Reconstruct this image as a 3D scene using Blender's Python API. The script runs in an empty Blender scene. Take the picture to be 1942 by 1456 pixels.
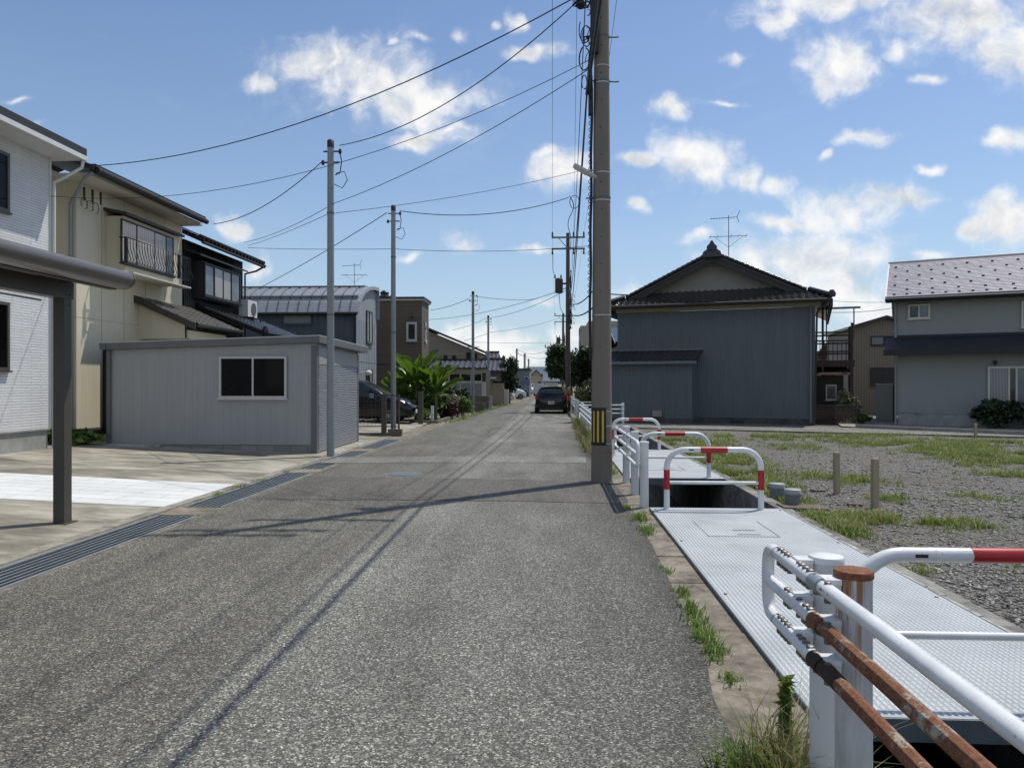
import bpy, bmesh, math, random
import numpy as np
from mathutils import Vector, Matrix, Quaternion
from mathutils import noise as mnoise

random.seed(7)
R = math.radians
SC = bpy.context.scene
COL = SC.collection

# ------------------------------------------------------------------ camera geometry (metres, road runs along +Y)
CAMH = 1.6
FPX = 1400.0            # focal length measured in pixels of the 1942 px wide photograph
TH = math.atan(75 / FPX)  # the camera is turned about 3 degrees left of the road axis
CT, ST = math.cos(TH), math.sin(TH)


def ray(px, py):
    x = (px - 971) / FPX
    return Vector((x * CT - ST, x * ST + CT, -(py - 728) / FPX))


def at(px, py, d):
    r = ray(px, py)
    return Vector((r.x * d, r.y * d, CAMH + r.z * d))


def gr(px, py, z=0.0):
    r = ray(px, py)
    d = (z - CAMH) / r.z
    return Vector((r.x * d, r.y * d, z))


def onx(px, X):
    """Y where the sight line of a pixel column meets the plane X = const"""
    r = ray(px, 728)
    return r.y * X / r.x


def zat(px, py, X=None, Y=None):
    r = ray(px, py)
    d = X / r.x if X is not None else Y / r.y
    return CAMH + r.z * d


# ------------------------------------------------------------------ mesh builder
class MB:
    def __init__(self):
        self.v = []
        self.f = []
        self.m = []
        self.mi = 0

    def add(self, vs, fs):
        o = len(self.v)
        self.v.extend([tuple(p) for p in vs])
        for q in fs:
            self.f.append(tuple(i + o for i in q))
            self.m.append(self.mi)

    def hexa(self, p):
        # p: bottom 4 (ccw from above), top 4
        self.add(p, [(3, 2, 1, 0), (4, 5, 6, 7), (0, 1, 5, 4), (1, 2, 6, 5), (2, 3, 7, 6), (3, 0, 4, 7)])

    def box(self, x0, x1, y0, y1, z0, z1):
        if x0 > x1: x0, x1 = x1, x0
        if y0 > y1: y0, y1 = y1, y0
        if z0 > z1: z0, z1 = z1, z0
        self.hexa([(x0, y0, z0), (x1, y0, z0), (x1, y1, z0), (x0, y1, z0), (x0, y0, z1), (x1, y0, z1), (x1, y1, z1), (x0, y1, z1)])

    def obox(self, o, u, v, n, u0, u1, v0, v1, n0, n1):
        P = lambda a, b, c: o + u * a + v * b + n * c
        self.hexa([P(u0, v0, n0), P(u1, v0, n0), P(u1, v1, n0), P(u0, v1, n0), P(u0, v0, n1), P(u1, v0, n1), P(u1, v1, n1), P(u0, v1, n1)])

    def poly(self, pts):
        self.add(pts, [tuple(range(len(pts)))])

    def slab(self, pts, d):
        """polygon extruded by vector d"""
        n = len(pts)
        d = Vector(d)
        vs = [Vector(p) for p in pts] + [Vector(p) + d for p in pts]
        fs = [tuple(range(n)), tuple(range(2 * n - 1, n - 1, -1))]
        for i in range(n):
            j = (i + 1) % n
            fs.append((i, i + n, j + n, j))
        self.add(vs, fs)

    def tube(self, path, r, seg=8, cap=True):
        path = [Vector(p) for p in path]
        n = len(path)
        rr = r if isinstance(r, (list, tuple)) else [r] * n
        rings = []
        t0 = (path[1] - path[0]).normalized()
        up = Vector((0, 0, 1)) if abs(t0.z) < .9 else Vector((1, 0, 0))
        a = t0.cross(up).normalized()
        for i, p in enumerate(path):
            if i == 0: t = path[1] - path[0]
            elif i == n - 1: t = path[-1] - path[-2]
            else: t = (path[i + 1] - path[i]).normalized() + (path[i] - path[i - 1]).normalized()
            t.normalize()
            a = (a - t * a.dot(t)).normalized()
            b = t.cross(a)
            rings.append([p + (a * math.cos(2 * math.pi * k / seg) + b * math.sin(2 * math.pi * k / seg)) * rr[i] for k in range(seg)])
        vs = [q for ring in rings for q in ring]
        fs = []
        for i in range(n - 1):
            for k in range(seg):
                k2 = (k + 1) % seg
                fs.append((i * seg + k, i * seg + k2, (i + 1) * seg + k2, (i + 1) * seg + k))
        if cap:
            fs.append(tuple(range(seg - 1, -1, -1)))
            fs.append(tuple((n - 1) * seg + k for k in range(seg)))
        self.add(vs, fs)

    def cyl(self, p0, p1, r0, r1=None, seg=12):
        self.tube([p0, p1], [r0, r0 if r1 is None else r1], seg)

    def lathe(self, prof, c=(0, 0, 0), seg=20, axis='z'):
        vs, fs = [], []
        n = len(prof)
        for (r, z) in prof:
            for k in range(seg):
                a = 2 * math.pi * k / seg
                if axis == 'z': vs.append((c[0] + r * math.cos(a), c[1] + r * math.sin(a), c[2] + z))
                elif axis == 'x': vs.append((c[0] + z, c[1] + r * math.cos(a), c[2] + r * math.sin(a)))
        for i in range(n - 1):
            for k in range(seg):
                k2 = (k + 1) % seg
                fs.append((i * seg + k, i * seg + k2, (i + 1) * seg + k2, (i + 1) * seg + k))
        fs.append(tuple(range(seg - 1, -1, -1)))
        fs.append(tuple((n - 1) * seg + k for k in range(seg)))
        self.add(vs, fs)

    def grid(self, fn, nu, nv):
        vs = [fn(i / nu, j / nv) for j in range(nv + 1) for i in range(nu + 1)]
        fs = []
        for j in range(nv):
            for i in range(nu):
                a = j * (nu + 1) + i
                fs.append((a, a + 1, a + nu + 2, a + nu + 1))
        self.add(vs, fs)

    def build(self, name, mat, parent=None, smooth=False, angle=None, recalc=False):
        me = bpy.data.meshes.new(name)
        me.from_pydata(self.v, [], self.f)
        mats = mat if isinstance(mat, (list, tuple)) else [mat]
        for m in mats: me.materials.append(m)
        if len(mats) > 1:
            me.polygons.foreach_set('material_index', self.m)
        if recalc:
            bm = bmesh.new(); bm.from_mesh(me)
            bmesh.ops.recalc_face_normals(bm, faces=bm.faces)
            bm.to_mesh(me); bm.free()
        if smooth or angle:
            me.polygons.foreach_set('use_smooth', [True] * len(me.polygons))
            if angle:
                me.set_sharp_from_angle(angle=R(angle))
        me.update()
        o = bpy.data.objects.new(name, me)
        COL.objects.link(o)
        if parent is not None: o.parent = parent
        return o


def rawmesh(name, verts, faces_flat, loop_starts, loop_totals, mat, parent=None, smooth=False):
    me = bpy.data.meshes.new(name)
    me.vertices.add(len(verts)); me.vertices.foreach_set('co', verts.astype(np.float32).ravel())
    me.loops.add(len(faces_flat)); me.loops.foreach_set('vertex_index', faces_flat.astype(np.int32))
    me.polygons.add(len(loop_starts)); me.polygons.foreach_set('loop_start', loop_starts.astype(np.int32))
    me.polygons.foreach_set('loop_total', loop_totals.astype(np.int32))
    for m in (mat if isinstance(mat, (list, tuple)) else [mat]): me.materials.append(m)
    me.update(calc_edges=True)
    me.validate()
    o = bpy.data.objects.new(name, me)
    COL.objects.link(o)
    if parent is not None: o.parent = parent
    return o


def tag(o, label=None, cat=None, group=None, kind=None):
    if label: o['label'] = label
    if cat: o['category'] = cat
    if group: o['group'] = group
    if kind: o['kind'] = kind
    return o


def thing(name, label, cat, loc=(0, 0, 0), rz=0.0, group=None):
    o = bpy.data.objects.new(name, None)
    COL.objects.link(o)
    o.location = loc
    o.rotation_euler = (0, 0, rz)
    o.empty_display_size = .2
    return tag(o, label, cat, group)


def children(o):
    return [c for c in COL.objects if c.parent == o]


def copy_tree(o, parent=None, keep=None):
    c = o.copy()
    COL.objects.link(c)
    c.parent = parent
    for ch in children(o):
        copy_tree(ch, c)
    return c


# ------------------------------------------------------------------ node helpers
def newmat(name):
    m = bpy.data.materials.new(name)
    m.use_nodes = True
    nt = m.node_tree
    return m, nt, nt.nodes['Principled BSDF']


def N(nt, typ, props=None, **ins):
    n = nt.nodes.new(typ)
    for k, v in (props or {}).items(): setattr(n, k, v)
    for k, v in ins.items():
        key = k.replace('_', ' ')
        if key.isdigit(): s = n.inputs[int(key)]
        elif key.startswith('i') and key[1:].isdigit(): s = n.inputs[int(key[1:])]
        else: s = n.inputs[key]
        if isinstance(v, bpy.types.NodeSocket): nt.links.new(v, s)
        else:
            if isinstance(v, (tuple, list)) and len(v) == 3 and s.type == 'RGBA': v = (*v, 1)
            s.default_value = v
    return n


def coords(nt, kind='Object', scale=None):
    tc = nt.nodes.new('ShaderNodeTexCoord').outputs[kind]
    if scale is not None:
        mp = N(nt, 'ShaderNodeMapping', Vector=tc, Scale=scale)
        return mp.outputs[0]
    return tc


def ramp(nt, fac, stops, interp='LINEAR'):
    r = nt.nodes.new('ShaderNodeValToRGB')
    r.color_ramp.interpolation = interp
    el = r.color_ramp.elements
    while len(el) < len(stops): el.new(.5)
    for e, (p, c) in zip(el, stops):
        e.position = p
        e.color = (*c, 1) if len(c) == 3 else c
    nt.links.new(fac, r.inputs[0])
    return r.outputs[0]


def mix(nt, fac, a, b, mode='MIX'):
    n = nt.nodes.new('ShaderNodeMix')
    n.data_type = 'RGBA'
    n.blend_type = mode
    for s, v in ((n.inputs[0], fac), (n.inputs[6], a), (n.inputs[7], b)):
        if isinstance(v, bpy.types.NodeSocket): nt.links.new(v, s)
        else: s.default_value = (*v, 1) if isinstance(v, (tuple, list)) and len(v) == 3 else v
    return n.outputs[2]


def math_(nt, op, a, b=None, c=None, clamp=False):
    n = nt.nodes.new('ShaderNodeMath')
    n.operation = op
    n.use_clamp = clamp
    for i, v in enumerate((a, b, c)):
        if v is None: continue
        if isinstance(v, bpy.types.NodeSocket): nt.links.new(v, n.inputs[i])
        else: n.inputs[i].default_value = v
    return n.outputs[0]


def noise(nt, vec, scale, detail=4, rough=.55, dist=0):
    return N(nt, 'ShaderNodeTexNoise', Vector=vec, Scale=scale, Detail=detail, Roughness=rough, Distortion=dist).outputs[0]


def bump(nt, bsdf, h, strength=.3, dist=.01, normal=None):
    b = N(nt, 'ShaderNodeBump', Strength=strength, Distance=dist, Height=h)
    if normal is not None: nt.links.new(normal, b.inputs['Normal'])
    nt.links.new(b.outputs[0], bsdf.inputs['Normal'])
    return b.outputs[0]


def sc(c, k): return tuple(min(1, x * k) for x in c)


def plain(name, c, rough=.6, metal=0, var=.18, scale=2.5, fine=30, bmp=.05, spec=.5, streak=False):
    """a painted / cast surface with large dirt patches, fine mottling and slight bump"""
    m, nt, b = newmat(name)
    v = coords(nt)
    big = noise(nt, v, scale, 5, .6)
    if streak:
        v2 = coords(nt, 'Object', (6, 6, .25))
        st = noise(nt, v2, 2.0, 4, .6)
        big = math_(nt, 'MULTIPLY_ADD', st, .6, math_(nt, 'MULTIPLY', big, .4))
    fn = noise(nt, v, fine, 3)
    col = ramp(nt, big, [(.25, sc(c, 1 - var)), (.5, c), (.75, sc(c, 1 + var * .8))])
    col = mix(nt, math_(nt, 'MULTIPLY', fn, .35), col, sc(c, 1 - var), 'MIX')
    nt.links.new(col, b.inputs['Base Color'])
    rg = math_(nt, 'MULTIPLY_ADD', fn, .2, rough - .1)
    nt.links.new(rg, b.inputs['Roughness'])
    b.inputs['Metallic'].default_value = metal
    b.inputs['Specular IOR Level'].default_value = spec
    if bmp: bump(nt, b, fn, bmp, .01)
    return m


def wallvec(nt):
    """(x+y, z) of the object's own coordinates, for courses on axis-aligned walls"""
    s = N(nt, 'ShaderNodeSeparateXYZ', Vector=coords(nt))
    c = N(nt, 'ShaderNodeCombineXYZ', X=math_(nt, 'ADD', s.outputs[0], s.outputs[1]), Y=s.outputs[2])
    return c.outputs[0]


def coursed(name, c, cm, bw, bh, mortar, rough=.7, var=.15, bstr=.5, noise_b=0.0, offset=.5):
    m, nt, b = newmat(name)
    v = wallvec(nt)
    bt = N(nt, 'ShaderNodeTexBrick', {'offset': offset}, Vector=v, Color1=sc(c, 1 - var), Color2=sc(c, 1 + var), Mortar=cm, Scale=1.0)
    bt.inputs['Mortar Size'].default_value = mortar
    bt.inputs['Brick Width'].default_value = bw
    bt.inputs['Row Height'].default_value = bh
    bt.inputs['Mortar Smooth'].default_value = .3
    v3 = coords(nt)
    big = noise(nt, v3, 1.3, 5, .6)
    col = mix(nt, .45, bt.outputs[0], ramp(nt, big, [(.3, (.72, .72, .72)), (.7, (1, 1, 1))]), 'MULTIPLY')
    nt.links.new(col, b.inputs['Base Color'])
    b.inputs['Roughness'].default_value = rough
    h = bt.outputs[1]
    h = math_(nt, 'SUBTRACT', 1.0, h)
    if noise_b:
        h = math_(nt, 'MULTIPLY_ADD', noise(nt, coords(nt, 'Object', (8, 8, 30)), 3, 4), noise_b, h)
    bump(nt, b, h, bstr, .01)
    return m


def glass(name, c=(.012, .014, .016), rough=.04, curtain=None):
    m, nt, b = newmat(name)
    v = coords(nt)
    if curtain:
        w = N(nt, 'ShaderNodeTexWave', {'wave_type': 'BANDS', 'bands_direction': 'DIAGONAL'}, Vector=coords(nt, 'Object', (1, 1, .02)), Scale=7.0, Distortion=1.5)
        col = mix(nt, w.outputs[0], sc(curtain, .7), curtain)
        nt.links.new(col, b.inputs['Base Color'])
    else:
        nt.links.new(ramp(nt, noise(nt, v, 1.2, 2), [(.3, sc(c, .6)), (.7, sc(c, 1.6))]), b.inputs['Base Color'])
    b.inputs['Roughness'].default_value = rough
    b.inputs['Specular IOR Level'].default_value = .6
    bump(nt, b, noise(nt, v, 1.5, 1), .02, .02)
    return m


def leafmat(name, c, var=.5, rough=.5, trans=.35, c2=None):
    m, nt, b = newmat(name)
    g = nt.nodes.new('ShaderNodeNewGeometry')
    rnd = g.outputs['Random Per Island']
    v = coords(nt)
    big = noise(nt, v, 1.2, 3)
    c2 = c2 or (c[0] * 1.6, c[1] * 1.25, c[2] * .8)
    f = math_(nt, 'MULTIPLY_ADD', big, .6, math_(nt, 'MULTIPLY', rnd, .45))
    col = ramp(nt, f, [(.2, sc(c, 1 - var)), (.5, c), (.85, c2)])
    nt.links.new(col, b.inputs['Base Color'])
    b.inputs['Roughness'].default_value = rough
    tr = N(nt, 'ShaderNodeBsdfTranslucent', Color=col)
    ms = N(nt, 'ShaderNodeMixShader', i0=trans, i1=b.outputs[0], i2=tr.outputs[0])
    nt.links.new(ms.outputs[0], nt.nodes['Material Output'].inputs[0])
    return m


MAT = {}


def asphalt(name, c, speck=.5, worn=True):
    m, nt, b = newmat(name)
    v = coords(nt)
    vo = N(nt, 'ShaderNodeTexVoronoi', Vector=v, Scale=118.0, Randomness=1.0)
    cellr = N(nt, 'ShaderNodeSeparateColor', Color=vo.outputs['Color']).outputs[0]
    agg = ramp(nt, cellr, [(0, sc(c, .16)), (.3, sc(c, .5)), (.6, sc(c, 1.0)), (.84, sc(c, 1.9)), (.94, sc(c, 3.0)), (1, sc(c, 5.0))])
    fine = noise(nt, v, 240, 3, .6)
    col = mix(nt, .22, agg, ramp(nt, fine, [(.3, sc(c, .5)), (.7, sc(c, 1.6))]))
    big = noise(nt, v, .45, 6, .62)
    mid = noise(nt, coords(nt, 'Object', (1.6, .35, 1)), 1.6, 5, .6)
    t = ramp(nt, math_(nt, 'MULTIPLY_ADD', mid, .5, math_(nt, 'MULTIPLY', big, .5)), [(.35, (.66, .63, .6)), (.5, (.95, .93, .9)), (.66, (1.22, 1.2, 1.16))])
    col = mix(nt, 1.0, col, t, 'MULTIPLY')
    if worn:
        # tyre lanes polished lighter, oil-darkened middle and margins
        x = N(nt, 'ShaderNodeSeparateXYZ', Vector=v).outputs[0]
        xw = math_(nt, 'MULTIPLY_ADD', noise(nt, coords(nt, 'Object', (1.5, .25, 1)), 1.0, 5), .5, x)
        t2 = math_(nt, 'MULTIPLY_ADD', xw, 1 / 5.6, .76)   # 0 at the left kerb, 1 at the right edge
        lanes = ramp(nt, t2, [(0, (.92, .90, .85)), (.18, (.82, .795, .755)), (.38, (.90, .88, .84)), (.46, (.85, .83, .79)), (.515, (1.28, 1.27, 1.25)), (.58, (1.2, 1.2, 1.18)), (.63, (1.0, .99, .97)), (.76, (1.06, 1.06, 1.04)), (.86, (.85, .845, .83)), (.97, (.55, .545, .535))])
        col = mix(nt, 1.0, col, lanes, 'MULTIPLY')
    # hairline cracks
    dv = N(nt, 'ShaderNodeTexNoise', Vector=v, Scale=2.2, Detail=5.0)
    vv = N(nt, 'ShaderNodeVectorMath', {'operation': 'MULTIPLY_ADD'}, i0=dv.outputs['Color'], i1=(.35, .35, .35), i2=v)
    ed = N(nt, 'ShaderNodeTexVoronoi', {'feature': 'DISTANCE_TO_EDGE'}, Vector=vv.outputs[0], Scale=.75)
    ck = ramp(nt, ed.outputs[0], [(0, (1, 1, 1)), (.008, (0, 0, 0))])
    ck = math_(nt, 'MULTIPLY', ck, math_(nt, 'GREATER_THAN', noise(nt, v, .5, 2), .53))
    col = mix(nt, math_(nt, 'MULTIPLY', ck, .3), col, sc(c, .35))
    nt.links.new(col, b.inputs['Base Color'])
    b.inputs['Roughness'].default_value = .82
    b.inputs['Specular IOR Level'].default_value = .35
    h = math_(nt, 'ADD', math_(nt, 'MULTIPLY', vo.outputs['Distance'], -.9), math_(nt, 'MULTIPLY', fine, .5))
    bump(nt, b, h, .55, .006)
    return m


def concrete(name, c, stain=.5, light=None, scale=.7, rough=.85, stretch=(1, 1, 1), hole=.0):
    m, nt, b = newmat(name)
    v = coords(nt, 'Object', stretch)
    v0 = coords(nt)
    big = noise(nt, v, scale, 7, .62, .6)
    mid = noise(nt, v, scale * 5, 6, .65)
    fine = noise(nt, v0, 90, 3, .7)
    l = light or sc(c, 1.4)
    col = ramp(nt, math_(nt, 'MULTIPLY_ADD', mid, .45, math_(nt, 'MULTIPLY', big, .55)), [(.36, sc(c, 1 - stain)), (.47, c), (.6, l)])
    col = mix(nt, .35, col, ramp(nt, fine, [(.3, (.55, .55, .55)), (.7, (1.15, 1.15, 1.15))]), 'MULTIPLY')
    nt.links.new(col, b.inputs['Base Color'])
    b.inputs['Roughness'].default_value = rough
    b.inputs['Specular IOR Level'].default_value = .3
    bump(nt, b, math_(nt, 'ADD', fine, mid), .25, .006)
    return m


def rusty(name, amount=.5, paint=(.62, .62, .62)):
    m, nt, b = newmat(name)
    v = coords(nt)
    n1 = noise(nt, v, 9, 6, .65)
    n2 = noise(nt, v, 60, 5, .7)
    f = math_(nt, 'MULTIPLY_ADD', n2, .3, math_(nt, 'MULTIPLY', n1, .7))
    rust = ramp(nt, n2, [(.25, (.055, .02, .01)), (.5, (.165, .06, .026)), (.75, (.28, .13, .062))])
    k = .62 - amount * .42
    msk = ramp(nt, f, [(k, (0, 0, 0)), (k + .05, (1, 1, 1))])
    pn = ramp(nt, n2, [(.3, sc(paint, .7)), (.7, paint)])
    col = mix(nt, msk, pn, rust)
    nt.links.new(col, b.inputs['Base Color'])
    nt.links.new(math_(nt, 'MULTIPLY_ADD', msk, .4, .45), b.inputs['Roughness'])
    bump(nt, b, math_(nt, 'ADD', n2, msk), .35, .003)
    return m


def drip_post(name, ztop):
    """white painted post with rust running down from its cap"""
    m, nt, b = newmat(name)
    v = coords(nt)
    z = N(nt, 'ShaderNodeSeparateXYZ', Vector=v).outputs[2]
    d = math_(nt, 'SUBTRACT', ztop, z)
    st = noise(nt, coords(nt, 'Object', (38, 38, .8)), 1.0, 3, .5)
    fall = math_(nt, 'SUBTRACT', 1.0, math_(nt, 'DIVIDE', d, .42), clamp=True)
    f = math_(nt, 'ADD', st, math_(nt, 'MULTIPLY', fall, .13))
    msk = ramp(nt, f, [(.66, (0, 0, 0)), (.72, (1, 1, 1))])
    msk = math_(nt, 'MULTIPLY', msk, math_(nt, 'POWER', fall, .6))
    grime = noise(nt, coords(nt, 'Object', (6, 6, 1)), 3, 5, .6)
    base = ramp(nt, grime, [(.3, (.34, .35, .35)), (.62, (.58, .59, .6))])
    col = mix(nt, msk, base, (.27, .11, .03))
    nt.links.new(col, b.inputs['Base Color'])
    b.inputs['Roughness'].default_value = .5
    bump(nt, b, grime, .05, .004)
    return m


def chipped(name, c):
    """old gloss paint: grime in patches, small rust-stained chips"""
    m, nt, b = newmat(name)
    v = coords(nt)
    g = noise(nt, v, 5.0, 6, .65)
    f = noise(nt, v, 42.0, 6, .7)
    big = noise(nt, v, 2.2, 3)
    col = ramp(nt, g, [(.3, sc(c, .78)), (.5, sc(c, .95)), (.65, c)])
    sel = math_(nt, 'MULTIPLY_ADD', big, .5, math_(nt, 'MULTIPLY', f, .62))
    halo = ramp(nt, sel, [(.655, (0, 0, 0)), (.70, (.45, .45, .45))])
    col = mix(nt, halo, col, (c[0] * .6 + .08, c[1] * .55 + .04, c[2] * .45 + .02))
    chip = ramp(nt, sel, [(.695, (0, 0, 0)), (.71, (1, 1, 1))])
    col = mix(nt, chip, col, (.13, .055, .025))
    nt.links.new(col, b.inputs['Base Color'])
    nt.links.new(math_(nt, 'MULTIPLY_ADD', g, .35, .18), b.inputs['Roughness'])
    bump(nt, b, math_(nt, 'SUBTRACT', g, chip), .06, .003)
    return m


def gravelmat(name, c):
    m, nt, b = newmat(name)
    v = coords(nt)
    vo = N(nt, 'ShaderNodeTexVoronoi', Vector=v, Scale=58.0)
    cr = N(nt, 'ShaderNodeSeparateColor', Color=vo.outputs['Color']).outputs[0]
    col = ramp(nt, cr, [(0, sc(c, .5)), (.5, c), (.85, sc(c, 1.45)), (1, sc(c, 2.0))])
    dk = ramp(nt, vo.outputs['Distance'], [(.25, (1, 1, 1)), (.7, (.25, .25, .25))])
    col = mix(nt, .8, col, dk, 'MULTIPLY')
    dirt = noise(nt, v, .6, 6, .62)
    col = mix(nt, ramp(nt, dirt, [(.48, (0, 0, 0)), (.62, (.55, .55, .55))]), col, (.15, .13, .09))
    nt.links.new(col, b.inputs['Base Color'])
    b.inputs['Roughness'].default_value = .9
    bump(nt, b, math_(nt, 'MULTIPLY', vo.outputs['Distance'], -1.0), .9, .03)
    return m


def build_materials():
    A = MAT
    A['asphalt'] = asphalt('asphalt', (.130, .130, .120))
    A['asphalt_patch'] = asphalt('asphalt_patch', (.094, .09, .084), worn=False)
    A['asphalt_light'] = asphalt('asphalt_light', (.158, .157, .146), worn=False)
    A['yard'] = concrete('yard_concrete', (.232, .214, .176), .5, (.42, .395, .335), .5, stretch=(.6, 1.4, 1))
    A['kerb'] = concrete('kerb_concrete', (.24, .22, .185), .45, (.36, .34, .3), 1.6)
    A['strip'] = concrete('strip_concrete', (.165, .142, .112), .5, (.28, .25, .2), 2.2)
    A['pale_conc'] = concrete('pale_concrete', (.36, .35, .33), .35, (.5, .49, .46), 1.5)
    A['chan'] = concrete('channel_concrete', (.17, .165, .155), .6, (.3, .29, .27), 1.2)
    A['block'] = coursed('concrete_block', (.27, .265, .25), (.17, .17, .16), .39, .19, .01, .9, .12, .5, .3)
    A['block_dark'] = coursed('weathered_block', (.17, .15, .12), (.09, .085, .075), .39, .19, .012, .9, .2, .5, .3)
    A['soil'] = concrete('soil', (.17, .15, .11), .5, (.25, .22, .16), .9)
    A['gravel_bed'] = gravelmat('gravel_bed', (.25, .235, .215))
    A['mud'] = plain('channel_mud', (.02, .021, .018), .2)
    A['white_paint'] = chipped('white_paint', (.72, .735, .745))
    A['red_paint_old'] = chipped('red_paint_old', (.40, .014, .022))
    A['red_paint'] = plain('red_paint', (.42, .012, .022), .35, var=.18, scale=6, bmp=.02)
    A['rust'] = rusty('rust_pipe', .53, (.40, .37, .30))
    A['rust_dark'] = plain('dark_rust', (.035, .02, .014), .9, var=.5, fine=60, bmp=.3)
    A['rust_cap'] = rusty('rust_cap', 1.25, (.5, .42, .36))
    A['drip'] = drip_post('drip_post', 1.0)
    A['post_white'] = plain('post_white', (.66, .67, .68), .42, var=.12, scale=3, streak=True, bmp=.03)
    A['galv'] = plain('galvanised', (.36, .385, .4), .45, .55, var=.2, scale=5)
    A['galv_dark'] = plain('galvanised_dark', (.12, .145, .165), .5, .4, var=.3, scale=6)
    A['bolt'] = plain('bolt_steel', (.17, .16, .15), .5, .6, var=.3, fine=80)
    A['plate_valley'] = plain('plate_valley', (.34, .365, .38), .5, .1, var=.2, scale=1.6, fine=40)
    A['plate'] = plain('checker_plate', (.545, .572, .583), .42, .12, var=.24, scale=1.6, fine=40, bmp=.03)
    A['black'] = plain('black_plastic', (.012, .012, .013), .55, var=.2)
    A['cable'] = plain('cable_rubber', (.014, .014, .016), .6, var=.2)
    A['yellow'] = plain('yellow_sheet', (.62, .42, .04), .45, var=.15, scale=8)
    A['pole_conc'] = plain('pole_concrete', (.195, .172, .138), .75, var=.16, scale=1.2, streak=True, fine=60, bmp=.08)
    A['steel_pole'] = plain('steel_pole', (.26, .285, .29), .5, .35, var=.25, scale=2, streak=True)
    A['dark_pole'] = plain('brown_pole', (.11, .09, .075), .8, var=.25, streak=True)
    A['strap'] = plain('strap_steel', (.45, .45, .44), .4, .7)
    A['lamp_shell'] = plain('lamp_shell', (.5, .5, .48), .4)
    A['white_tile'] = coursed('white_tile', (.85, .86, .87), (.42, .43, .44), .9, .3, .006, .5, .02, .15)
    # houses
    A['siding_white'] = coursed('white_siding', (.72, .73, .735), (.58, .59, .595), .55, .055, .007, .75, .04, .9, 1.2)
    A['found'] = concrete('foundation', (.30, .30, .29), .25, (.38, .38, .37), .8)
    A['white_trim'] = plain('white_trim', (.62, .625, .62), .45, var=.07)
    A['roof_dark'] = plain('dark_roof', (.022, .022, .024), .55, var=.3, scale=3)
    A['brown_alu'] = plain('brown_aluminium', (.07, .063, .054), .42, 0, var=.12, bmp=.01)
    A['carport'] = plain('carport_metal', (.15, .14, .13), .36, .4, var=.08, bmp=.01)
    A['beige'] = plain('beige_render', (.60, .555, .425), .8, var=.12, scale=.9, streak=True, fine=70, bmp=.12)
    A['soffit'] = plain('soffit_board', (.52, .495, .42), .7, var=.08)
    A['dark_wall'] = plain('dark_cladding', (.018, .021, .025), .55, var=.25, scale=2)
    A['tile'] = plain('glazed_tile', (.022, .022, .025), .24, var=.4, scale=5, bmp=.02)
    A['tile_brown'] = plain('brown_tile', (.075, .066, .060), .45, var=.35, scale=6)
    A['tile_grey'] = plain('silver_tile', (.10, .10, .115), .35, var=.4, scale=6)
    A['shed'] = plain('shed_panel', (.335, .345, .348), .42, var=.12, scale=1.2, streak=True, bmp=.02)
    A['shed_trim'] = plain('shed_trim', (.13, .135, .14), .45, var=.1)
    A['shutter'] = plain('shutter_steel', (.31, .32, .335), .42, .3, var=.08)
    A['alu'] = plain('aluminium', (.5, .5, .49), .35, .3, var=.07)
    A['glass'] = glass('window_glass')
    A['glass_sky'] = glass('sky_glass', (.10, .12, .13), .08)
    A['curtain'] = glass('curtained_glass', curtain=(.36, .33, .31), rough=.08)
    A['curtain_grey'] = glass('frosted_glass', curtain=(.26, .29, .29), rough=.12)
    A['glass_black'] = glass('unlit_glass', (.003, .003, .004), .06)
    MAT['glass_black'].node_tree.nodes['Principled BSDF'].inputs['Specular IOR Level'].default_value = .12
    A['blue_metal'] = plain('navy_cladding', (.062, .082, .105), .6, var=.2, scale=1.5, streak=True)
    A['paleblue_metal'] = plain('pale_blue_cladding', (.27, .30, .33), .6, var=.25, scale=1.2, streak=True)
    A['barrel'] = coursed('standing_seam_roof', (.17, .175, .18), (.06, .06, .062), .45, 50, .02, .38, .06, .4)
    A['brown_wall'] = coursed('brown_siding', (.12, .098, .07), (.08, .065, .048), 3.0, .18, .008, .75, .06, .5)
    A['tan_wall'] = coursed('tan_siding', (.225, .2, .158), (.16, .14, .11), 3.0, .22, .006, .75, .05, .5)
    A['tan_light'] = plain('tan_render', (.44, .37, .27), .8, var=.1)
    A['bluegrey'] = plain('blue_grey_cladding', (.14, .162, .174), .55, .1, var=.24, scale=1.0, streak=True)
    A['beam_tan'] = plain('tan_board', (.36, .32, .25), .7, var=.15, streak=True)
    A['gable_grey'] = plain('gable_plaster', (.30, .285, .24), .8, var=.1)
    A['dark_wood'] = plain('dark_wood', (.045, .04, .037), .7, var=.25, streak=True)
    A['plinth'] = concrete('plinth', (.075, .07, .06), .4, (.12, .11, .1), 1.0)
    A['grey_render'] = plain('grey_render', (.27, .285, .27), .8, var=.06, scale=.8, streak=True, fine=80, bmp=.1)
    A['shingle'] = coursed('slate_shingle', (.30, .28, .345), (.14, .13, .16), .3, .085, .012, .45, .2, .8)
    A['shingle_dark'] = coursed('dark_shingle', (.032, .034, .043), (.018, .018, .024), .5, .07, .01, .5, .2, .6)
    A['cream'] = plain('cream_frame', (.6, .57, .49), .5, var=.08)
    A['tan_corr'] = plain('tan_corrugated', (.235, .20, .15), .6, var=.12, streak=True)
    A['rust_roof'] = plain('red_brown_roof', (.2, .1, .075), .7, var=.3)
    A['wood_red'] = plain('red_brown_timber', (.08, .05, .04), .7, var=.3, streak=True)
    A['stake'] = plain('stake_wood', (.34, .29, .195), .8, var=.2, streak=True, scale=5)
    A['pvc'] = plain('grey_pvc', (.15, .165, .175), .5, var=.15)
    A['pvc_cap'] = plain('pvc_cap', (.3, .32, .32), .5, var=.15)
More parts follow.
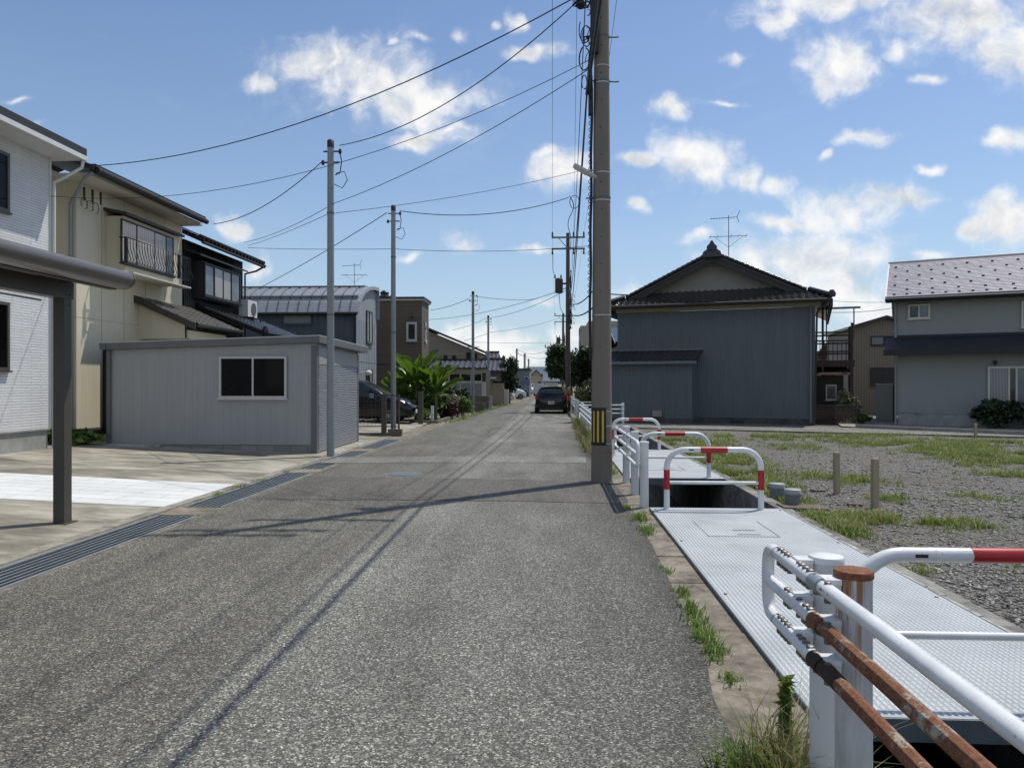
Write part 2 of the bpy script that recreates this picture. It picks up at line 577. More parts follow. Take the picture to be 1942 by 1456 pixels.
    A['iron'] = plain('rusty_board', (.11, .075, .055), .75, var=.4, scale=8, fine=60)
    A['car_black'] = plain('car_paint_black', (.008, .010, .013), .12, .2, var=.05, bmp=0)
    A['car_white'] = plain('car_paint_white', (.7, .7, .7), .2, var=.04, bmp=0)
    A['car_silver'] = plain('car_paint_silver', (.3, .32, .34), .25, .5, var=.04, bmp=0)
    A['car_glass'] = glass('car_glass', (.03, .036, .038), .03)
    A['tail_red'] = plain('tail_lamp', (.30, .015, .018), .2, var=.1)
    A['annex'] = plain('annex_boards', (.03, .023, .018), .8, var=.3, streak=True)
    A['head_lamp'] = plain('head_lamp', (.5, .52, .55), .1, var=.1)
    A['number_plate'] = plain('number_plate', (.66, .67, .65), .45, var=.08)
    A['rubber'] = plain('tyre_rubber', (.014, .014, .014), .85, var=.2)
    A['rim'] = plain('wheel_rim', (.35, .36, .37), .3, .7)
    # plants
    A['grass'] = leafmat('grass_blade', (.15, .225, .034), .4, c2=(.33, .37, .09))
    A['dry_grass'] = leafmat('dry_grass', (.26, .235, .10), .45, c2=(.40, .35, .18))
    A['weed'] = leafmat('weed_leaf', (.12, .21, .03), .45, c2=(.26, .31, .06))
    A['banana'] = leafmat('banana_leaf', (.115, .205, .022), .6, .38, .5, c2=(.36, .46, .07))
    A['stem'] = plain('plant_stem', (.10, .13, .05), .6, var=.3)
    A['leaf_dark'] = leafmat('evergreen_leaf', (.026, .05, .018), .5, trans=.2, c2=(.06, .09, .025))
    A['leaf_mid'] = leafmat('tree_leaf', (.038, .07, .02), .5, trans=.25, c2=(.1, .13, .035))
    A['leaf_bright'] = leafmat('shrub_leaf', (.085, .16, .03), .5, c2=(.2, .26, .06))
    A['leaf_red'] = leafmat('red_leaf', (.05, .018, .02), .5, trans=.2, c2=(.11, .04, .04))
    A['leaf_grey'] = leafmat('grey_leaf', (.19, .20, .12), .5, trans=.25, c2=(.34, .34, .22))
    A['leaf_hedge'] = leafmat('hedge_leaf', (.034, .055, .015), .5, trans=.2, c2=(.11, .12, .03))
    A['trunk'] = plain('bark', (.07, .055, .04), .9, var=.35, streak=True, bmp=.3)
    A['stone'] = leafmat('gravel_stone', (.20, .188, .175), .5, .85, 0.0, c2=(.47, .445, .41))
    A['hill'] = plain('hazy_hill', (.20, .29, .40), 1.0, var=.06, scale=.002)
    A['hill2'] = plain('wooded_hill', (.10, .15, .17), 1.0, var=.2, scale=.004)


build_materials()

# ------------------------------------------------------------------ daylight, sky with clouds, camera
SUN_AZ = math.atan2(.70, .714)     # clockwise from +Y
SUN_EL = R(63)


def build_world():
    w = bpy.data.worlds.new('World')
    SC.world = w
    w.use_nodes = True
    nt = w.node_tree
    bg = nt.nodes['Background']
    sky = N(nt, 'ShaderNodeTexSky', {'sky_type': 'NISHITA', 'sun_disc': False, 'sun_elevation': SUN_EL, 'sun_rotation': SUN_AZ,
                                     'altitude': 0, 'air_density': 1.0, 'dust_density': .7, 'ozone_density': 1.6})
    STR = .10
    bg.inputs[1].default_value = STR
    d = coords(nt, 'Generated')
    s = N(nt, 'ShaderNodeSeparateXYZ', Vector=d)
    yy = math_(nt, 'MAXIMUM', s.outputs[1], .04)
    u = math_(nt, 'DIVIDE', s.outputs[0], yy)
    v = math_(nt, 'DIVIDE', s.outputs[2], yy)
    uv = N(nt, 'ShaderNodeCombineXYZ', X=u, Y=v).outputs[0]
    # two octaves of domain warp for ragged edges
    def warp(src, scale, amp, detail, rough):
        wn = N(nt, 'ShaderNodeTexNoise', Vector=uv, Scale=scale, Detail=detail, Roughness=rough)
        wv = N(nt, 'ShaderNodeVectorMath', {'operation': 'MULTIPLY_ADD'}, i0=wn.outputs['Color'], i1=(amp, amp * .6, 0), i2=src)
        return N(nt, 'ShaderNodeVectorMath', {'operation': 'SUBTRACT'}, i0=wv.outputs[0], i1=(amp * .5, amp * .3, 0)).outputs[0]
    uvw = warp(uv, 6.0, .12, 3.0, .55)
    uvw = warp(uvw, 24.0, .035, 3.0, .55)
    blobs = [(600, 118, 95, 50), (690, 145, 120, 65), (790, 182, 105, 46), (492, 146, 48, 18), (640, 95, 60, 30),
             (885, 55, 24, 22), (812, 70, 30, 15), (968, 25, 17, 26), (765, 74, 12, 8), (800, 257, 75, 20), (850, 245, 35, 10),
             (1065, 320, 58, 30), (1050, 290, 35, 16), (1195, 378, 18, 18), (1200, 296, 52, 14), (1330, 300, 75, 52), (1415, 332, 42, 32),
             (1490, 340, 40, 25), (1590, 127, 55, 48), (1700, 98, 36, 32), (1480, 36, 32, 24), (1280, 195, 46, 17), (1388, 188, 48, 11),
             (1765, 168, 32, 13), (1800, 30, 150, 62), (1920, 105, 70, 60), (1590, 8, 130, 24), (1480, 416, 58, 18), (1610, 405, 85, 42),
             (1670, 382, 75, 28), (1530, 500, 135, 58), (1610, 540, 70, 50), (1440, 500, 60, 40), (1310, 458, 34, 16), (1640, 265, 42, 17),
             (1580, 291, 20, 10), (1770, 322, 36, 11), (1920, 430, 60, 38), (1860, 440, 36, 26), (1915, 268, 45, 22), (875, 470, 46, 20),
             (780, 489, 20, 9), (1000, 485, 60, 10), (435, 440, 32, 22), (472, 515, 26, 26), (880, 640, 62, 26), (960, 645, 55, 26),
             (1030, 570, 34, 14), (1195, 560, 46, 26), (930, 672, 130, 18), (1640, 575, 70, 40), (1760, 490, 34, 10), (30, 186, 45, 9),
             (85, 236, 32, 16), (1090, 640, 60, 30), (1730, 600, 60, 28), (1395, 100, 18, 14), (930, 30, 12, 10), (1000, 100, 70, 20)]
    acc = None
    for (px, py, a, b_) in blobs:
        r = ray(px, py)
        cu, cv = r.x / r.y, r.z / r.y
        iu, iv = FPX / (a * 1.06), FPX / (b_ * 1.08)
        q = N(nt, 'ShaderNodeVectorMath', {'operation': 'MULTIPLY_ADD'}, i0=uvw, i1=(iu, iv, 0), i2=(-cu * iu, -cv * iv, 0))
        ln = N(nt, 'ShaderNodeVectorMath', {'operation': 'LENGTH'}, i0=q.outputs[0]).outputs['Value']
        k_ = .30 if a * b_ < 700 else (.16 if a * b_ < 1700 else 0)
        if k_: ln = math_(nt, 'ADD', ln, k_)
        acc = ln if acc is None else math_(nt, 'SMOOTH_MIN', acc, ln, .18)
    n1 = noise(nt, uvw, 10.0, 6, .58, .2)
    n2 = noise(nt, uv, 30.0, 8, .62, .4)
    n1b = noise(nt, N(nt, 'ShaderNodeVectorMath', {'operation': 'ADD'}, i0=uvw, i1=(.012, .022, 0)).outputs[0], 10.0, 6, .58, .2)
    dens = math_(nt, "MULTIPLY_ADD", acc, -.80, 1.22)
    dens = math_(nt, 'MINIMUM', dens, .9)
    dens = math_(nt, 'MULTIPLY_ADD', math_(nt, 'SUBTRACT', n1, .53), 1.9, dens)
    dens = math_(nt, 'MULTIPLY_ADD', math_(nt, 'SUBTRACT', n2, .5), 1.15, dens)
    front = math_(nt, 'GREATER_THAN', s.outputs[1], .12)
    # the rest of the sky, behind and overhead: unseen cloud cover added to make ambient light more neutral
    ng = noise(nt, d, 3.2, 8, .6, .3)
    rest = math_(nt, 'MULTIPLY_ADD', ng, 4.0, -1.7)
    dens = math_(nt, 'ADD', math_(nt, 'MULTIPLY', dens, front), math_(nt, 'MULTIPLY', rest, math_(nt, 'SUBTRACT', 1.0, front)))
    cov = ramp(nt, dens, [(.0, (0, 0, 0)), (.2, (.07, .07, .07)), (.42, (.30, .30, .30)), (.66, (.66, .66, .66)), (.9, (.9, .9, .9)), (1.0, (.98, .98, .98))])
    # thin veils
    veil = ramp(nt, noise(nt, coords(nt, 'Generated', (1, 1, 3)), 4.5, 8, .65, .6), [(.55, (0, 0, 0)), (.85, (.13, .13, .13))])
    low = ramp(nt, s.outputs[2], [(0.0, (.75, .75, .75)), (.10, (.48, .48, .48)), (.25, (.2, .2, .2)), (.5, (.03, .03, .03))])
    # shading: bright rims, grey thick bellies
    lit = math_(nt, 'SUBTRACT', n1, n1b)
    belly = math_(nt, 'MULTIPLY_ADD', lit, -2.6, math_(nt, 'MULTIPLY_ADD', dens, .42, .12))
    belly = math_(nt, 'MULTIPLY_ADD', math_(nt, 'SUBTRACT', n2, .5), -.5, belly)
    ccol = ramp(nt, belly, [(.22, (9.9, 9.85, 9.7)), (.42, (9.1, 9.1, 9.05)), (.62, (7.9, 8.05, 8.2)), (.9, (6.3, 6.55, 6.85))])
    base = mix(nt, 1.0, sky.outputs[0], (.93, 1.07, 1.23), "MULTIPLY")
    grade = ramp(nt, s.outputs[2], [(0.0, (1.0, 1.0, 1.0)), (.5, (1.0, 1.0, 1.0))])
    base = mix(nt, 1.0, base, grade, 'MULTIPLY')
    col = mix(nt, low, base, (5.6, 6.9, 7.9))
    col = mix(nt, veil, col, (6.6, 7.4, 8.2))
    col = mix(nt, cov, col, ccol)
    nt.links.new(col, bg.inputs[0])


def build_light_camera():
    sun = bpy.data.lights.new('sun', 'SUN')
    sun.energy = 3.9
    sun.angle = R(.55)
    sun.color = (1.0, .955, .85)
    so = bpy.data.objects.new('sun', sun)
    COL.objects.link(so)
    to = Vector((math.sin(SUN_AZ) * math.cos(SUN_EL), math.cos(SUN_AZ) * math.cos(SUN_EL), math.sin(SUN_EL)))
    so.rotation_euler = (-to).to_track_quat('-Z', 'Y').to_euler()
    so.location = (20, 10, 40)
    cam = bpy.data.cameras.new('camera')
    cam.sensor_width = 36
    cam.sensor_fit = 'HORIZONTAL'
    cam.lens = FPX / 1942 * 36
    cam.clip_end = 9000
    cam.clip_start = .05
    co = bpy.data.objects.new('camera', cam)
    COL.objects.link(co)
    co.location = (0, 0, CAMH)
    co.rotation_euler = (R(90), 0, TH)
    SC.camera = co
    SC.view_settings.view_transform = 'Standard'
    SC.view_settings.look = 'None'
    SC.view_settings.exposure = 0
    SC.render.engine = 'CYCLES'
    SC.cycles.use_denoising = True
    SC.cycles.max_bounces = 6
    SC.cycles.diffuse_bounces = 3
    SC.cycles.glossy_bounces = 3
    SC.cycles.transparent_max_bounces = 6
    SC.cycles.caustics_reflective = False
    SC.cycles.caustics_refractive = False


build_world()
build_light_camera()

# ------------------------------------------------------------------ ground, road, drains
RX = .98            # right asphalt edge
CX0, CX1 = 1.26, 2.84   # open channel, inner faces
LX1, LX0 = -4.30, -4.74  # left drain grating
YARD0 = -4.98


def zl(x):
    """the left yards climb gently away from the street"""
    return .012 + max(0.0, min(.25, .042 * (YARD0 - x)))


def structure(name, mb, mat, **k):
    return tag(mb.build(name, mat, None, **k), kind='structure')


def build_ground():
    g = MB()
    Z = -.03
    F = 5000
    def q(x0, x1, y0, y1):
        g.poly([(x0, y0, Z), (x1, y0, Z), (x1, y1, Z), (x0, y1, Z)])
    q(-F, YARD0 - 20, -200, F)
    q(YARD0 - 20, LX0 - .09, -200, F)
    q(LX1 + .09, CX0 - .12, -200, F)
    q(CX1 + .14, F, -200, F)
    q(LX0 - .09, LX1 + .09, -200, -6); q(LX0 - .09, LX1 + .09, 22, F)
    q(CX0 - .12, CX1 + .14, -200, -6); q(CX0 - .12, CX1 + .14, 62, F)
    structure('ground', g, MAT['soil'])
    # the asphalt: straight past the houses, then drifting right
    L = [(-12, -4.26), (36, -4.0), (46, -3.7), (58, -3.35), (77, -2.5), (110, -1.7), (180, .2), (400, 6)]
    L = [(-12, LX1 + .12), (24, LX1 + .12), (30, -4.2)] + L[1:]
    Rr = [(-12, .74), (2.6, .76), (3.2, .79), (4.2, .87), (6.2, .955), (9.6, 1.03), (12, 1.0), (24, RX), (30, RX), (36, RX), (46, 1.05), (58, 1.15), (77, 1.6), (110, 2.3), (180, 4.2), (400, 10)]
    r = MB()
    random.seed(3)
    # finely segmented, slightly ragged right edge where weeds break the asphalt
    def interp(T, y):
        for (a, b) in zip(T, T[1:]):
            if a[0] <= y <= b[0]: return a[1] + (b[1] - a[1]) * (y - a[0]) / (b[0] - a[0])
        return T[-1][1]
    ys = [-12 + i * .25 for i in range(200)] + [40 + i * 4 for i in range(1, 60)] + [300, 400]
    pts = []
    for y in ys:
        jag = .035 * mnoise.noise(Vector((0, y * 1.7, 0))) + .03 * mnoise.noise(Vector((3, y * .5, 0)))
        pts.append((interp(L, y), interp(Rr, y) + jag, y))
    for a, b in zip(pts, pts[1:]):
        xs = [0, .33, .67, 1]
        for i in range(3):
            f = lambda p, t: (p[0] + (p[1] - p[0]) * t, p[2], .016 + .03 * math.sin(math.pi * t) * .6)
            r.poly([f(a, xs[i]), f(a, xs[i + 1]), f(b, xs[i + 1]), f(b, xs[i])])
    structure('road', r, MAT['asphalt'], smooth=True)
    def patch(name, pts, mat, z=.006):
        mb = MB()
        P = [gr(*p) for p in pts]
        n = len(P)
        c = sum(P, Vector()) / n
        # follow the crown of the road
        def lift(p):
            t = (p.x - (LX1 + .12)) / (RX - LX1 - .12)
            t = max(0, min(1, t))
            k = [0, .33, .67, 1]
            for i in range(3):
                if k[i] <= t <= k[i + 1]:
                    s0, s1 = .018 * math.sin(math.pi * k[i]), .018 * math.sin(math.pi * k[i + 1])
                    return Vector((p.x, p.y, s0 + (s1 - s0) * (t - k[i]) / (k[i + 1] - k[i]) + z + .016))
        return mb, P, lift
    # dark trench reinstatement across the road: quad strip subdivided in x
    def strip(name, nl, nr, fl, fr, mat, z):
        mb = MB()
        a, b, c, d = gr(*nl), gr(*nr), gr(*fr), gr(*fl)
        _, _, lift = patch('', [nl, nr, fr], mat, z)
        n = 24
        def f(u, v):
            p = (a * (1 - u) + b * u) * (1 - v) + (d * (1 - u) + c * u) * v
            p.y += .03 * mnoise.noise(Vector((u * 9, v * 7, z * 900))) * (1 if v in (0, 1) else 0)
            return lift(p)
        mb.grid(f, n, 1)
        structure(name, mb, mat)
    strip('road_patch', (478, 950), (1178, 957), (604, 906), (1150, 916), MAT['asphalt_patch'], .005)
    strip('road_patch', (600, 880), (1112, 880), (640, 868), (1110, 868), MAT['asphalt_light'], .005)
    strip('road_patch', (960, 818), (1098, 820), (1016, 789), (1078, 789), MAT['asphalt_light'], .005)
    # left: kerb, drain shoulder, yards
    k = MB()
    for y0 in np.arange(-6, 27, 1.99):
        k.box(LX0 - .24, LX0 - .085, y0, y0 + 1.98, -.12, .018 + .006 * random.random())
    structure('kerb', k, MAT['kerb'])
    s = MB()
    s.box(LX1 + .045, LX1 + .16, -6, 22, -.2, .008)
    s.box(LX0 - .085, LX0 - .045, -6, 22, -.2, .006)
    for y0 in np.arange(22, 31, 1.0):
        s.box(LX0 - .08, LX1 + .16, y0, y0 + .985, -.1, .010)
    for (y0, y1) in ((-6, 1.5), (8.75, 9.3), (13.05, 13.6), (17.35, 18.0), (20.9, 22)):
        s.box(LX0 - .045, LX1 + .045, y0, y1, -.3, .009)
    structure('drain_shoulder', s, MAT['strip'])
    tr = MB()
    tr.box(LX0 - .05, LX1 + .05, -6, 22, -.5, -.45)
    tr.box(LX0 - .05, LX0 - .045, -6, 22, -.45, -.05)
    tr.box(LX1 + .045, LX1 + .05, -6, 22, -.45, -.05)
    structure('drain_channel', tr, MAT['mud'])
    y = MB()
    xs = [YARD0, YARD0 - 6, YARD0 - 26]
    for i in range(2):
        y.poly([(xs[i + 1], -10, zl(xs[i + 1])), (xs[i], -10, zl(xs[i])), (xs[i], 29.7, zl(xs[i])), (xs[i + 1], 29.7, zl(xs[i + 1]))])
    structure('yard_pavement', y, MAT['yard'])
    t = MB()
    for i in range(2):
        a, b = xs[i], xs[i + 1]
        t.poly([(b, 9.25, zl(b) + .005), (a, 9.25, zl(a) + .005), (a, 11.4, zl(a) + .005), (b, 11.4, zl(b) + .005)])
    m2, nt, bs = newmat('white_tile_floor')
    bt = N(nt, 'ShaderNodeTexBrick', {'offset': .5}, Vector=coords(nt, 'Object'), Color1=(.64, .655, .66), Color2=(.72, .735, .74), Mortar=(.36, .37, .37), Scale=1.0)
    bt.inputs['Brick Width'].default_value = .9; bt.inputs['Row Height'].default_value = .3; bt.inputs['Mortar Size'].default_value = .008
    dirt = noise(nt, coords(nt), 2.0, 6, .6)
    nt.links.new(mix(nt, .6, bt.outputs[0], ramp(nt, dirt, [(.3, (.82, .82, .8)), (.6, (1, 1, 1))]), 'MULTIPLY'), bs.inputs['Base Color'])
    bs.inputs['Roughness'].default_value = .55
    bump(nt, bs, math_(nt, 'SUBTRACT', 1.0, bt.outputs[1]), .3, .004)
    structure('tiled_path', t, m2)
    # right: concrete strip beside the channel, channel box, far wall
    c = MB()
    yy = -6.0
    while yy < 29:
        ln = random.choice([1.2, 1.6, 2.0, .9])
        c.box(RX - .30, CX0 - .002, yy, yy + ln - .015, -.1, .004 + .008 * random.random())
        yy += ln
    c.box(RX - .1, CX0, 29, 62, -.1, .006)
    structure('concrete_strip', c, MAT['strip'])
    h = MB()
    h.box(CX0 - .15, CX0, -6, 62, -1.25, -.105)
    h.box(CX1, CX1 + .17, -6, 29.2, -1.25, .035)
    h.box(CX1, CX1 + .17, 34.8, 62, -1.25, .035)
    h.box(CX0, CX1, -6, 62, -1.3, -1.2)
    h.box(CX0 - .0, CX1 + .17, 29.2, 34.8, -1.2, .02)   # the slab carrying the driveway of the next house
    structure('channel_wall', h, MAT['chan'])
    wt = MB()
    wt.poly([(CX0, -6, -1.08), (CX1, -6, -1.08), (CX1, 29, -1.08), (CX0, 29, -1.08)])
    m3, nt, bs = newmat('dark_water')
    bs.inputs['Base Color'].default_value = (.012, .014, .01, 1); bs.inputs['Roughness'].default_value = .08
    bump(nt, bs, noise(nt, coords(nt), 6, 3), .05, .02)
    structure('channel_water', wt, m3)
    # gravel lot
    lot = MB()
    def lf(u, v):
        x = CX1 + .17 + u * 34
        yv = -6 + v * 36.5
        zz = .004 + .03 * mnoise.noise(Vector((x * .35, yv * .35, 1))) + .012 * mnoise.noise(Vector((x * 1.7, yv * 1.7, 4)))
        zz *= min(1, (x - CX1 - .17) / .6)
        return (x, yv, zz)
    lot.grid(lf, 150, 160)
    structure('gravel_lot', lot, MAT['gravel_bed'], smooth=True)
    # narrow paved lane in front of the two right-hand houses
    ln = MB()
    P = [gr(1165, 812), gr(1942, 831), gr(1942, 823), gr(1165, 803)]
    ext = (P[1] - P[0]).normalized() * 14
    ln.slab([P[0] + Vector((0, 0, .05)), P[1] + ext + Vector((0, 0, .05)), P[2] + ext + Vector((0, 0, .05)), P[3] + Vector((0, 0, .05))], (0, 0, -.1))
    structure('side_lane', ln, MAT['asphalt_light'])


build_ground()


def build_grates():
    for i, (y0, y1, lab) in enumerate([(1.6, 8.7, 'long steel drain grating nearest along the left kerb'),
                                       (9.35, 13.0, 'steel drain grating beside the white tiled path'),
                                       (13.65, 17.3, 'steel drain grating in front of the grey shed'),
                                       (18.05, 20.85, 'short dark steel drain grating past the grey shed')]):
        t = thing('drain_grating', lab, 'drain grating', ((LX0 + LX1) / 2, y0, 0), 0, 'gratings over the left roadside drain')
        w = (LX1 - LX0) / 2
        L = y1 - y0
        f = MB()
        f.box(-w - .04, -w, 0, L, -.05, .012); f.box(w, w + .04, 0, L, -.05, .012)
        f.box(-w, w, 0, .02, -.05, .010); f.box(-w, w, L - .02, L, -.05, .010)
        f.build('frame', MAT['galv'], t)
        b = MB()
        n = 6
        for k in range(1, n):
            x = -w + 2 * w * k / n
            b.box(x - .007, x + .007, .02, L - .02, -.03, .006)
        b.build('bearing_bars', MAT['galv'], t)
        b = MB()
        y = .03
        while y < L - .02:
            b.box(-w, w, y, y + .006, -.035, .002)
            y += .03
        b.build('cross_bars', MAT['galv_dark'], t)


build_grates()


def checker(mb, x0, x1, y0, y1, z, pitch=.03, skip=()):
    """raised bars of a rolled checker plate, alternate directions"""
    ny = int((y1 - y0) / pitch); nx = int((x1 - x0) / pitch)
    for j in range(ny):
        for i in range(nx):
            cx, cy = x0 + (i + .5) * pitch, y0 + (j + .5) * pitch
            if (i + j) % 2: a, b = .0125, .0042
            else: a, b = .0042, .0125
            mb.add([(cx - a, cy - b, z), (cx + a, cy - b, z), (cx + a, cy + b, z), (cx - a, cy + b, z),
                    (cx - a * .55, cy - b * .55, z + .0022), (cx + a * .55, cy - b * .55, z + .0022), (cx + a * .55, cy + b * .55, z + .0022), (cx - a * .55, cy + b * .55, z + .0022)],
                   [(4, 5, 6, 7), (0, 1, 5, 4), (1, 2, 6, 5), (2, 3, 7, 6), (3, 0, 4, 7)])


def tread(mb, x0, x1, y0, y1, z, px=.0325, py=.052):
    """rows of long rolled ribs, broken at short intervals"""
    nx, ny = int((x1 - x0) / px), int((y1 - y0) / py)
    a, h = .0095, .0035
    for i in range(nx):
        cx = x0 + (i + .5) * px
        for j in range(ny):
            ya, yb = y0 + j * py + .003, y0 + (j + 1) * py - .003
            mb.add([(cx - a, ya, z), (cx + a, ya, z), (cx + a, yb, z), (cx - a, yb, z), (cx - a * .6, ya + .004, z + h), (cx + a * .6, ya + .004, z + h), (cx + a * .6, yb - .004, z + h), (cx - a * .6, yb - .004, z + h)],
                   [(4, 5, 6, 7), (0, 1, 5, 4), (1, 2, 6, 5), (2, 3, 7, 6), (3, 0, 4, 7)])


def plate(y0, y1, lab, hatch):
    t = thing('cover_plate', lab, 'cover plate', ((CX0 + CX1) / 2, y0, .02), 0, 'checker plates bridging the channel')
    w = (CX1 - CX0) / 2 + .02
    L = y1 - y0
    m = MB()
    m.box(-w, w, 0, L, -.016, .02)
    m.build('panel', MAT['plate_valley'], t)
    m = MB()
    tread(m, -w + .012, w - .012, .02, L - .02, .0201)
    m.build('tread', MAT['plate'], t)
    e = MB()
    e.box(-w, w, -.012, -.0005, -.09, .018); e.box(-w, w, L + .0005, L + .012, -.09, .018)
    e.box(-w - .006, -w - .0005, 0, L, -.05, .018)
    e.build('edge_beam', MAT['galv_dark'], t)
    hx, hy, hw, hl = hatch
    s = MB()
    for (a, b, c, d) in ((hx, hx + hw, hy, hy + .016), (hx, hx + .009, hy, hy + hl), (hx + hw, hx + hw + .009, hy, hy + hl)):
        s.box(a, b, c, d, .0195, .0246)
    for dy in (.1, .32):
        s.box(hx + hw * .45, hx + hw * .78, hy + dy, hy + dy + .028, .0195, .0244)
    s.build('hatch_seam', MAT['bolt'], t)
    for k in range(4):
        for sx in (-w + .05, w - .05):
            b = MB()
            b.lathe([(.014, .02), (.014, .028), (.008, .03)], (sx, .15 + (L - .3) * k / 3, 0), 8)
            b.build('bolt', MAT['bolt'], t)
    return t


plate(3.55, 9.42, 'large silver checker plate over the channel beside the near guard rail', (-.45, 4.1, .72, .85))
plate(12.35, 17.7, 'farther silver checker plate between the two red and white barriers', (-.35, 1.1, .7, .8))
# crumbled mortar along the lot side of the near plate
random.seed(11)
mm = MB()
yv = 2.0
while yv < 9.6:
    ln = random.uniform(.12, .4)
    w = random.uniform(.03, .075)
    mm.hexa([(CX1 + .021, yv, .02), (CX1 + .02 + w, yv + .02, .02), (CX1 + .02 + w * random.uniform(.5, 1), yv + ln, .02), (CX1 + .021, yv + ln, .02),
             (CX1 + .021, yv, .045), (CX1 + .02 + w * .8, yv + .02, .042), (CX1 + .02 + w * .5, yv + ln, .042), (CX1 + .021, yv + ln, .045)])
    yv += ln + random.choice([0.0, 0.0, .02, .06])
structure('mortar_edge', mm, MAT['pale_conc'])


# ------------------------------------------------------------------ red and white arch barriers
def barrier(x0, x1, y, lab, H=.80, r=.038, skew=0.0):
    w = x1 - x0
    t = thing('arch_barrier', lab, 'barrier', ((x0 + x1) / 2, y, .04), skew, 'red and white arch barriers across the channel plates')
    h = w / 2
    cr = .225
    H0 = H - r - .04
    path = [(-h, 0, 0), (-h, 0, H0 - cr)]
    for k in range(1, 9):
        a = math.pi / 2 * k / 8
        path.append((-h + cr - cr * math.cos(a), 0, H0 - cr + cr * math.sin(a)))
    path2 = [(-p[0], p[1], p[2]) for p in reversed(path)]
    m = MB()
    m.tube(path + path2, r, 20)
    m.build('pipe', MAT['white_paint'], t, angle=60)
    c = MB()
    c.tube([(-h + r * .6, 0, .33), (h - r * .6, 0, .33)], r * .55, 14)
    c.build('crossbar', MAT['white_paint'], t, angle=60)
    for (p, q) in (((-.165, 0, H0), (.165, 0, H0)), ((-h, 0, .245), (-h, 0, .49)), ((h, 0, .245), (h, 0, .49))):
        b = MB()
        b.tube([p, q], r + .0022, 20)
        b.build('red_band', MAT['red_paint_old'], t, angle=60)
    for sx in (-h, h):
        b = MB()
        b.lathe([(.075, -.018), (.075, -.008), (r + .008, -.004), (r + .004, .012)], (sx, 0, 0), 20)
        b.build('foot_flange', MAT['white_paint'], t, angle=50)
    l = MB()
    l.box(-h + .27, -h + .33, -r - .0015, -r + .004, H0 - .007, H0 + .009)
    l.build('label_plate', MAT['black'], t)
    return t


barrier(1.495, 2.92, 3.72, 'nearest red and white arch barrier, cut by the frame, above the near plate edge', .80, .036)
barrier(1.44, 2.60, 9.33, 'red and white arch barrier on the far edge of the large plate', .815, .036)
barrier(1.5, 2.62, 12.48, 'red and white arch barrier on the near edge of the second plate', .80, .036)
barrier(1.44, 2.54, 17.6, 'farthest red and white arch barrier beside the black and yellow striped pole', .80, .036)


# ------------------------------------------------------------------ white pipe guard rails
def post(parent, x, y, h, r=.057, mat='post_white', cap='white_paint'):
    p = MB()
    p.lathe([(r, -.03), (r, h - .02)], (x, y, 0), 28)
    o = p.build('post', MAT[mat], parent, angle=50)
    c = MB()
    c.lathe([(r + .004, h - .026), (r + .004, h - .010), (r + .001, h - .004), (r * .7, h), (r * .2, h + .002)], (x, y, 0), 28)
    c.build('cap', MAT[cap], o, angle=40)
    return o


def clamp(parent, x, y, z, side, r):
    """bracket tying a rail to its post: a folded plate, with bolts above and nuts below"""
    b = MB()
    b.box(x, x + side, y - .035, y + .035, z + r * .55, z + r + .006)
    b.box(x + side * .45, x + side, y - .03, y + .03, z - r, z + r * .55)
    o = b.build('bracket', MAT['white_paint'], parent)
    for dy in (-.05, .05):
        n = MB(); n.lathe([(.011, 0), (.011, .007), (.007, .009)], (x, y + dy, z + r - .003), 10); n.build('bolt', MAT['bolt'], o)
        n = MB(); n.lathe([(.012, -.016), (.012, 0)], (x, y + dy, z - r + .002), 6); n.build('nut', MAT['bolt'], o)


def bolt_row(parent, x, ys, z, r):
    for y in ys:
        n = MB(); n.lathe([(.014, 0), (.014, .007), (.008, .010)], (x, y, z + r - .003), 10); n.build('bolt', MAT['bolt'], parent)
        n = MB(); n.box(x - .013, x + .013, y - .014, y + .014, z - r - .012, z - r + .004); n.build('nut', MAT['bolt'], parent)


def rail_end(parent, x, y, d, zs, r, reach=.16):
    """the bowed end piece joining the three rails; d = +1 points along +Y"""
    m = MB()
    top, bot = zs[0], zs[2]
    path = [(x, y - d * .02, top)]
    pts = [(.45, 1.0), (.72, .97), (.92, .86), (1.0, .66), (1.0, .45), (.97, .25), (.86, .1), (.66, .02), (.36, 0.0)]
    dz = top - bot
    for (a, b) in pts: path.append((x, y + d * reach * a, bot + dz * b))
    path.append((x, y - d * .02, bot))
    # smooth the corner points
    P = [Vector(p) for p in path]
    for _ in range(2):
        Q = [P[0]]
        for a, b in zip(P, P[1:]):
            Q += [a * .75 + b * .25, a * .25 + b * .75]
        P = Q + [P[-1]]
    m.tube(P, r, 14)
    m.tube([(x, y - d * .02, zs[1]), (x, y + d * reach * .99, zs[1])], r * .92, 14)
    return m.build('rail_end', MAT['white_paint'], parent, angle=60)


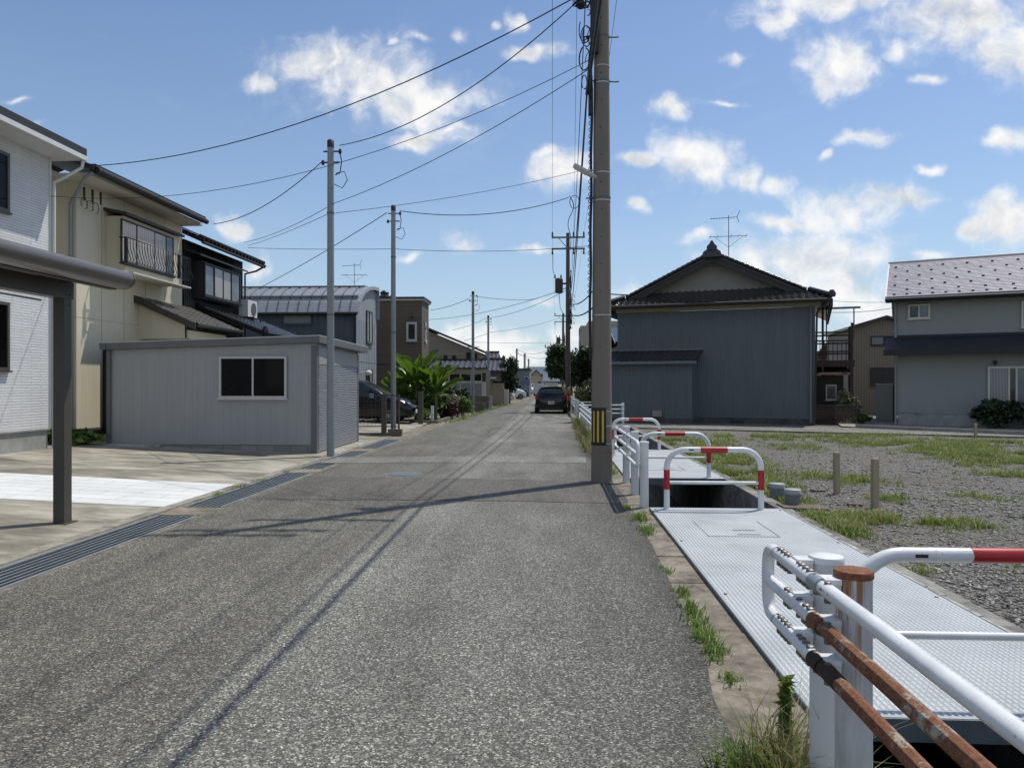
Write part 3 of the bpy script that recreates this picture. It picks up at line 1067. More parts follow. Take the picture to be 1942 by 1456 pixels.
# near guard rail: white end section bolted to an older rusty run
nr = thing('guard_rail', 'white pipe guard rail in the near corner with two rusted lower rails', 'guard rail', (0, 0, 0), 0, 'pipe guard rails along the roadside channel')
rx, rr = .878, .0245
ZS = [.942, .812, .683]
post(nr, .99, 2.72, .985)
post(nr, .982, 2.46, 1.0, mat='drip', cap='rust_cap')
post(nr, .982, .36, .98)
for k, (z, mat) in enumerate(zip(ZS, ('white_paint', 'rust', 'rust'))):
    m = MB(); m.tube([(rx, 2.5, z), (rx, 2.93, z)], rr, 14)
    m.build('rail', MAT['white_paint'], nr, angle=60)
    m = MB()
    m.tube([(rx, -1.6, z), (rx, 2.42, z), (rx, 2.455, z)], [rr * .98, rr * .98, rr * .94], 18 if k == 0 else 8)
    tag(m.build('rail', MAT[mat], nr, angle=60 if k == 0 else 20), ['long white rail', 'rusted middle rail', 'rusted lower rail'][k])
    m = MB()
    m.tube([(rx, 2.44, z), (rx, 2.52, z)], rr + .005, 18)
    m.build('sleeve', MAT['galv'] if k == 0 else (MAT['rust_cap'] if k == 1 else MAT['rust_dark']), nr, angle=60)
    clamp(nr, rx, 2.72, z, .055, rr)
    clamp(nr, rx, 2.45, z, .05, rr)
    bolt_row(nr, rx, [2.56, 2.6, 2.64, 2.8, 2.84, 2.88] if k != 1 else [2.56, 2.6, 2.8], z, rr)
m = MB()
m.tube([(rx, 2.30, ZS[2]), (rx, 2.36, ZS[2]), (rx, 2.43, ZS[2])], [rr + .0015, rr + .003, rr + .003], 9)
m.build('corroded_collar', MAT['rust_dark'], nr)
rail_end(nr, rx, 2.93, 1, ZS, rr, .12)

# second guard rail by the concrete pole, with its free-standing post
g2 = thing('guard_rail', 'short white pipe guard rail beside the striped concrete pole', 'guard rail', (0, 0, 0), 0, 'pipe guard rails along the roadside channel')
z2 = [.86, .70, .55]
x2 = 1.09
post(g2, 1.2, 10.75, .92); post(g2, 1.205, 12.0, .92)
for z in z2:
    m = MB(); m.tube([(x2, 9.55, z), (x2, 12.6, z)], rr, 12); m.build('rail', MAT['white_paint'], g2, angle=60)
    for yy in (10.75, 12.0): clamp(g2, x2, yy, z, .06, rr)
rail_end(g2, x2, 9.55, -1, z2, rr, .15); rail_end(g2, x2, 12.6, 1, z2, rr, .15)
bp = thing('bollard', 'white capped steel post standing alone beside the channel opening', 'bollard', (1.195, 9.62, 0))
post(bp, 0, 0, .86)

# farther guard rails along the channel and across the driveway slab
def plain_rail(p, q, zs, nposts, lab, h=.85):
    t = thing('guard_rail', lab, 'guard rail', (0, 0, 0), 0, 'pipe guard rails along the roadside channel')
    p, q = Vector(p), Vector(q)
    nrm = Vector((-(q - p).y, (q - p).x, 0)).normalized()
    for i in range(nposts):
        c = p.lerp(q, i / (nposts - 1))
        post(t, c.x, c.y, h)
    for z in zs:
        m = MB(); m.tube([p + nrm * .085 + Vector((0, 0, z)), q + nrm * .085 + Vector((0, 0, z))], .024, 10)
        m.build('rail', MAT['white_paint'], t, angle=60)


plain_rail((1.16, 18.6, 0), (1.16, 28.6, 0), (.80, .65, .5), 6, 'white pipe guard rail above the pale weeds before the driveway', .85)
plain_rail((2.78, 29.0, 0), (1.2, 28.75, 0), (.78, .62, .46), 2, 'white pipe guard rail crossing the channel end near the blue-grey house', .86)
plain_rail((2.9, 35.0, 0), (1.25, 35.0, 0), (.74, .58), 2, 'white pipe guard rail crossing the channel beyond the driveway slab', .84)
plain_rail((1.2, 35.4, 0), (1.25, 47.0, 0), (.80, .65, .5), 6, 'farthest white pipe guard rail beside the parked dark car', .85)

# ------------------------------------------------------------------ building helpers
UX, UY, UZ = Vector((1, 0, 0)), Vector((0, 1, 0)), Vector((0, 0, 1))


def facade(P0, ang, px, py):
    """local (x, z) where a sight line meets the vertical plane through P0 running at angle ang"""
    r = ray(px, py)
    ex, ey = math.cos(ang), math.sin(ang)
    det = r.x * (-ey) - (-ex) * r.y
    t = (P0[0] * (-ey) - (-ex) * P0[1]) / det
    s = (r.x * P0[1] - r.y * P0[0]) / det
    return s, CAMH + r.z * t


def window(parent, o, u, n, w, h, frame, panes, fw=.05, depth=.05, sill=True, name='window', mull=None, split=None):
    o = Vector(o); u = Vector(u); n = Vector(n)
    f = MB()
    f.obox(o, u, UZ, n, 0, w, 0, fw, 0, depth)
    f.obox(o, u, UZ, n, 0, w, h - fw, h, 0, depth)
    f.obox(o, u, UZ, n, 0, fw, fw, h - fw, 0, depth)
    f.obox(o, u, UZ, n, w - fw, w, fw, h - fw, 0, depth)
    k = len(panes)
    cuts = split or [i / k for i in range(1, k)]
    edges = [0] + cuts + [1]
    iw = w - 2 * fw
    for i, c in enumerate(cuts):
        x = fw + iw * c
        f.obox(o, u, UZ, n, x - fw * .4, x + fw * .4, fw, h - fw, .002, depth - .008)
    if sill: f.obox(o, u, UZ, n, -.03, w + .03, -.035, -.001, 0, depth + .03)
    fo = f.build(name, frame, parent)
    p = MB()
    mats = []
    for i, m in enumerate(panes):
        if m not in mats: mats.append(m)
        p.mi = mats.index(m)
        a, b = fw + iw * edges[i] + .01, fw + iw * edges[i + 1] - .01
        dd = .018 + (.01 if i % 2 else 0)
        p.add([o + u * a + UZ * (fw * .9) + n * dd, o + u * b + UZ * (fw * .9) + n * dd, o + u * b + UZ * (h - fw * .9) + n * dd, o + u * a + UZ * (h - fw * .9) + n * dd], [(0, 1, 2, 3)])
    p.build('pane', [MAT[x] for x in mats], fo)
    return fo


def ribbed(mb, o, u, n, w, h, pitch, depth, z0=None):
    """vertical trapezoid ribs on a sheet standing on o along u"""
    o, u, n = Vector(o), Vector(u), Vector(n)
    k = max(1, int(w / pitch))
    p = w / k
    xs = []
    for i in range(k):
        xs += [(i * p, 0), (i * p + p * .35, 0), (i * p + p * .5, depth), (i * p + p * .85, depth)]
    xs.append((w, 0))
    vs, fs = [], []
    hh = h if callable(h) else (lambda x: h)
    for (x, d) in xs:
        vs.append(o + u * x + n * d); vs.append(o + u * x + n * d + UZ * hh(x))
    for i in range(len(xs) - 1):
        fs.append((2 * i, 2 * i + 2, 2 * i + 3, 2 * i + 1))
    mb.add(vs, fs)


def tile_roof(name, polys, mat, parent, pitch=.27, course=.25, amp=.028, step=.022, thick=.07, res=6):
    """pan-tile covering on convex 3-D polygons whose first edge is the eave"""
    if not isinstance(polys[0][0], (tuple, list, Vector)): polys = [polys]
    BM = bmesh.new()
    for poly in polys:
        P = [Vector(p) for p in poly]
        u = (P[1] - P[0]).normalized()
        n = Vector((0, 0, 0))
        for i in range(len(P)):
            a, b = P[i], P[(i + 1) % len(P)]
            n += a.cross(b)
        n.normalize()
        if n.z < 0: n = -n
        v = n.cross(u)
        if sum(((p - P[0]).dot(v) for p in P)) < 0: v = -v
        U = [(p - P[0]).dot(u) for p in P]; V = [(p - P[0]).dot(v) for p in P]
        u0, u1, v1 = min(U), max(U), max(V)
        nu = max(4, int((u1 - u0) / (pitch / res)))
        nc = int(v1 / course) + 1
        mb = MB()
        rows = []
        for j in range(nc):
            rows += [(j * course, step), ((j + .97) * course, 0)]
        vs, fs = [], []
        for (vv, hh) in rows:
            for i in range(nu + 1):
                x = u0 + (u1 - u0) * i / nu
                ph = (x / pitch) % 1.0
                d = amp * (math.sin(2 * math.pi * ph) * .5 + .5) ** 1.5
                vs.append(P[0] + u * x + v * vv + n * (d + hh))
        W = nu + 1
        for j in range(len(rows) - 1):
            for i in range(nu):
                a = j * W + i
                fs.append((a, a + 1, a + W + 1, a + W))
        bm = bmesh.new()
        bv = [bm.verts.new(q) for q in vs]
        for q in fs: bm.faces.new([bv[i] for i in q])
        cen = sum(P, Vector()) / len(P)
        for i in range(len(P)):
            a, b = P[i], P[(i + 1) % len(P)]
            e = (b - a).cross(n).normalized()
            if (cen - a).dot(e) > 0: e = -e
            if i == 0: continue
            bmesh.ops.bisect_plane(bm, geom=bm.verts[:] + bm.edges[:] + bm.faces[:], plane_co=a, plane_no=e, clear_outer=True)
        # board underneath
        s = MB(); s.slab([p - n * .004 for p in P], -n * thick)
        sv = [bm.verts.new(q) for q in s.v]
        for q in s.f: bm.faces.new([sv[i] for i in q])
        me = bpy.data.meshes.new('t'); bm.to_mesh(me); bm.free()
        BM.from_mesh(me); bpy.data.meshes.remove(me)
    me = bpy.data.meshes.new(name)
    bmesh.ops.recalc_face_normals(BM, faces=BM.faces)
    BM.to_mesh(me); BM.free()
    me.materials.append(mat)
    me.polygons.foreach_set('use_smooth', [True] * len(me.polygons))
    me.set_sharp_from_angle(angle=R(40))
    o = bpy.data.objects.new(name, me)
    COL.objects.link(o)
    o.parent = parent
    return o


def sag(a, b, s, n=16):
    a, b = Vector(a), Vector(b)
    return [a.lerp(b, i / n) - Vector((0, 0, s * 4 * (i / n) * (1 - i / n))) for i in range(n + 1)]


def antenna(parent_label, loc, h, s=1.0, rz=0.0, group='television aerials on the roofs'):
    t = thing('tv_antenna', parent_label, 'aerial', loc, rz, group)
    m = MB(); m.cyl((0, 0, 0), (0, 0, h), .018 * s, .014 * s, 8); m.build('mast', MAT['galv_dark'], t)
    m = MB()
    m.cyl((-.75 * s, 0, h - .12), (.35 * s, 0, h - .08), .012 * s, None, 6)
    for k in range(9):
        x = -.7 + .11 * k
        m.cyl((x * s, -.12 * s, h - .117), (x * s, .12 * s, h - .117), .008 * s, None, 5)
    m.cyl((.33 * s, 0, h - .08), (.45 * s, 0, h + .18), .012 * s, None, 5)
    m.cyl((.33 * s, 0, h - .08), (.42 * s, 0, h - .32), .012 * s, None, 5)
    m.build('yagi', MAT['galv_dark'], t)
    m = MB()
    zz = h * .55
    m.cyl((-.8 * s, 0, zz), (.75 * s, 0, zz), .012 * s, None, 6)
    for x in (-.75, -.45, .1, .4, .7):
        m.cyl((x * s, -.35 * s, zz), (x * s, .35 * s, zz), .008 * s, None, 5)
    m.cyl((-.6 * s, 0, zz), (0, 0, zz - .45 * s), .008 * s, None, 5); m.cyl((.6 * s, 0, zz), (0, 0, zz - .45 * s), .008 * s, None, 5)
    m.build('lower_array', MAT['galv_dark'], t)


# ------------------------------------------------------------------ left: white house
def white_house():
    X = -10.55
    t = thing('white_house', 'two-storey house in white stone-pattern siding at the frame edge', 'house', (X, 15.0, .2))
    z0 = .47
    w = MB()
    w.box(-7, 0, -9, 0, z0, 6.15)
    w.build('wall', MAT['siding_white'], t)
    c = MB(); c.box(-.03, .022, -.02, .022, z0 - .01, 6.14); c.build('corner_trim', MAT['white_trim'], t)
    f = MB(); f.box(-6.95, -.03, -8.95, -.03, -.2, z0 - .004); f.box(-6.99, .01, -8.99, .01, z0 - .03, z0 - .003)
    f.build('foundation', MAT['found'], t)
    r = MB()
    e = .55
    r.slab([(e + .05, -9.4, 6.27), (e + .05, .32, 6.27), (-3.6, .32, 7.6), (-3.6, -9.4, 7.6)], (0, 0, .16))
    r.slab([(-3.6, -9.4, 7.601), (-3.6, .28, 7.601), (-7.8, .28, 6.27), (-7.8, -9.4, 6.27)], (0, 0, .12))
    ro = r.build('roof', MAT['roof_dark'], t)
    s = MB(); s.box(-7.4, e - .02, -9.35, .22, 6.152, 6.21); s.build('soffit', MAT['white_trim'], t)
    g = MB()
    g.box(e - .02, e + .09, -9.4, .3, 6.16, 6.255)
    g.build('gutter', MAT['white_trim'], t, angle=30)
    d = MB()
    d.tube([(e + .03, .22, 6.15), (e + .02, .2, 6.0), (.16, .1, 5.72), (.05, .06, 5.66), (.05, .06, 5.4), (.05, .06, 0)], .035, 10)
    d.build('downspout', MAT['white_trim'], t, angle=50)
    sp = MB()
    for k in range(3):
        sp.box(-1.3, -.1, -6.2 + k * 1.5, -4.8 + k * 1.5, 6.9 - .12, 6.94)
    # upper and lower windows looking on the street
    yr = onx(14.5, X) - 15.0
    for (za, zb) in ((4.72, 5.86), (1.66, 2.98)):
        window(t, (0, yr - 1.65, za), UY, UX, 1.65, zb - za, MAT['brown_alu'], ['glass_black', 'glass_black'], .06, .05)
    m = MB(); m.box(-5.4, -1.6, -7.0, -.75, 7.35, 7.46)
    return t


white_house()


# ------------------------------------------------------------------ left: carport
def carport():
    px0 = gr(140, 987, .03)
    X, Y = -5.52, 8.06
    t = thing('carport', 'dark brown aluminium carport with rounded roof edge on a square post', 'carport', (X, Y, .03))
    p = MB(); p.box(-.065, .065, -.065, .065, -.03, 2.53); p.build('post', MAT['brown_alu'], t)
    p = MB(); p.box(-.065, .065, -4.9, -4.77, -.03, 2.53); p.build('post', MAT['brown_alu'], t)
    zt = 2.53
    b = MB(); b.box(-.075, .075, -5.3, .085, zt, zt + .19); b.build('beam', MAT['brown_alu'], t)
    for yy in (-5.2, -2.6, .02):
        b = MB(); b.box(-2.6, .45, yy - .03, yy + .03, zt + .191, zt + .26); b.build('rafter', MAT['brown_alu'], t)
    bp = MB(); bp.box(-.11, .11, -.11, .11, -.02, .012); bp.build('base_plate', MAT['brown_alu'], t)
    for (yy, zz) in ((-.03, zt - .06), (.03, zt - .06), (-.03, zt + .05), (.03, zt + .05)):
        k = MB(); k.lathe([(.011, 0), (.011, .006), (.006, .009)], (.065 if zz < zt else .075, yy, zz), 8, 'x'); k.build('bolt', MAT['bolt'], t)
    # rounded gutter edge toward the street
    yE = onx(247, X + .55) - Y
    prof = [(.405, .0), (.47, -.005), (.54, .02), (.585, .065), (.60, .12), (.58, .17), (.51, .205), (.405, .22)]
    g = MB()
    pts0 = [Vector((a, -5.6, zt + .16 + c)) for a, c in prof]
    n = len(prof)
    vs = pts0 + [Vector((a, yE, zt + .16 + c)) for a, c in prof]
    fs = [(i, i + 1, n + i + 1, n + i) for i in range(n - 1)] + [(n - 1, 0, n, 2 * n - 1), tuple(range(n))[::-1], tuple(range(n, 2 * n))]
    g.add(vs, fs)
    g.build('roof_edge', MAT['carport'], t, angle=50)
    c = MB()
    c.slab([Vector((a * 1.01, yE + .002, zt + .16 + cc)) for a, cc in prof], (0, .03, 0)); c.build('end_cap', MAT['carport'], t)
    us = MB(); us.box(-2.6, .40, -5.6, yE - .02, zt + .262, zt + .285); us.box(.30, .40, -5.6, yE - .02, zt + .15, zt + .261); us.build('roof_underside', MAT['dark_wood'], t)
    r = MB()
    def rf(u, v):
        x = .37 - u * 3.0
        return (x, -5.6 + v * (5.6 + yE), zt + .40 + .10 * math.sin(u * math.pi * .5) )
    r.grid(rf, 12, 1)
    r.build('roof_sheet', MAT['brown_alu'], t)
    s = MB(); s.tube([(.1, -5, zt - .035), (-.11, -.2, zt - .035)], .012, 6)
    s.build('hanging_rod', MAT['galv'], t)


carport()


# ------------------------------------------------------------------ left: beige house, black house behind it
def beige_house():
    X, Y0, Y1 = -11.0, 16.55, 21.45
    t = thing('beige_house', 'two-storey beige rendered house with bay window and curved iron balcony rail', 'house', (X, Y0, .2))
    L = Y1 - Y0
    zt = 6.1
    w = MB(); w.box(-7.5, 0, 0, L, .35, zt); w.build('wall', MAT['beige'], t)
    j = MB()
    for yy in (.95, 1.9, 2.9, 3.9): j.box(0, .004, yy, yy + .018, .36, zt - .01)
    for zz in (2.95,): j.box(-7.4, .003, -.003, L, zz, zz + .012)
    j.build('joint_lines', MAT['beam_tan'], t)
    f = MB(); f.box(-7.45, .012, -.012, L - .01, -.2, .349); f.build('foundation', MAT['plinth'], t)
    s = MB(); s.box(-7.6, .62, -.42, L + .02, zt + .001, zt + .07); s.build('soffit', MAT['soffit'], t)
    r = MB()
    r.slab([(.76, -.55, zt + .08), (.76, L - .1, zt + .08), (-3.7, L - .1, zt + 1.75), (-3.7, -.55, zt + 1.75)], (0, 0, .12))
    r.slab([(-3.7, -.55, zt + 1.751), (-3.7, L + .1, zt + 1.751), (-8.1, L + .1, zt + .08), (-8.1, -.55, zt + .08)], (0, 0, .12))
    r.build('roof', MAT['roof_dark'], t)
    gb = MB(); gb.poly([(-.0, -.4, zt + .02), (-7.5, -.4, zt + .02), (-3.7, -.4, zt + 1.6)]); gb.build('gable', MAT['soffit'], t)
    g = MB(); g.tube([(.80, -.5, zt + .1), (.80, L - .1, zt + .1)], .075, 10); g.box(.64, .78, -.5, L - .1, zt + .075, zt + .24); g.build('gutter', MAT['black'], t, angle=60)
    # downspout on the camera-facing side wall
    d = MB()
    d.tube([(.72, -.5, zt + .05), (.5, -.45, zt - .05), (-.1, -.06, zt - .55), (-.1, -.06, zt - .7), (-.1, -.06, .1)], .04, 10)
    d.build('downspout', MAT['steel_pole'], t, angle=50)
    # insulators and loops where the service cable lands
    k = MB()
    for i in range(3):
        k.cyl((.12 + .06 * i, .1 + i * .22, zt - .12), (.1 + .06 * i, .14 + i * .22, zt - .42), .03, .02, 8)
        k.tube([(.12, .1 + .22 * i + .12 * math.sin(a), zt - .5 - .14 * math.cos(a) * .9) for a in np.linspace(0, 5.5, 12)], .008, 5)
    k.build('cable_clamp', MAT['black'], t)
    # bay with window
    b0, b1 = onx(197, X + .1) - Y0 + .25, onx(338, X + .45) - Y0
    zb, zz = 4.15, 5.55
    b = MB(); b.box(.001, .45, b0, b1, zb, zz); b.build('bay', MAT['beige'], t)
    rb = MB(); rb.slab([(.0, b0 - .12, zz + .12), (.6, b0 - .12, zz + .002), (.6, b1 + .08, zz + .002), (.0, b1 + .08, zz + .12)], (0, 0, .07))
    rb.build('bay_roof', MAT['dark_wood'], t)
    w0, w1 = onx(228, X + .45) - Y0, onx(327, X + .45) - Y0
    window(t, (.451, w0, 4.38), UY, UX, w1 - w0, 1.08, MAT['black'], ['curtain', 'curtain', 'curtain', 'glass_sky'], .035, .04, split=[.27, .61, .86])
    # balcony: rail, base, bowed balusters
    fr = MB()
    y0, y1 = w0 - .06, b1 + .25
    for zr, xr in ((4.98, .66), (4.36, .62)):
        fr.tube([(.46, y0, zr), (xr, y0, zr), (xr, y1, zr), (.46, y1, zr)], .018, 8)
    n = 24
    for i in range(n + 1):
        y = y0 + (y1 - y0) * i / n
        fr.tube([(.66, y, 4.98), (.66, y, 4.8), (.70, y, 4.6), (.75, y, 4.45), (.72, y, 4.37), (.62, y, 4.36)], .009, 5)
    for y in (y0, y0 + (y1 - y0) * .82): fr.box(.6, .67, y - .03, y + .03, 4.34, 4.99)
    fr.build('balcony_rail', MAT['black'], t)
    fb = MB(); fb.box(.455, .8, y0 + .03, b1 + .05, 4.10, 4.14); fb.box(.451, .47, b0, b1, 4.14, 4.34); fb.build('balcony_base', MAT['soffit'], t)
    # vent hood, wall pipe
    v = MB(); v.tube([(.0, 2.62, 3.66), (.09, 2.62, 3.66), (.1, 2.62, 3.60)], .065, 10); v.build('vent_hood', MAT['beige'], t)
    # porch roof with brown tiles, beam and infill
    ya = onx(258, X) - Y0
    yb = L + .1
    A = (1.62, ya - .05, 3.0); B = (1.62, yb + .3, 3.0); Cc = (0, yb + .3, 3.72); D = (0, ya - .05, 3.72)
    tile_roof('porch_roof', [A, B, Cc, D], MAT['tile_brown'], t, .3, .26, .02, .02, .06)
    rk = MB()
    rk.slab([(0, ya - .06, 3.55), (1.66, ya - .06, 2.82), (1.66, ya - .06, 3.0), (0, ya - .06, 3.74)], (0, -.05, 0))
    rk.build('rake_board', MAT['dark_wood'], t)
    gt = MB(); gt.tube([(1.68, ya - .05, 2.96), (1.68, yb + .3, 2.96)], .05, 8); gt.build('porch_gutter', MAT['black'], t, angle=60)
    tri = MB()
    tri.slab([(0, ya + .16, 3.05), (1.25, ya + .16, 2.62), (1.25, ya + .16, 3.02), (0, ya + .16, 3.58)], (0, .08, 0))
    tri.box(0, 1.25, ya + .155, ya + .25, 2.6, 3.06)
    tri.box(1.18, 1.3, ya + .25, yb, 2.62, 2.84)
    tri.build('porch_gable', MAT['beige'], t)
    po = MB(); po.box(1.14, 1.26, ya + .15, ya + .27, -.2, 2.6); po.build('porch_post', MAT['dark_wood'], t)
    dr = MB(); dr.box(.0, .03, ya + .7, ya + 1.7, 0, 2.2); dr.build('front_door', MAT['dark_wood'], t)
    mt = MB(); mt.box(.0, .1, 1.0, 1.28, .0, 2.3); mt.build('meter_cover', MAT['black'], t)
    hw = MB(); hw.tube([(-.62, -.02, 4.9), (-.62, -.02, 3.2), (-.70, -.025, 2.6), (-.66, -.02, 1.9), (-.66, -.02, .3)], .012, 6); hw.build('wall_cable', MAT['cable'], t)


beige_house()


def black_house():
    X, Y0, Y1 = -11.0, 21.56, 25.8
    t = thing('black_house', 'two-storey house in black ribbed cladding with glazed tile eaves', 'house', (X, Y0, .2))
    L = Y1 - Y0
    zt = 5.75
    w = MB()
    w.box(-7, -.02, 0, L, -.2, zt)
    ribbed(w, (-.02, 0, 0), UY, UX, L, zt, .12, .018)
    w.build('wall', MAT['dark_wall'], t)
    tile_roof('roof', [[(.62, -.1, zt - .02), (.62, L + .45, zt - .02), (-3.4, L + .45, zt + 1.75), (-3.4, -.1, zt + 1.75)]], MAT['tile'], t, .27, .25, .03, .025, .1)
    for y in np.arange(-.05, L + .42, .27):
        en = MB(); en.tube([(.66, y, zt - .01), (.5, y, zt + .06)], .075, 8); en.build('eave_tile', MAT['tile'], t, angle=60)
    g = MB(); g.tube([(.62, -.1, zt - .13), (.62, L + .4, zt - .13)], .045, 8); g.tube([(.7, L + .35, zt - .08), (.4, L + .2, zt - .3), (.05, L + .06, zt - .42), (.05, L + .06, 0)], .035, 8)
    g.build('gutter', MAT['black'], t, angle=60)
    w0, w1 = onx(388, X + .4) - Y0, onx(456, X + .4) - Y0
    bx = MB(); bx.box(.0, .36, w0 - .05, w1 + .02, 4.02, 5.16); bx.build('bay', MAT['dark_wall'], t)
    cn = MB(); cn.slab([(0, w0 - .55, 5.42), (.55, w0 - .55, 5.24), (.55, w1 + .3, 5.24), (0, w1 + .3, 5.42)], (0, 0, .05)); cn.build('canopy', MAT['dark_wall'], t)
    window(t, (.361, w0, 4.10), UY, UX, w1 - w0, 1.02, MAT['black'], ['glass_sky', 'curtain', 'curtain', 'glass_sky'], .06, .05)
    # tiled porch roof below
    ya, yb = onx(383, X + .2) - Y0, L + .7
    zl_, zh = 2.95, 3.82
    tile_roof('porch_roof', [[(2.2, ya, zl_), (2.2, yb, zl_), (0, yb, zh), (0, ya, zh)]], MAT['tile'], t, .27, .25, .03, .025, .08)
    r = MB()
    for (za, zb) in ((0, 0), ):
        r.tube([(2.22, ya, zl_ + .02), (0, ya, zh + .04)], .06, 8)
    r.lathe([(.08, 0), (.1, .05), (.06, .2)], (2.2, ya, zl_ + .02), 10)
    r.build('verge_tiles', MAT['tile'], t, angle=60)
    p = MB(); p.box(2.0, 2.12, ya + .2, ya + .32, -.2, 2.9); p.box(2.0, 2.12, yb - .4, yb - .28, -.2, 2.9); p.build('porch_post', MAT['dark_wood'], t)
    # outdoor unit of the air conditioner on its stand
    a = thing('air_conditioner', 'white outdoor air conditioner unit on the porch roof by the black wall', 'air conditioner', (X + .42, Y1 - .55, 0.2 + 3.62))
    b = MB(); b.box(-.16, .16, -.4, .4, .1, .68); b.build('casing', MAT['white_trim'], a)
    f = MB()
    f.lathe([(.22, .0), (.22, .012), (.2, .014)], (.161, .08, .39), 20, 'x')
    for k in range(5): f.box(.176, .18, -.12, .28, .22 + k * .08, .228 + k * .08)
    f.build('fan_grille', MAT['bolt'], a)
    s = MB()
    for y in (-.3, .3):
        s.box(-.3, .34, y - .02, y + .02, .06, .099); s.box(.3, .34, y - .02, y + .02, -.42, .06); s.box(-.3, -.26, y - .02, y + .02, -.1, .06)
    s.build('stand', MAT['dark_wood'], a)


black_house()


# ------------------------------------------------------------------ left: grey storage shed
def shed():
    X1, X0 = -5.32, -10.15
    Y0, Y1 = 16.45, 20.05
    t = thing('storage_shed', 'grey metal storage shed with sliding window and wavy roller shutter', 'shed', (X1, Y0, 0.02))
    W, D = X1 - X0, Y1 - Y0
    zb = .2
    hl, hr, hb = 2.36, 2.5, 2.44
    w = MB()
    hf = lambda x: hl - zb + (hr - hl) * x / W
    w.hexa([(-W, 0, zb), (0, 0, zb), (0, D, zb), (-W, D, zb), (-W, 0, hl), (0, 0, hr), (0, D, hb), (-W, D, hb - .15)])
    # pressed panel seams
    x = 0
    for i in range(16):
        x = W * (i + .5) / 16
        w.box(-W + x - .010, -W + x + .010, -.0035, -.001, zb + .02, 2.02)
        w.box(-W + x + .10, -W + x + .112, -.003, -.001, zb + .02, 2.02)
    w.box(-W + .02, -.12, -.006, -.001, 2.035, 2.05)
    w.build('wall', MAT['shed'], t)
    tr = MB(); tr.box(-.11, .022, -.022, .0, .0, hr - .05); tr.box(.0, .022, .0, .12, .0, hr - .05); tr.build('corner_post', MAT['shed_trim'], t)
    tr = MB(); tr.box(.0, .022, D - .12, D + .012, .0, hb - .05); tr.build('corner_post', MAT['shed_trim'], t)
    tr = MB(); tr.box(-W - .012, -W + .03, -.02, .0, .2, hl - .03); tr.build('corner_post', MAT['shed_trim'], t)
    bl = MB(); bl.box(-W + .03, -.005, .006, D - .01, -.15, zb - .002); bl.build('block_base', MAT['block'], t)
    r = MB()
    e = .12
    P = [(-W - e, -.14, hl), (e, -.14, hr + .01), (e + .12, D + .22, hb), (-W - e, D + .2, hb - .16)]
    r.slab([Vector(p) for p in P], (0, 0, .15))
    r.box(-W - e - .01, -W - e + .12, -.17, -.14, hl - .0, hl + .15)
    r.build('roof', MAT['shed_trim'], t)
    rf = MB()
    rf.slab([Vector((p[0], p[1], p[2] + .151)) for p in P], (0, 0, .02)); rf.build('roof_sheet', MAT['alu'], t)
    gs = MB(); gs.box(-W - .02, -W + .06, -.08, -.03, .1, hl - .02); gs.build('downspout', MAT['shed_trim'], t)
    a, za = facade((X1, Y0), math.pi, 417, 676)
    b, zb2 = facade((X1, Y0), math.pi, 545, 755)
    window(t, (-a, -.012, zb2 - .02), UX, -UY, a - b, za - zb2, MAT['alu'], ['glass_black', 'glass_black'], .05, .05)
    # shutter
    s = MB()
    n = 46
    rows = []
    for i in range(n):
        z = .02 + 2.0 * i / n
        rows += [(z, .0), (z + .012, .022), (z + .034, .022)]
    rows.append((2.02, 0))
    K = 40
    vs, fs = [], []
    for (z, d) in rows:
        for k in range(K + 1):
            y = .14 + (D - .28) * k / K
            wv = .006 * mnoise.noise(Vector((y * 3.5, z * 7, 1))) + .005 * mnoise.noise(Vector((y * 9, z * 16, 5)))
            vs.append((-.0 + d * .8 + .006 + wv, y, z + .008 * mnoise.noise(Vector((y * 3, z * 5, 9)))))
    for j in range(len(rows) - 1):
        for k in range(K):
            a_ = j * (K + 1) + k
            fs.append((a_, a_ + 1, a_ + K + 2, a_ + K + 1))
    s.add(vs, fs)
    s.build('roller_shutter', MAT['shutter'], t, smooth=True)
    h = MB(); h.box(.001, .03, .121, D - .121, 2.03, 2.2); h.box(.001, .018, .121, D - .121, 2.2, 2.4); h.build('shutter_box', MAT['shed'], t)
    d = MB(); d.box(-W + .1, -W + 1.35, -.3, -.1, .16, .22); d.build('door_sill', MAT['pale_conc'], t)


shed()


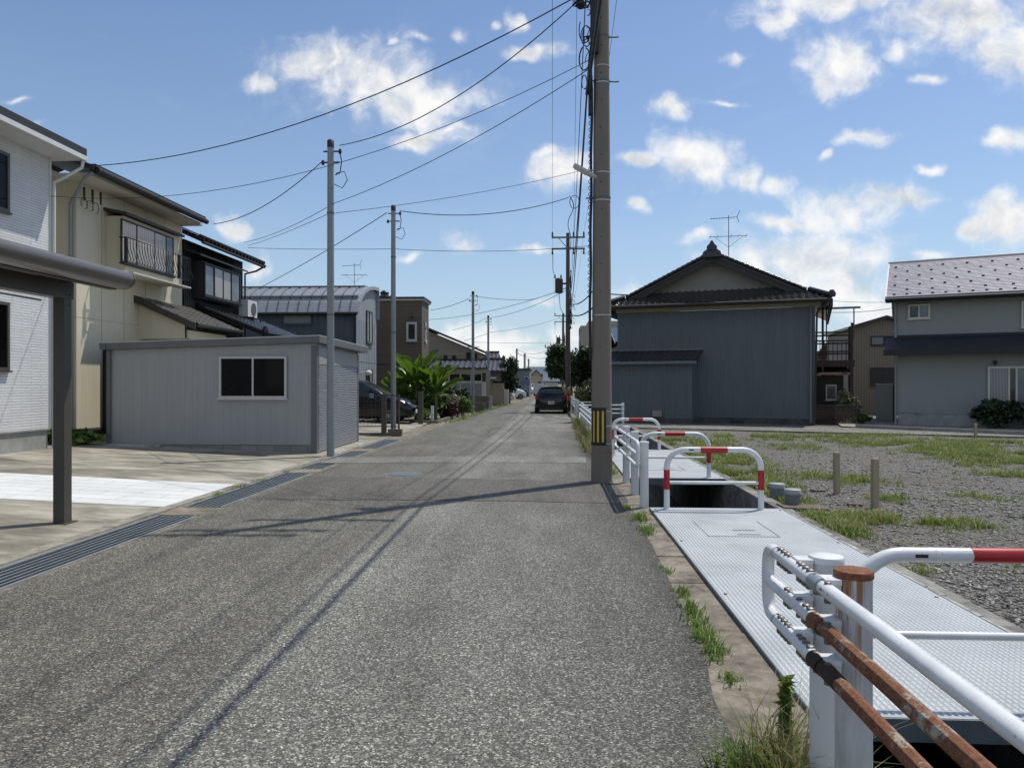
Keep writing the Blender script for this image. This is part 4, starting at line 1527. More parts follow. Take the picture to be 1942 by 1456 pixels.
# ------------------------------------------------------------------ left: barrel-roofed building, brown building
def barrel_building():
    X = onx(676, -8.45) and -8.45
    Y0 = onx(676, X); Y1 = onx(714, X) + 2.2
    t = thing('barrel_roof_building', 'navy metal-clad building under a curved standing-seam barrel roof', 'building', (X, Y0, 0))
    D = Y1 - Y0
    ze = 4.62
    zr = zat(713, 547, X=X) - .05
    Wd = 9.0
    Yr = onx(713, X) - Y0
    w = MB()
    ribbed(w, (-Wd, -.0, 0), UX, -UY, Wd, ze, .3, .02)
    w.build('front_wall', MAT['blue_metal'], t)
    # arc profile of the gable (quarter ellipse up to the ridge then down)
    arc = []
    for k in range(0, 13):
        a = math.pi * k / 12
        y = Yr - Yr * math.cos(a) * (1 if a < math.pi / 2 else .02)
        arc.append((y, ze + (zr - ze) * math.sin(a) ** .85))
    g = MB()
    pts = [(0, 0, 0)] + [(0, y, z) for y, z in arc] + [(0, 1.02 * Yr, 0)]
    g.slab([Vector(p) for p in pts], (-.1, 0, 0))
    for y in np.arange(.25, 1.0 * Yr - .1, .3): g.box(.0, .012, y, y + .03, .0, ze - .2)
    g.box(0, .015, 0, 1.0 * Yr, 2.6, 2.64)
    g.build('gable_wall', MAT['paleblue_metal'], t)
    r = MB()
    arc2 = [(y - (.18 if i == 0 else 0), z + .07 - (.06 if i == 0 else 0)) for i, (y, z) in enumerate(arc)]
    nx = 1
    for (a, b) in zip(arc2, arc2[1:]):
        r.add([(-Wd - .2, a[0], a[1]), (.16, a[0], a[1]), (.16, b[0], b[1]), (-Wd - .2, b[0], b[1])], [(0, 1, 2, 3)])
    r.add([(.16, y, z) for y, z in arc2] + [(.16, y, z - .16) for y, z in arc2], [(i, i + 1, len(arc2) + i + 1, len(arc2) + i) for i in range(len(arc2) - 1)])
    ro = r.build('roof', MAT['galv'], t, angle=30)
    s = MB()
    for i, x in enumerate(np.arange(-Wd, .17, .46)):
        P = [Vector((x, y, z + .02)) for y, z in arc2[:8]]
        s.tube(P, .028, 5)
    s.build('roof_seams', MAT['galv_dark'], ro)
    sn = MB()
    for k in (1, 3):
        y, z = arc2[k]
        y2, z2 = arc2[k + 1]
        ym, zm = (y + y2) / 2, (z + z2) / 2
        sn.tube([(-Wd, ym, zm + .08), (.0, ym, zm + .08)], .045, 6)
    sn.build('snow_rail', MAT['galv_dark'], ro)
    gu = MB(); gu.tube([(-Wd, -.22, ze + .02), (.1, -.22, ze + .02)], .07, 8)
    gu.tube([(-.06, -.2, ze), (-.06, -.08, ze - .3), (-.06, -.08, 0)], .045, 8)
    gu.build('gutter', MAT['black'], t, angle=60)
    a, za = facade((X, Y0), math.pi, 536, 597); b, zb = facade((X, Y0), math.pi, 592, 615)
    window(t, (-a, -.025, zb), UX, -UY, a - b, za - zb, MAT['blue_metal'], ['curtain_grey'], .05, .05)
    ya, yb = onx(694, X) - Y0, onx(704.5, X) - Y0
    for (p0, p1) in ((590, 651), (701, 740)):
        z1_, z0_ = zat(699, p0, X=X), zat(699, p1, X=X)
        window(t, (.016, ya, z0_), UY, UX, yb - ya, z1_ - z0_, MAT['brown_alu'], ['glass', 'curtain'], .05, .05)
    l = MB(); l.lathe([(.02, 0), (.14, .03), (.17, .1), (.14, .19), (.03, .24)], (.35, onx(684, X) - Y0, zat(684, 712, X=X)), 14)
    l.cyl((0, onx(684, X) - Y0, zat(684, 706, X=X)), (.35, onx(684, X) - Y0, zat(684, 706, X=X)), .02)
    l.build('wall_lamp', MAT['white_trim'], t, angle=50)
    antenna('thin aerial on the ridge of the curved barrel roof', (X - 1.05, Y0 + Yr, zr + .02), 1.25, .8)


barrel_building()


def brown_building():
    X = -7.0
    Y0 = onx(800, X); Y1 = onx(813, X)
    t = thing('brown_building', 'boxy brown-sided building with white vertical lettering on its street end', 'building', (X, Y0, 0))
    D = Y1 - Y0
    zt = zat(800, 570, X=X)
    w = MB(); w.box(-8, 0, 0, D, -.1, zt); w.build('wall', MAT['brown_wall'], t)
    j = MB(); j.box(-8.0, .012, -.012, D + .01, 2.62, 2.68); j.build('band', MAT['dark_wood'], t)
    c = MB(); c.box(-8.1, .1, -.1, D + .1, zt, zt + .1); c.build('fascia', MAT['soffit'], t)
    c = MB(); c.box(-8.14, .14, -.14, D + .14, zt + .101, zt + .2); c.build('roof', MAT['roof_dark'], t)
    o = MB(); o.lathe([(.2, 0), (.3, .06), (.22, .2), (.26, .3), (.12, .42)], (-2.15, .5, zt + .2), 12); o.lathe([(.12, 0), (.16, .1), (.05, .2)], (-1.75, .6, zt + .2), 10)
    o.build('roof_ornament', MAT['tile'], t)
    a, za = facade((X, Y0), math.pi, 771, 611); b, zb = facade((X, Y0), math.pi, 791, 647)
    window(t, (-a, -.012, zb), UX, -UY, a - b, za - zb, MAT['alu'], ['glass'], .11, .06)
    v = MB(); v.lathe([(.07, 0), (.09, .05), (.05, .12)], (-(a + b) / 2, -.05, za + .22), 10); v.build('vent_hood', MAT['dark_wood'], t)
    # vertical lettering: four small white characters and a round mark
    ym = (onx(804.5, X) + onx(807.5, X)) / 2 - Y0
    def z_(py): return zat(806, py, X=X)
    h = .34
    def stroke(mb, p, q, wd=.035):
        P, Q = Vector((.03, ym + p[0], p[1])), Vector((.03, ym + q[0], q[1]))
        mb.tube([P, Q], wd, 6)
    ch = [
        (616.5, [((-.13, .14), (.13, .14)), ((.13, .14), (.02, -.02)), ((-.02, .04), (-.08, -.16)), ((-.12, -.02), (.13, -.05))]),
        (625, [((-.10, .15), (.08, .10)), ((.10, .12), (.12, -.12)), ((-.08, -.14), (.12, -.12))]),
        (632, [((-.1, .12), (.08, .12)), ((.02, .12), (-.08, -.14)), ((.02, .0), (.12, -.14))]),
        (641, [((-.02, .2), (-.1, -.2)), ((.02, .2), (.13, -.22))]),
    ]
    for py, st in ch:
        m = MB(); z0 = z_(py)
        for p, q in st: stroke(m, (p[0], z0 + p[1]), (q[0], z0 + q[1]))
        m.build('letter', MAT['white_trim'], t)
    m = MB(); m.lathe([(.02, 0), (.1, .02), (.12, .06), (.08, .1)], (.0, ym, z_(649)), 14, 'x'); m.build('letter', MAT['white_trim'], t)
    l = MB(); l.lathe([(.05, 0), (.1, .05), (.1, .15), (.04, .2)], (.2, D - .4, 2.3), 10); l.build('wall_lamp', MAT['white_trim'], t)


brown_building()


# ------------------------------------------------------------------ fence in front of the dark car
def car_fence():
    Y = 22.3
    t = thing('mesh_fence', 'low brown mesh fence on a block kerb in front of the black minivan', 'fence', (-4.62, Y, .02))
    b = MB(); b.box(-3.2, .06, -.09, .09, -.1, .09); b.box(-.35, .07, -.1, .1, .09, .2); b.build('kerb', MAT['block_dark'], t)
    p = MB(); p.box(-.56, -.42, -.06, .06, .09, 1.27); p.build('post', MAT['brown_alu'], t)
    for x in (-.03, -2.4):
        p = MB(); p.box(x - .025, x + .025, -.025, .025, .09, 1.26); p.build('post', MAT['brown_alu'], t)
    r = MB(); r.box(-3.2, -.03, -.02, .02, 1.22, 1.25); r.box(-3.2, -.03, -.015, .015, .27, .3); r.build('rail', MAT['brown_alu'], t)
    m = MB()
    for z in np.arange(.36, 1.2, .075): m.box(-3.2, -.03, -.004, .004, z, z + .007)
    for x in np.arange(-3.15, -.05, .12): m.box(x, x + .005, -.008, -.004, .3, 1.22)
    m.build('mesh_panel', MAT['brown_alu'], t)
    g = gr(798, 805)
    t2 = thing('gate_post', 'brown square gate post standing before the banana plants', 'post', (g.x, g.y, 0))
    p = MB(); p.box(-.085, .085, -.085, .085, -.05, 1.28); p.box(-.092, .092, -.092, .092, 1.28, 1.31); p.build('shaft', MAT['brown_alu'], t2)
    g = gr(820, 800)
    t3 = thing('marker_stake', 'slim white marker stake in the flower bed below the banana plants', 'stake', (g.x, g.y, 0))
    p = MB(); p.box(-.055, .055, -.05, .05, -.05, .66); p.box(-.06, .06, -.055, .055, .66, .68); p.build('shaft', MAT['white_paint'], t3)
    e = MB()
    a = gr(776, 803); b_ = gr(822, 803)
    e.box(a.x, b_.x + .2, b_.y, b_.y + .14, -.05, .12)
    e.box(b_.x + .06, b_.x + .2, b_.y + .14, b_.y + 7, -.05, .12)
    o = e.build('bed_edging', MAT['block_dark']); tag(o, 'low weathered block edging around the banana bed', 'edging')


car_fence()

# ------------------------------------------------------------------ left, farther: tan gable, tiled houses, garden walls
def far_left():
    Y = 60
    P = lambda px, py: Vector((ray(px, py).x * Y / ray(px, py).y, Y, CAMH + ray(px, py).z * Y / ray(px, py).y))
    a, b = P(806, 619), P(916, 664)
    t = thing('tan_house', 'tan house with one long dark roof slope falling toward the street', 'house', (b.x, Y, 0))
    W = b.x - a.x
    za, zb = a.z - .25, b.z - .25
    w = MB()
    w.slab([(-W, 0, -.1), (-.3, 0, -.1), (-.3, 0, zb + .1), (-W, 0, za), ], (0, 7, 0))
    w.slab([(-W - 5, 0, -.1), (-W - .001, 0, -.1), (-W - .001, 0, za), (-W - 5, 0, za - 2.0)], (0, 7, 0))
    w.build('wall', MAT['tan_wall'], t)
    r = MB()
    r.slab([(-W, -.35, za + .12), (.15, -.35, zb + .02), (.15, 7.3, zb + .02), (-W, 7.3, za + .12)], (0, 0, .16))
    r.slab([(-W - 5, -.35, za - 1.9), (-W - .001, -.35, za + .12), (-W - .001, 7.3, za + .12), (-W - 5, 7.3, za - 1.9)], (0, 0, .16))
    r.build('roof', MAT['roof_dark'], t)
    l = MB(); zl0 = P(850, 659).z; l.box(-W, -.3, -.03, -.001, zl0, zl0 + .06); l.build('band', MAT['tan_corr'], t)
    for (x0, y0, x1, y1) in ((841, 673.5, 848.5, 681), (857, 673.5, 865, 681), (884, 668, 893, 681), (899, 670, 905, 681)):
        p, q = P(x0, y1 + 1), P(x1, y0)
        window(t, (p.x - b.x, -.012, p.z), UX, -UY, q.x - p.x, q.z - p.z, MAT['dark_wood'], ['glass'], .06, .04)

    # tiled house with the glazed porch
    Y = 50
    P = lambda px, py, Y=Y: Vector((ray(px, py).x * Y / ray(px, py).y, Y, CAMH + ray(px, py).z * Y / ray(px, py).y))
    c = P(921, 703)
    t = thing('tiled_house', 'low house with silver tiled roof above a long glazed porch', 'house', (c.x, Y, 0))
    def L(px, py, dy=0):
        p = P(px, py, Y + dy); return (p.x - c.x, dy, p.z)
    e0, e1, r1, r0 = L(808, 698, -.5), L(922, 698, -.5), L(919, 684.5, 1.6), L(825, 684.5, 1.6)
    zz = e0[2]
    tile_roof('roof', [[e0, (e1[0], -.5, zz), (r1[0], 1.6, r1[2]), (r0[0], 1.6, r1[2])]], MAT['tile_grey'], t, .36, .4, .06, .03, .08, res=6)
    rg = MB(); rg.box(r0[0], r1[0], 1.5, 1.75, r1[2], r1[2] + .16); rg.lathe([(.14, 0), (.12, .2), (.04, .32)], (r0[0], 1.6, r1[2]), 8); rg.build('ridge', MAT['tile'], t)
    bk = MB(); bk.slab([(r0[0], 1.76, r1[2]), (r1[0], 1.76, r1[2]), (r1[0], 4.2, zz), (r0[0], 4.2, zz)], (0, 0, .06)); bk.build('rear_roof', MAT['tile'], t)
    x0 = L(822, 700)[0]; x1 = 0
    bm_ = MB(); zt = L(860, 701)[2]; bm_.box(x0, L(920, 700)[0], -.02, .12, zt - .22, zz - .08); bm_.build('lintel', MAT['soffit'], t)
    w = MB(); w.box(x0, x1, .12, 4.0, -.1, zz - .1); w.build('wall', MAT['dark_wood'], t)
    zm = L(860, 725)[2]
    xs = [L(p, 700)[0] for p in (838, 851.5, 873.5, 894, 914.5)]
    for a, b in zip(xs, xs[1:]):
        window(t, (a, .04, zm + .05), UX, -UY, b - a - .01, zt - .24 - zm - .05, MAT['alu'], ['glass'], .05, .05, False)
        window(t, (a, .04, .35), UX, -UY, b - a - .01, zm - .4, MAT['alu'], ['curtain_grey'], .04, .05, False)
    pl = MB(); pl.box(L(914.5, 700)[0], 0, -.02, .11, -.1, zm); pl.build('end_wall', MAT['soffit'], t)
    rr = MB(); rr.box(x0, 0, -.03, .02, zm - .03, zm + .045); rr.build('rail', MAT['alu'], t)

    # its wing farther along the street
    Y = 58
    c = P(957, 704, Y)
    t = thing('tiled_house', 'silver tiled roof wing farther along, just left of the dark street tree', 'house', (c.x, Y, 0))
    def L2(px, py, dy=0):
        p = P(px, py, Y + dy); return (p.x - c.x, dy, p.z)
    e0, e1, r1, r0 = L2(915, 703, -.5), L2(961, 703, -.5), L2(955, 683, 1.9), L2(915, 683, 1.9)
    tile_roof('roof', [[e0, e1, r1, r0]], MAT['tile_grey'], t, .36, .4, .06, .03, .08)
    rg = MB(); rg.box(r0[0], r1[0], 1.8, 2.05, r1[2], r1[2] + .2); rg.lathe([(.16, 0), (.14, .25), (.04, .4)], (r1[0], 1.9, r1[2]), 8); rg.build('ridge', MAT['tile'], t)
    w = MB(); w.box(L2(915, 700)[0], -.2, .1, 4, -.1, e0[2] + .02); w.build('wall', MAT['tan_wall'], t)
    d = MB(); x = L2(935, 720)[0]; d.slab([(x - 1.2, -.7, 2.0), (x + .3, -.7, 2.0), (x + .3, .1, 2.15), (x - 1.2, .1, 2.15)], (0, 0, .06)); d.build('door_canopy', MAT['white_trim'], t)
    x = L2(940, 720)[0]
    window(t, (x - .3, .09, .9), UX, -UY, .8, 1.0, MAT['alu'], ['glass'], .05, .05)
    Y = 70
    c = P(947, 690, Y)
    t = thing('tiled_house', 'small silver tiled roof showing above the nearer tiled ridges', 'house', (c.x, Y, 0))
    q0 = P(918, 686, Y).x - c.x
    zt = P(930, 668, Y).z; zb = P(930, 684, Y).z
    tile_roof('roof', [[(q0, -.4, zb), (.25, -.4, zb), (-.15, 1.4, zt), (q0, 1.4, zt)]], MAT['tile_grey'], t, .36, .4, .06, .03, .08)
    w = MB(); w.box(q0, 0, .0, 3, -.1, zb); w.build('wall', MAT['tan_wall'], t)
    rg = MB(); rg.box(q0, -.1, 1.3, 1.55, zt, zt + .18); rg.build('ridge', MAT['tile'], t)

    # block walls and the patterned garden wall
    a, b = gr(846, 781), gr(918, 781)
    w = MB(); w.box(-(b.x - a.x), 0, -.07, .07, -.1, zat(900, 765, Y=a.y)); w.box(-(b.x - a.x), 0, -.08, .08, zat(900, 765, Y=a.y), zat(900, 765, Y=a.y) + .04)
    o = w.build('block_wall', MAT['block_dark']); o.location = (b.x, b.y, 0); tag(o, 'low dark block wall right behind the flower bed', 'wall')
    a, b = gr(893, 776), gr(933, 776)
    zt = zat(915, 752, Y=a.y)
    t = thing('block_wall', 'taller dark block wall ending in a pale pillar by the street', 'wall', (b.x, b.y, 0))
    w = MB(); w.box(-(b.x - a.x) - 2.2, -.2, -.08, .08, -.1, zt); w.box(-(b.x - a.x) - 2.2, -.2, -.09, .09, zt, zt + .05); w.build('blocks', MAT['block_dark'], t)
    w = MB(); w.box(-.199, .0, -.1, .1, -.1, zt + .04); w.build('pillar', MAT['pale_conc'], t)
    a, b = gr(926, 769), gr(956, 769)
    zt = zat(940, 726.5, Y=a.y); zm = zat(940, 740, Y=a.y)
    t = thing('garden_wall', 'cream garden wall topped by a band of pierced zigzag blocks', 'wall', (b.x, b.y, 0))
    W = b.x - a.x
    w = MB(); w.box(-W, 0, -.08, .08, -.1, zm); w.box(-W, .02, -.1, .1, zm, zm + .09); w.build('wall', MAT['tan_light'], t)
    z0, z1 = zm + .09, zt
    fr = MB(); fr.box(-W, 0, -.07, .07, z1 - .07, z1)
    n = 4
    for i in range(n):
        x0, x1 = -W + W * i / n, -W + W * (i + 1) / n
        xm = (x0 + x1) / 2
        fr.slab([(x0, -.06, z0), (x0 + .1, -.06, z0), (xm + .05, -.06, z1 - .07), (xm - .05, -.06, z1 - .07)], (0, .12, 0))
        fr.slab([(x1 - .1, -.061, z0), (x1, -.061, z0), (xm + .05, -.061, z1 - .071), (xm - .05, -.061, z1 - .071)], (0, .118, 0))
    fr.box(-W, 0, .0, .05, z0, z1 - .07)
    fr.build('pierced_blocks', MAT['tan_light'], t)
    p = MB(); p.box(.001, .34, -.17, .17, -.1, zm + .06); p.build('pillar', MAT['cream'], t)


far_left()


# ------------------------------------------------------------------ far end of the street
def small_house(name, label, x0, x1, y0, depth, zw, zr, wall, roof, axis='gable', wins=(), cat='house'):
    t = thing(name, label, cat, ((x0 + x1) / 2, y0, 0))
    h = (x1 - x0) / 2
    w = MB()
    if axis == 'gable':
        w.slab([(-h, 0, -.1), (h, 0, -.1), (h, 0, zw), (0, 0, zr), (-h, 0, zw)], (0, depth, 0))
    else:
        w.box(-h, h, 0, depth, -.1, zw)
    w.build('wall', MAT[wall], t)
    r = MB()
    o = .35
    if axis == 'gable':
        k = (zr - zw) / h
        for s in (-1, 1):
            P = [(s * (h + o), -o, zw - k * o + .02), (0, -o, zr + .02), (0, depth + o, zr + .02), (s * (h + o), depth + o, zw - k * o + .02)]
            r.slab(P, (0, 0, .14))
    elif axis == 'side':
        r.slab([(-h - o, -o, zw), (h + o, -o, zw), (h + o, depth / 2, zr), (-h - o, depth / 2, zr)], (0, 0, .14))
        r.slab([(-h - o, depth / 2 + .001, zr), (h + o, depth / 2 + .001, zr), (h + o, depth + o, zw), (-h - o, depth + o, zw)], (0, 0, .14))
    else:
        r.box(-h - .1, h + .1, -.1, depth + .1, zw + .001, zw + .25)
    r.build('roof', MAT[roof], t)
    for (x, z, ww, hh) in wins:
        window(t, (x, -.012, z), UX, -UY, ww, hh, MAT['alu'], ['glass'], .06, .04)
    return t


def fx(px, Y): return ray(px, 728).x * Y / ray(px, 728).y
small_house('row_house', 'grey-blue flat-topped house past the dark street tree', fx(979, 92), fx(1004, 92), 92, 9, 3.3, 4.0, 'bluegrey', 'roof_dark', 'flat', ((.2, 1.9, .5, .6), (-.6, .5, .5, 1)))
small_house('gable_house', 'tan gabled house closing the end of the street', fx(1003, 135), fx(1031, 135), 135, 10, 2.7, 4.1, 'tan_light', 'roof_dark', 'gable', ((.2, 1.6, .8, .5),))
small_house('gable_house', 'paler house whose roof shows above the tan gable', fx(1000, 160), fx(1037, 160), 160, 10, 3.6, 5.3, 'tan_wall', 'tile_grey', 'side')
small_house('row_house', 'pale little house under the right-hand trees at the street end', fx(1033, 120), fx(1058, 120), 120, 10, 1.9, 3.1, 'soffit', 'tile_grey', 'side')
w = MB(); w.box(-.75, .75, -.1, .1, -.1, 1.7)
o = w.build('garden_wall', MAT['white_trim']); o.location = (fx(1022, 100), 100, 0); tag(o, 'white garden wall at the far bend of the street', 'wall')
sg = thing('shop_sign', 'small slate-blue signboard on a wall bracket past the street tree', 'sign', (fx(996, 88), 88, 0))
m = MB(); m.box(-.55, .55, -.1, .1, 1.45, 2.2); m.build('board', plain('violet_sign', (.12, .12, .19), .5), sg)
m = MB(); m.cyl((.0, 0, 0), (0, 0, 1.45), .06); m.build('pole', MAT['steel_pole'], sg)
# apartment block standing beyond the trees on the right
t = thing('apartment_block', 'tall grey apartment block far off behind the concrete pole', 'building', (fx(1101, 150), 150, 0))
m = MB(); m.box(0, 9, 0, 10, -.1, 13.4); m.box(1.6, 9, 1, 10, 13.4, 14.4); m.build('wall', MAT['gable_grey'], t)
m = MB()
for z in np.arange(1.5, 13, 2.6): m.box(-.02, -.001, 1, 9, z, z + 1.2)
m.build('gallery_openings', MAT['dark_wood'], t)
# hills on the horizon
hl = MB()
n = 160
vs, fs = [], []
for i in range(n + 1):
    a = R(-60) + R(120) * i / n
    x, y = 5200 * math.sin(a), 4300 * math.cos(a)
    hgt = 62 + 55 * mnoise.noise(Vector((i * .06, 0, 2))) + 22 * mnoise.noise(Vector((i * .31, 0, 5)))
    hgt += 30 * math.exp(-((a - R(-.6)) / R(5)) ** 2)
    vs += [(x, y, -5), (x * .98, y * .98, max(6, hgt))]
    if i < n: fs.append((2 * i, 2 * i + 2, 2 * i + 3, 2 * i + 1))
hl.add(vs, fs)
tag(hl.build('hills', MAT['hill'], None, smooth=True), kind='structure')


# ------------------------------------------------------------------ poles
def steel_pole(px, py_base, ytop_px, lab, d=None, r=.075):
    g = gr(px, py_base) if d is None else at(px, 728, d)
    X, Y = g.x, g.y
    zt = zat(px, ytop_px, Y=Y) if d is None else at(px, ytop_px, d).z
    t = thing('steel_pole', lab, 'service pole', (X, Y, 0), 0, 'slim steel service poles along the left kerb')
    p = MB(); p.lathe([(r * 1.12, -.05), (r * .92, zt)], seg=18); p.build('shaft', MAT['steel_pole'], t, angle=60)
    c = MB(); c.lathe([(r * 1.0, zt - .10), (r * 1.02, zt + .05), (r * .6, zt + .08)], seg=16); c.build('cap', MAT['black'], t, angle=50)
    b = MB()
    for dz in (.18, .42): b.tube([(-.16, 0, zt - dz), (.2, 0, zt - dz)], .018, 6)
    b.tube([(.2, 0, zt - .18), (.24, .02, zt - .4), (.21, 0, zt - .65), (.1, 0, zt - .7)], .012, 6)
    b.tube([(.12, 0, zt - .66), (.3, .02, zt - .62), (.36, .05, zt - .8), (.26, .02, zt - .98), (.08, 0, zt - .9)], .010, 6)
    b.lathe([(.03, 0), (.04, .04), (.025, .1)], (-.17, 0, zt - .47), 8); b.lathe([(.03, 0), (.04, .04), (.025, .1)], (.21, 0, zt - .23), 8)
    b.build('fittings', MAT['cable'], t)
    s = MB()
    for z in (zt * .45, zt - 1.55): s.lathe([(r * 1.08, z), (r * 1.08, z + .04)], seg=16)
    s.build('strap', MAT['bolt'], t)
    return Vector((X, Y, zt))


SP1 = steel_pole(627, 866, 272, 'nearest slim steel service pole, at the corner of the grey shed')
SP2 = steel_pole(746, 826, 394, 'slim steel service pole beside the brown mesh fence')
SP3 = steel_pole(897, 785, 555, 'slim steel service pole at the end of the flower bed')
SP4 = steel_pole(926, 0, 600, 'slim dark service pole rising behind the pierced garden wall', 58, .085)
SP5 = steel_pole(980, 0, 662, 'short-looking service pole just right of the dark street tree', 108, .13)
SP6 = steel_pole(995, 0, 671, 'service pole between two others at the street end', 133, .19)
SP7 = steel_pole(1002.5, 0, 681, 'most distant slim service pole at the street end', 158, .16)


# the big concrete pole
P1 = gr(1141, 915)
PZ = 12.4


def main_pole():
    t = thing('utility_pole', 'large concrete utility pole with black and yellow striped guard at the road edge', 'utility pole', (P1.x, P1.y, 0), 0, 'utility poles along the right side of the road')
    r0, r1 = .172, .085
    rz = lambda z: r0 + (r1 - r0) * z / PZ
    p = MB(); p.lathe([(rz(-.1), -.1)] + [(rz(z), z) for z in np.linspace(0, PZ, 14)], seg=40); p.build('shaft', MAT['pole_conc'], t, angle=60)
    # striped wrap facing the traffic
    za, zb = zat(1141, 845, Y=P1.y - .17), zat(1141, 773, Y=P1.y - .17)
    A0, A1 = R(-152), R(-62)
    def wrap(mb, a0, a1, z0, z1, dr, n=16):
        vs, fs = [], []
        for k in range(n + 1):
            a = a0 + (a1 - a0) * k / n
            for z in (z0, z1):
                rr = rz(z) + dr
                vs.append((rr * math.cos(a), rr * math.sin(a), z))
        for k in range(n): fs.append((2 * k, 2 * k + 2, 2 * k + 3, 2 * k + 1))
        mb.add(vs, fs)
    m = MB(); wrap(m, R(-205), R(-68), za, zb, .005, 24); g = m.build('stripe_guard', MAT['black'], t, smooth=True)
    m = MB()
    for a in (-170, -145, -119, -93):
        wrap(m, R(a), R(a + 11), za + .055, zb - .055, .009, 5)
    m.build('yellow_stripe', MAT['yellow'], g, smooth=True)
    s = MB()
    for z in (za + .02, (za + zb) / 2, zb - .07, 2.7, 4.55, 5.0, 6.45, 6.72):
        s.lathe([(rz(z) + .004, z), (rz(z) + .004, z + .018)], seg=30)
    s.build('strap', MAT['strap'], t)
    b = MB()
    for z, sx in ((6.48, 1), (4.6, 0), (7.2, 1)):
        b.lathe([(rz(z) + .006, z), (rz(z) + .006, z + .025)], seg=30)
        if sx: b.tube([(rz(z), -.02, z + .01), (rz(z) + .1, -.03, z + .0), (rz(z) + .15, -.03, z + .005)], .012, 6)
        b.tube([(-rz(z), -.1, z), (-rz(z) - .12, -.12, z - .02)], .012, 6)
    b.build('cable_band', MAT['galv_dark'], t)
    h = MB()
    for i, z in enumerate(np.arange(2.2, 11, .44)):
        h.lathe([(.012, -.004), (.012, .004)], (-.02 + .01 * (i % 2), -rz(z) - .0, z), 8)
    h.build('bolt_holes', MAT['black'], t)
    # black riser cable bundle down the road-side edge
    c = MB()
    zr = np.linspace(2.0, 6.3, 30)
    c.tube([(-rz(z) - .035 - .006 * math.sin(z * 5), -.05, z) for z in zr], .022, 8)
    c.tube([(-rz(z) - .03, .02 + .012 * math.sin(z * 9), z) for z in np.linspace(2.6, 6.4, 40)], .012, 6)
    # wound spiral
    pts = []
    for z in np.linspace(3.0, 6.0, 260):
        pts.append((-rz(z) - .055 + .022 * math.cos(z * 60), -.05 + .022 * math.sin(z * 60), z))
    c.tube(pts, .006, 4)
    c.build('riser_cable', MAT['cable'], t)
    x = MB()
    x.box(-.215, -.15, -.1, .02, 5.95, 6.55); x.box(-.19, -.07, -.19, -.1, 6.9, 7.75)
    x.build('splice_box', MAT['black'], t)
    # tangle of drop wires near the top of the picture
    random.seed(5)
    w = MB()
    for i in range(16):
        z0 = random.uniform(6.4, 8.8); cx = random.uniform(-.30, -.17); cy = random.uniform(-.15, .05)
        R0 = random.uniform(.05, .16); q = random.uniform(0, 6)
        L = [(cx + R0 * .6 * math.cos(q + a), cy + .05 * math.sin(a * 1.3), z0 + R0 * 1.4 * math.sin(q + a)) for a in np.linspace(0, random.uniform(2.5, 6), 14)]
        w.tube(L, random.choice([.007, .009, .012]), 5)
    for i in range(9):
        L = []
        x0 = -.16 - .02 * random.random()
        for z in np.linspace(6.2, 8.9, 22):
            L.append((x0 + .03 * mnoise.noise(Vector((z * 2, i * 3.1, 0))), -.1 + .05 * mnoise.noise(Vector((z * 2, 7, i * 2.2))), z))
        w.tube(L, .009, 5)
    # loops hanging out toward the road at the top
    cx, cz = at(1102, 14, P1.y).x - P1.x, at(1102, 14, P1.y).z
    for i in range(9):
        R0 = random.uniform(.05, .13)
        w.tube([(cx + random.uniform(-.1, .12) + R0 * math.cos(a), -.05 + .06 * math.sin(a + i), cz + .05 + R0 * 1.2 * math.sin(a)) for a in np.linspace(random.uniform(0, 2), random.uniform(4, 6.2), 14)], .009, 5)
    w.tube([(-.12, 0, cz + .25), (cx - .05, 0, cz + .22), (cx - .22, 0, cz + .2)], .02, 6)
    w.build('drop_wires', MAT['cable'], t)
    # crossarms and insulators above
    a = MB()
    for z in (9.6, 11.3, 12.0): a.box(-.85, .85, -.16, -.1, z, z + .08)
    a.build('crossarm', MAT['galv'], t)
    for z in (9.68, 11.38, 12.08):
        for x_ in (-.8, -.4, .4, .8):
            a = MB(); a.lathe([(.03, 0), (.05, .05), (.03, .08), (.05, .12), (.03, .18)], (x_, -.13, z), 10); a.build('insulator', MAT['white_trim'], t)
    # street lamp: a slim tube on a slanting bracket
    l = thing('street_lamp', 'slim tube street lamp slanting from the concrete pole over the road', 'street lamp', (P1.x, P1.y - .13, 0))
    e = at(1089, 314, P1.y - .3) - Vector((P1.x, P1.y - .13, 0)); f = at(1131, 337, P1.y - .13) - Vector((P1.x, P1.y - .13, 0))
    dn = (e - f).normalized()
    m = MB()
    m.tube([f, f.lerp(e, .35), e], [.032, .045, .042], 12); m.build('housing', MAT['lamp_shell'], l, angle=50)
    m = MB(); m.tube([f + Vector((0, 0, .12)), f.lerp(e, .42) + Vector((0, 0, .03))], .012, 6); m.tube([f + Vector((.05, .08, .02)), f], .03, 8); m.build('bracket', MAT['strap'], l)
    m = MB(); m.tube([f.lerp(e, .45) - Vector((0, 0, .03)), f.lerp(e, .97) - Vector((0, 0, .03))], .026, 10); m.build('lens', MAT['cream'], l)


main_pole()


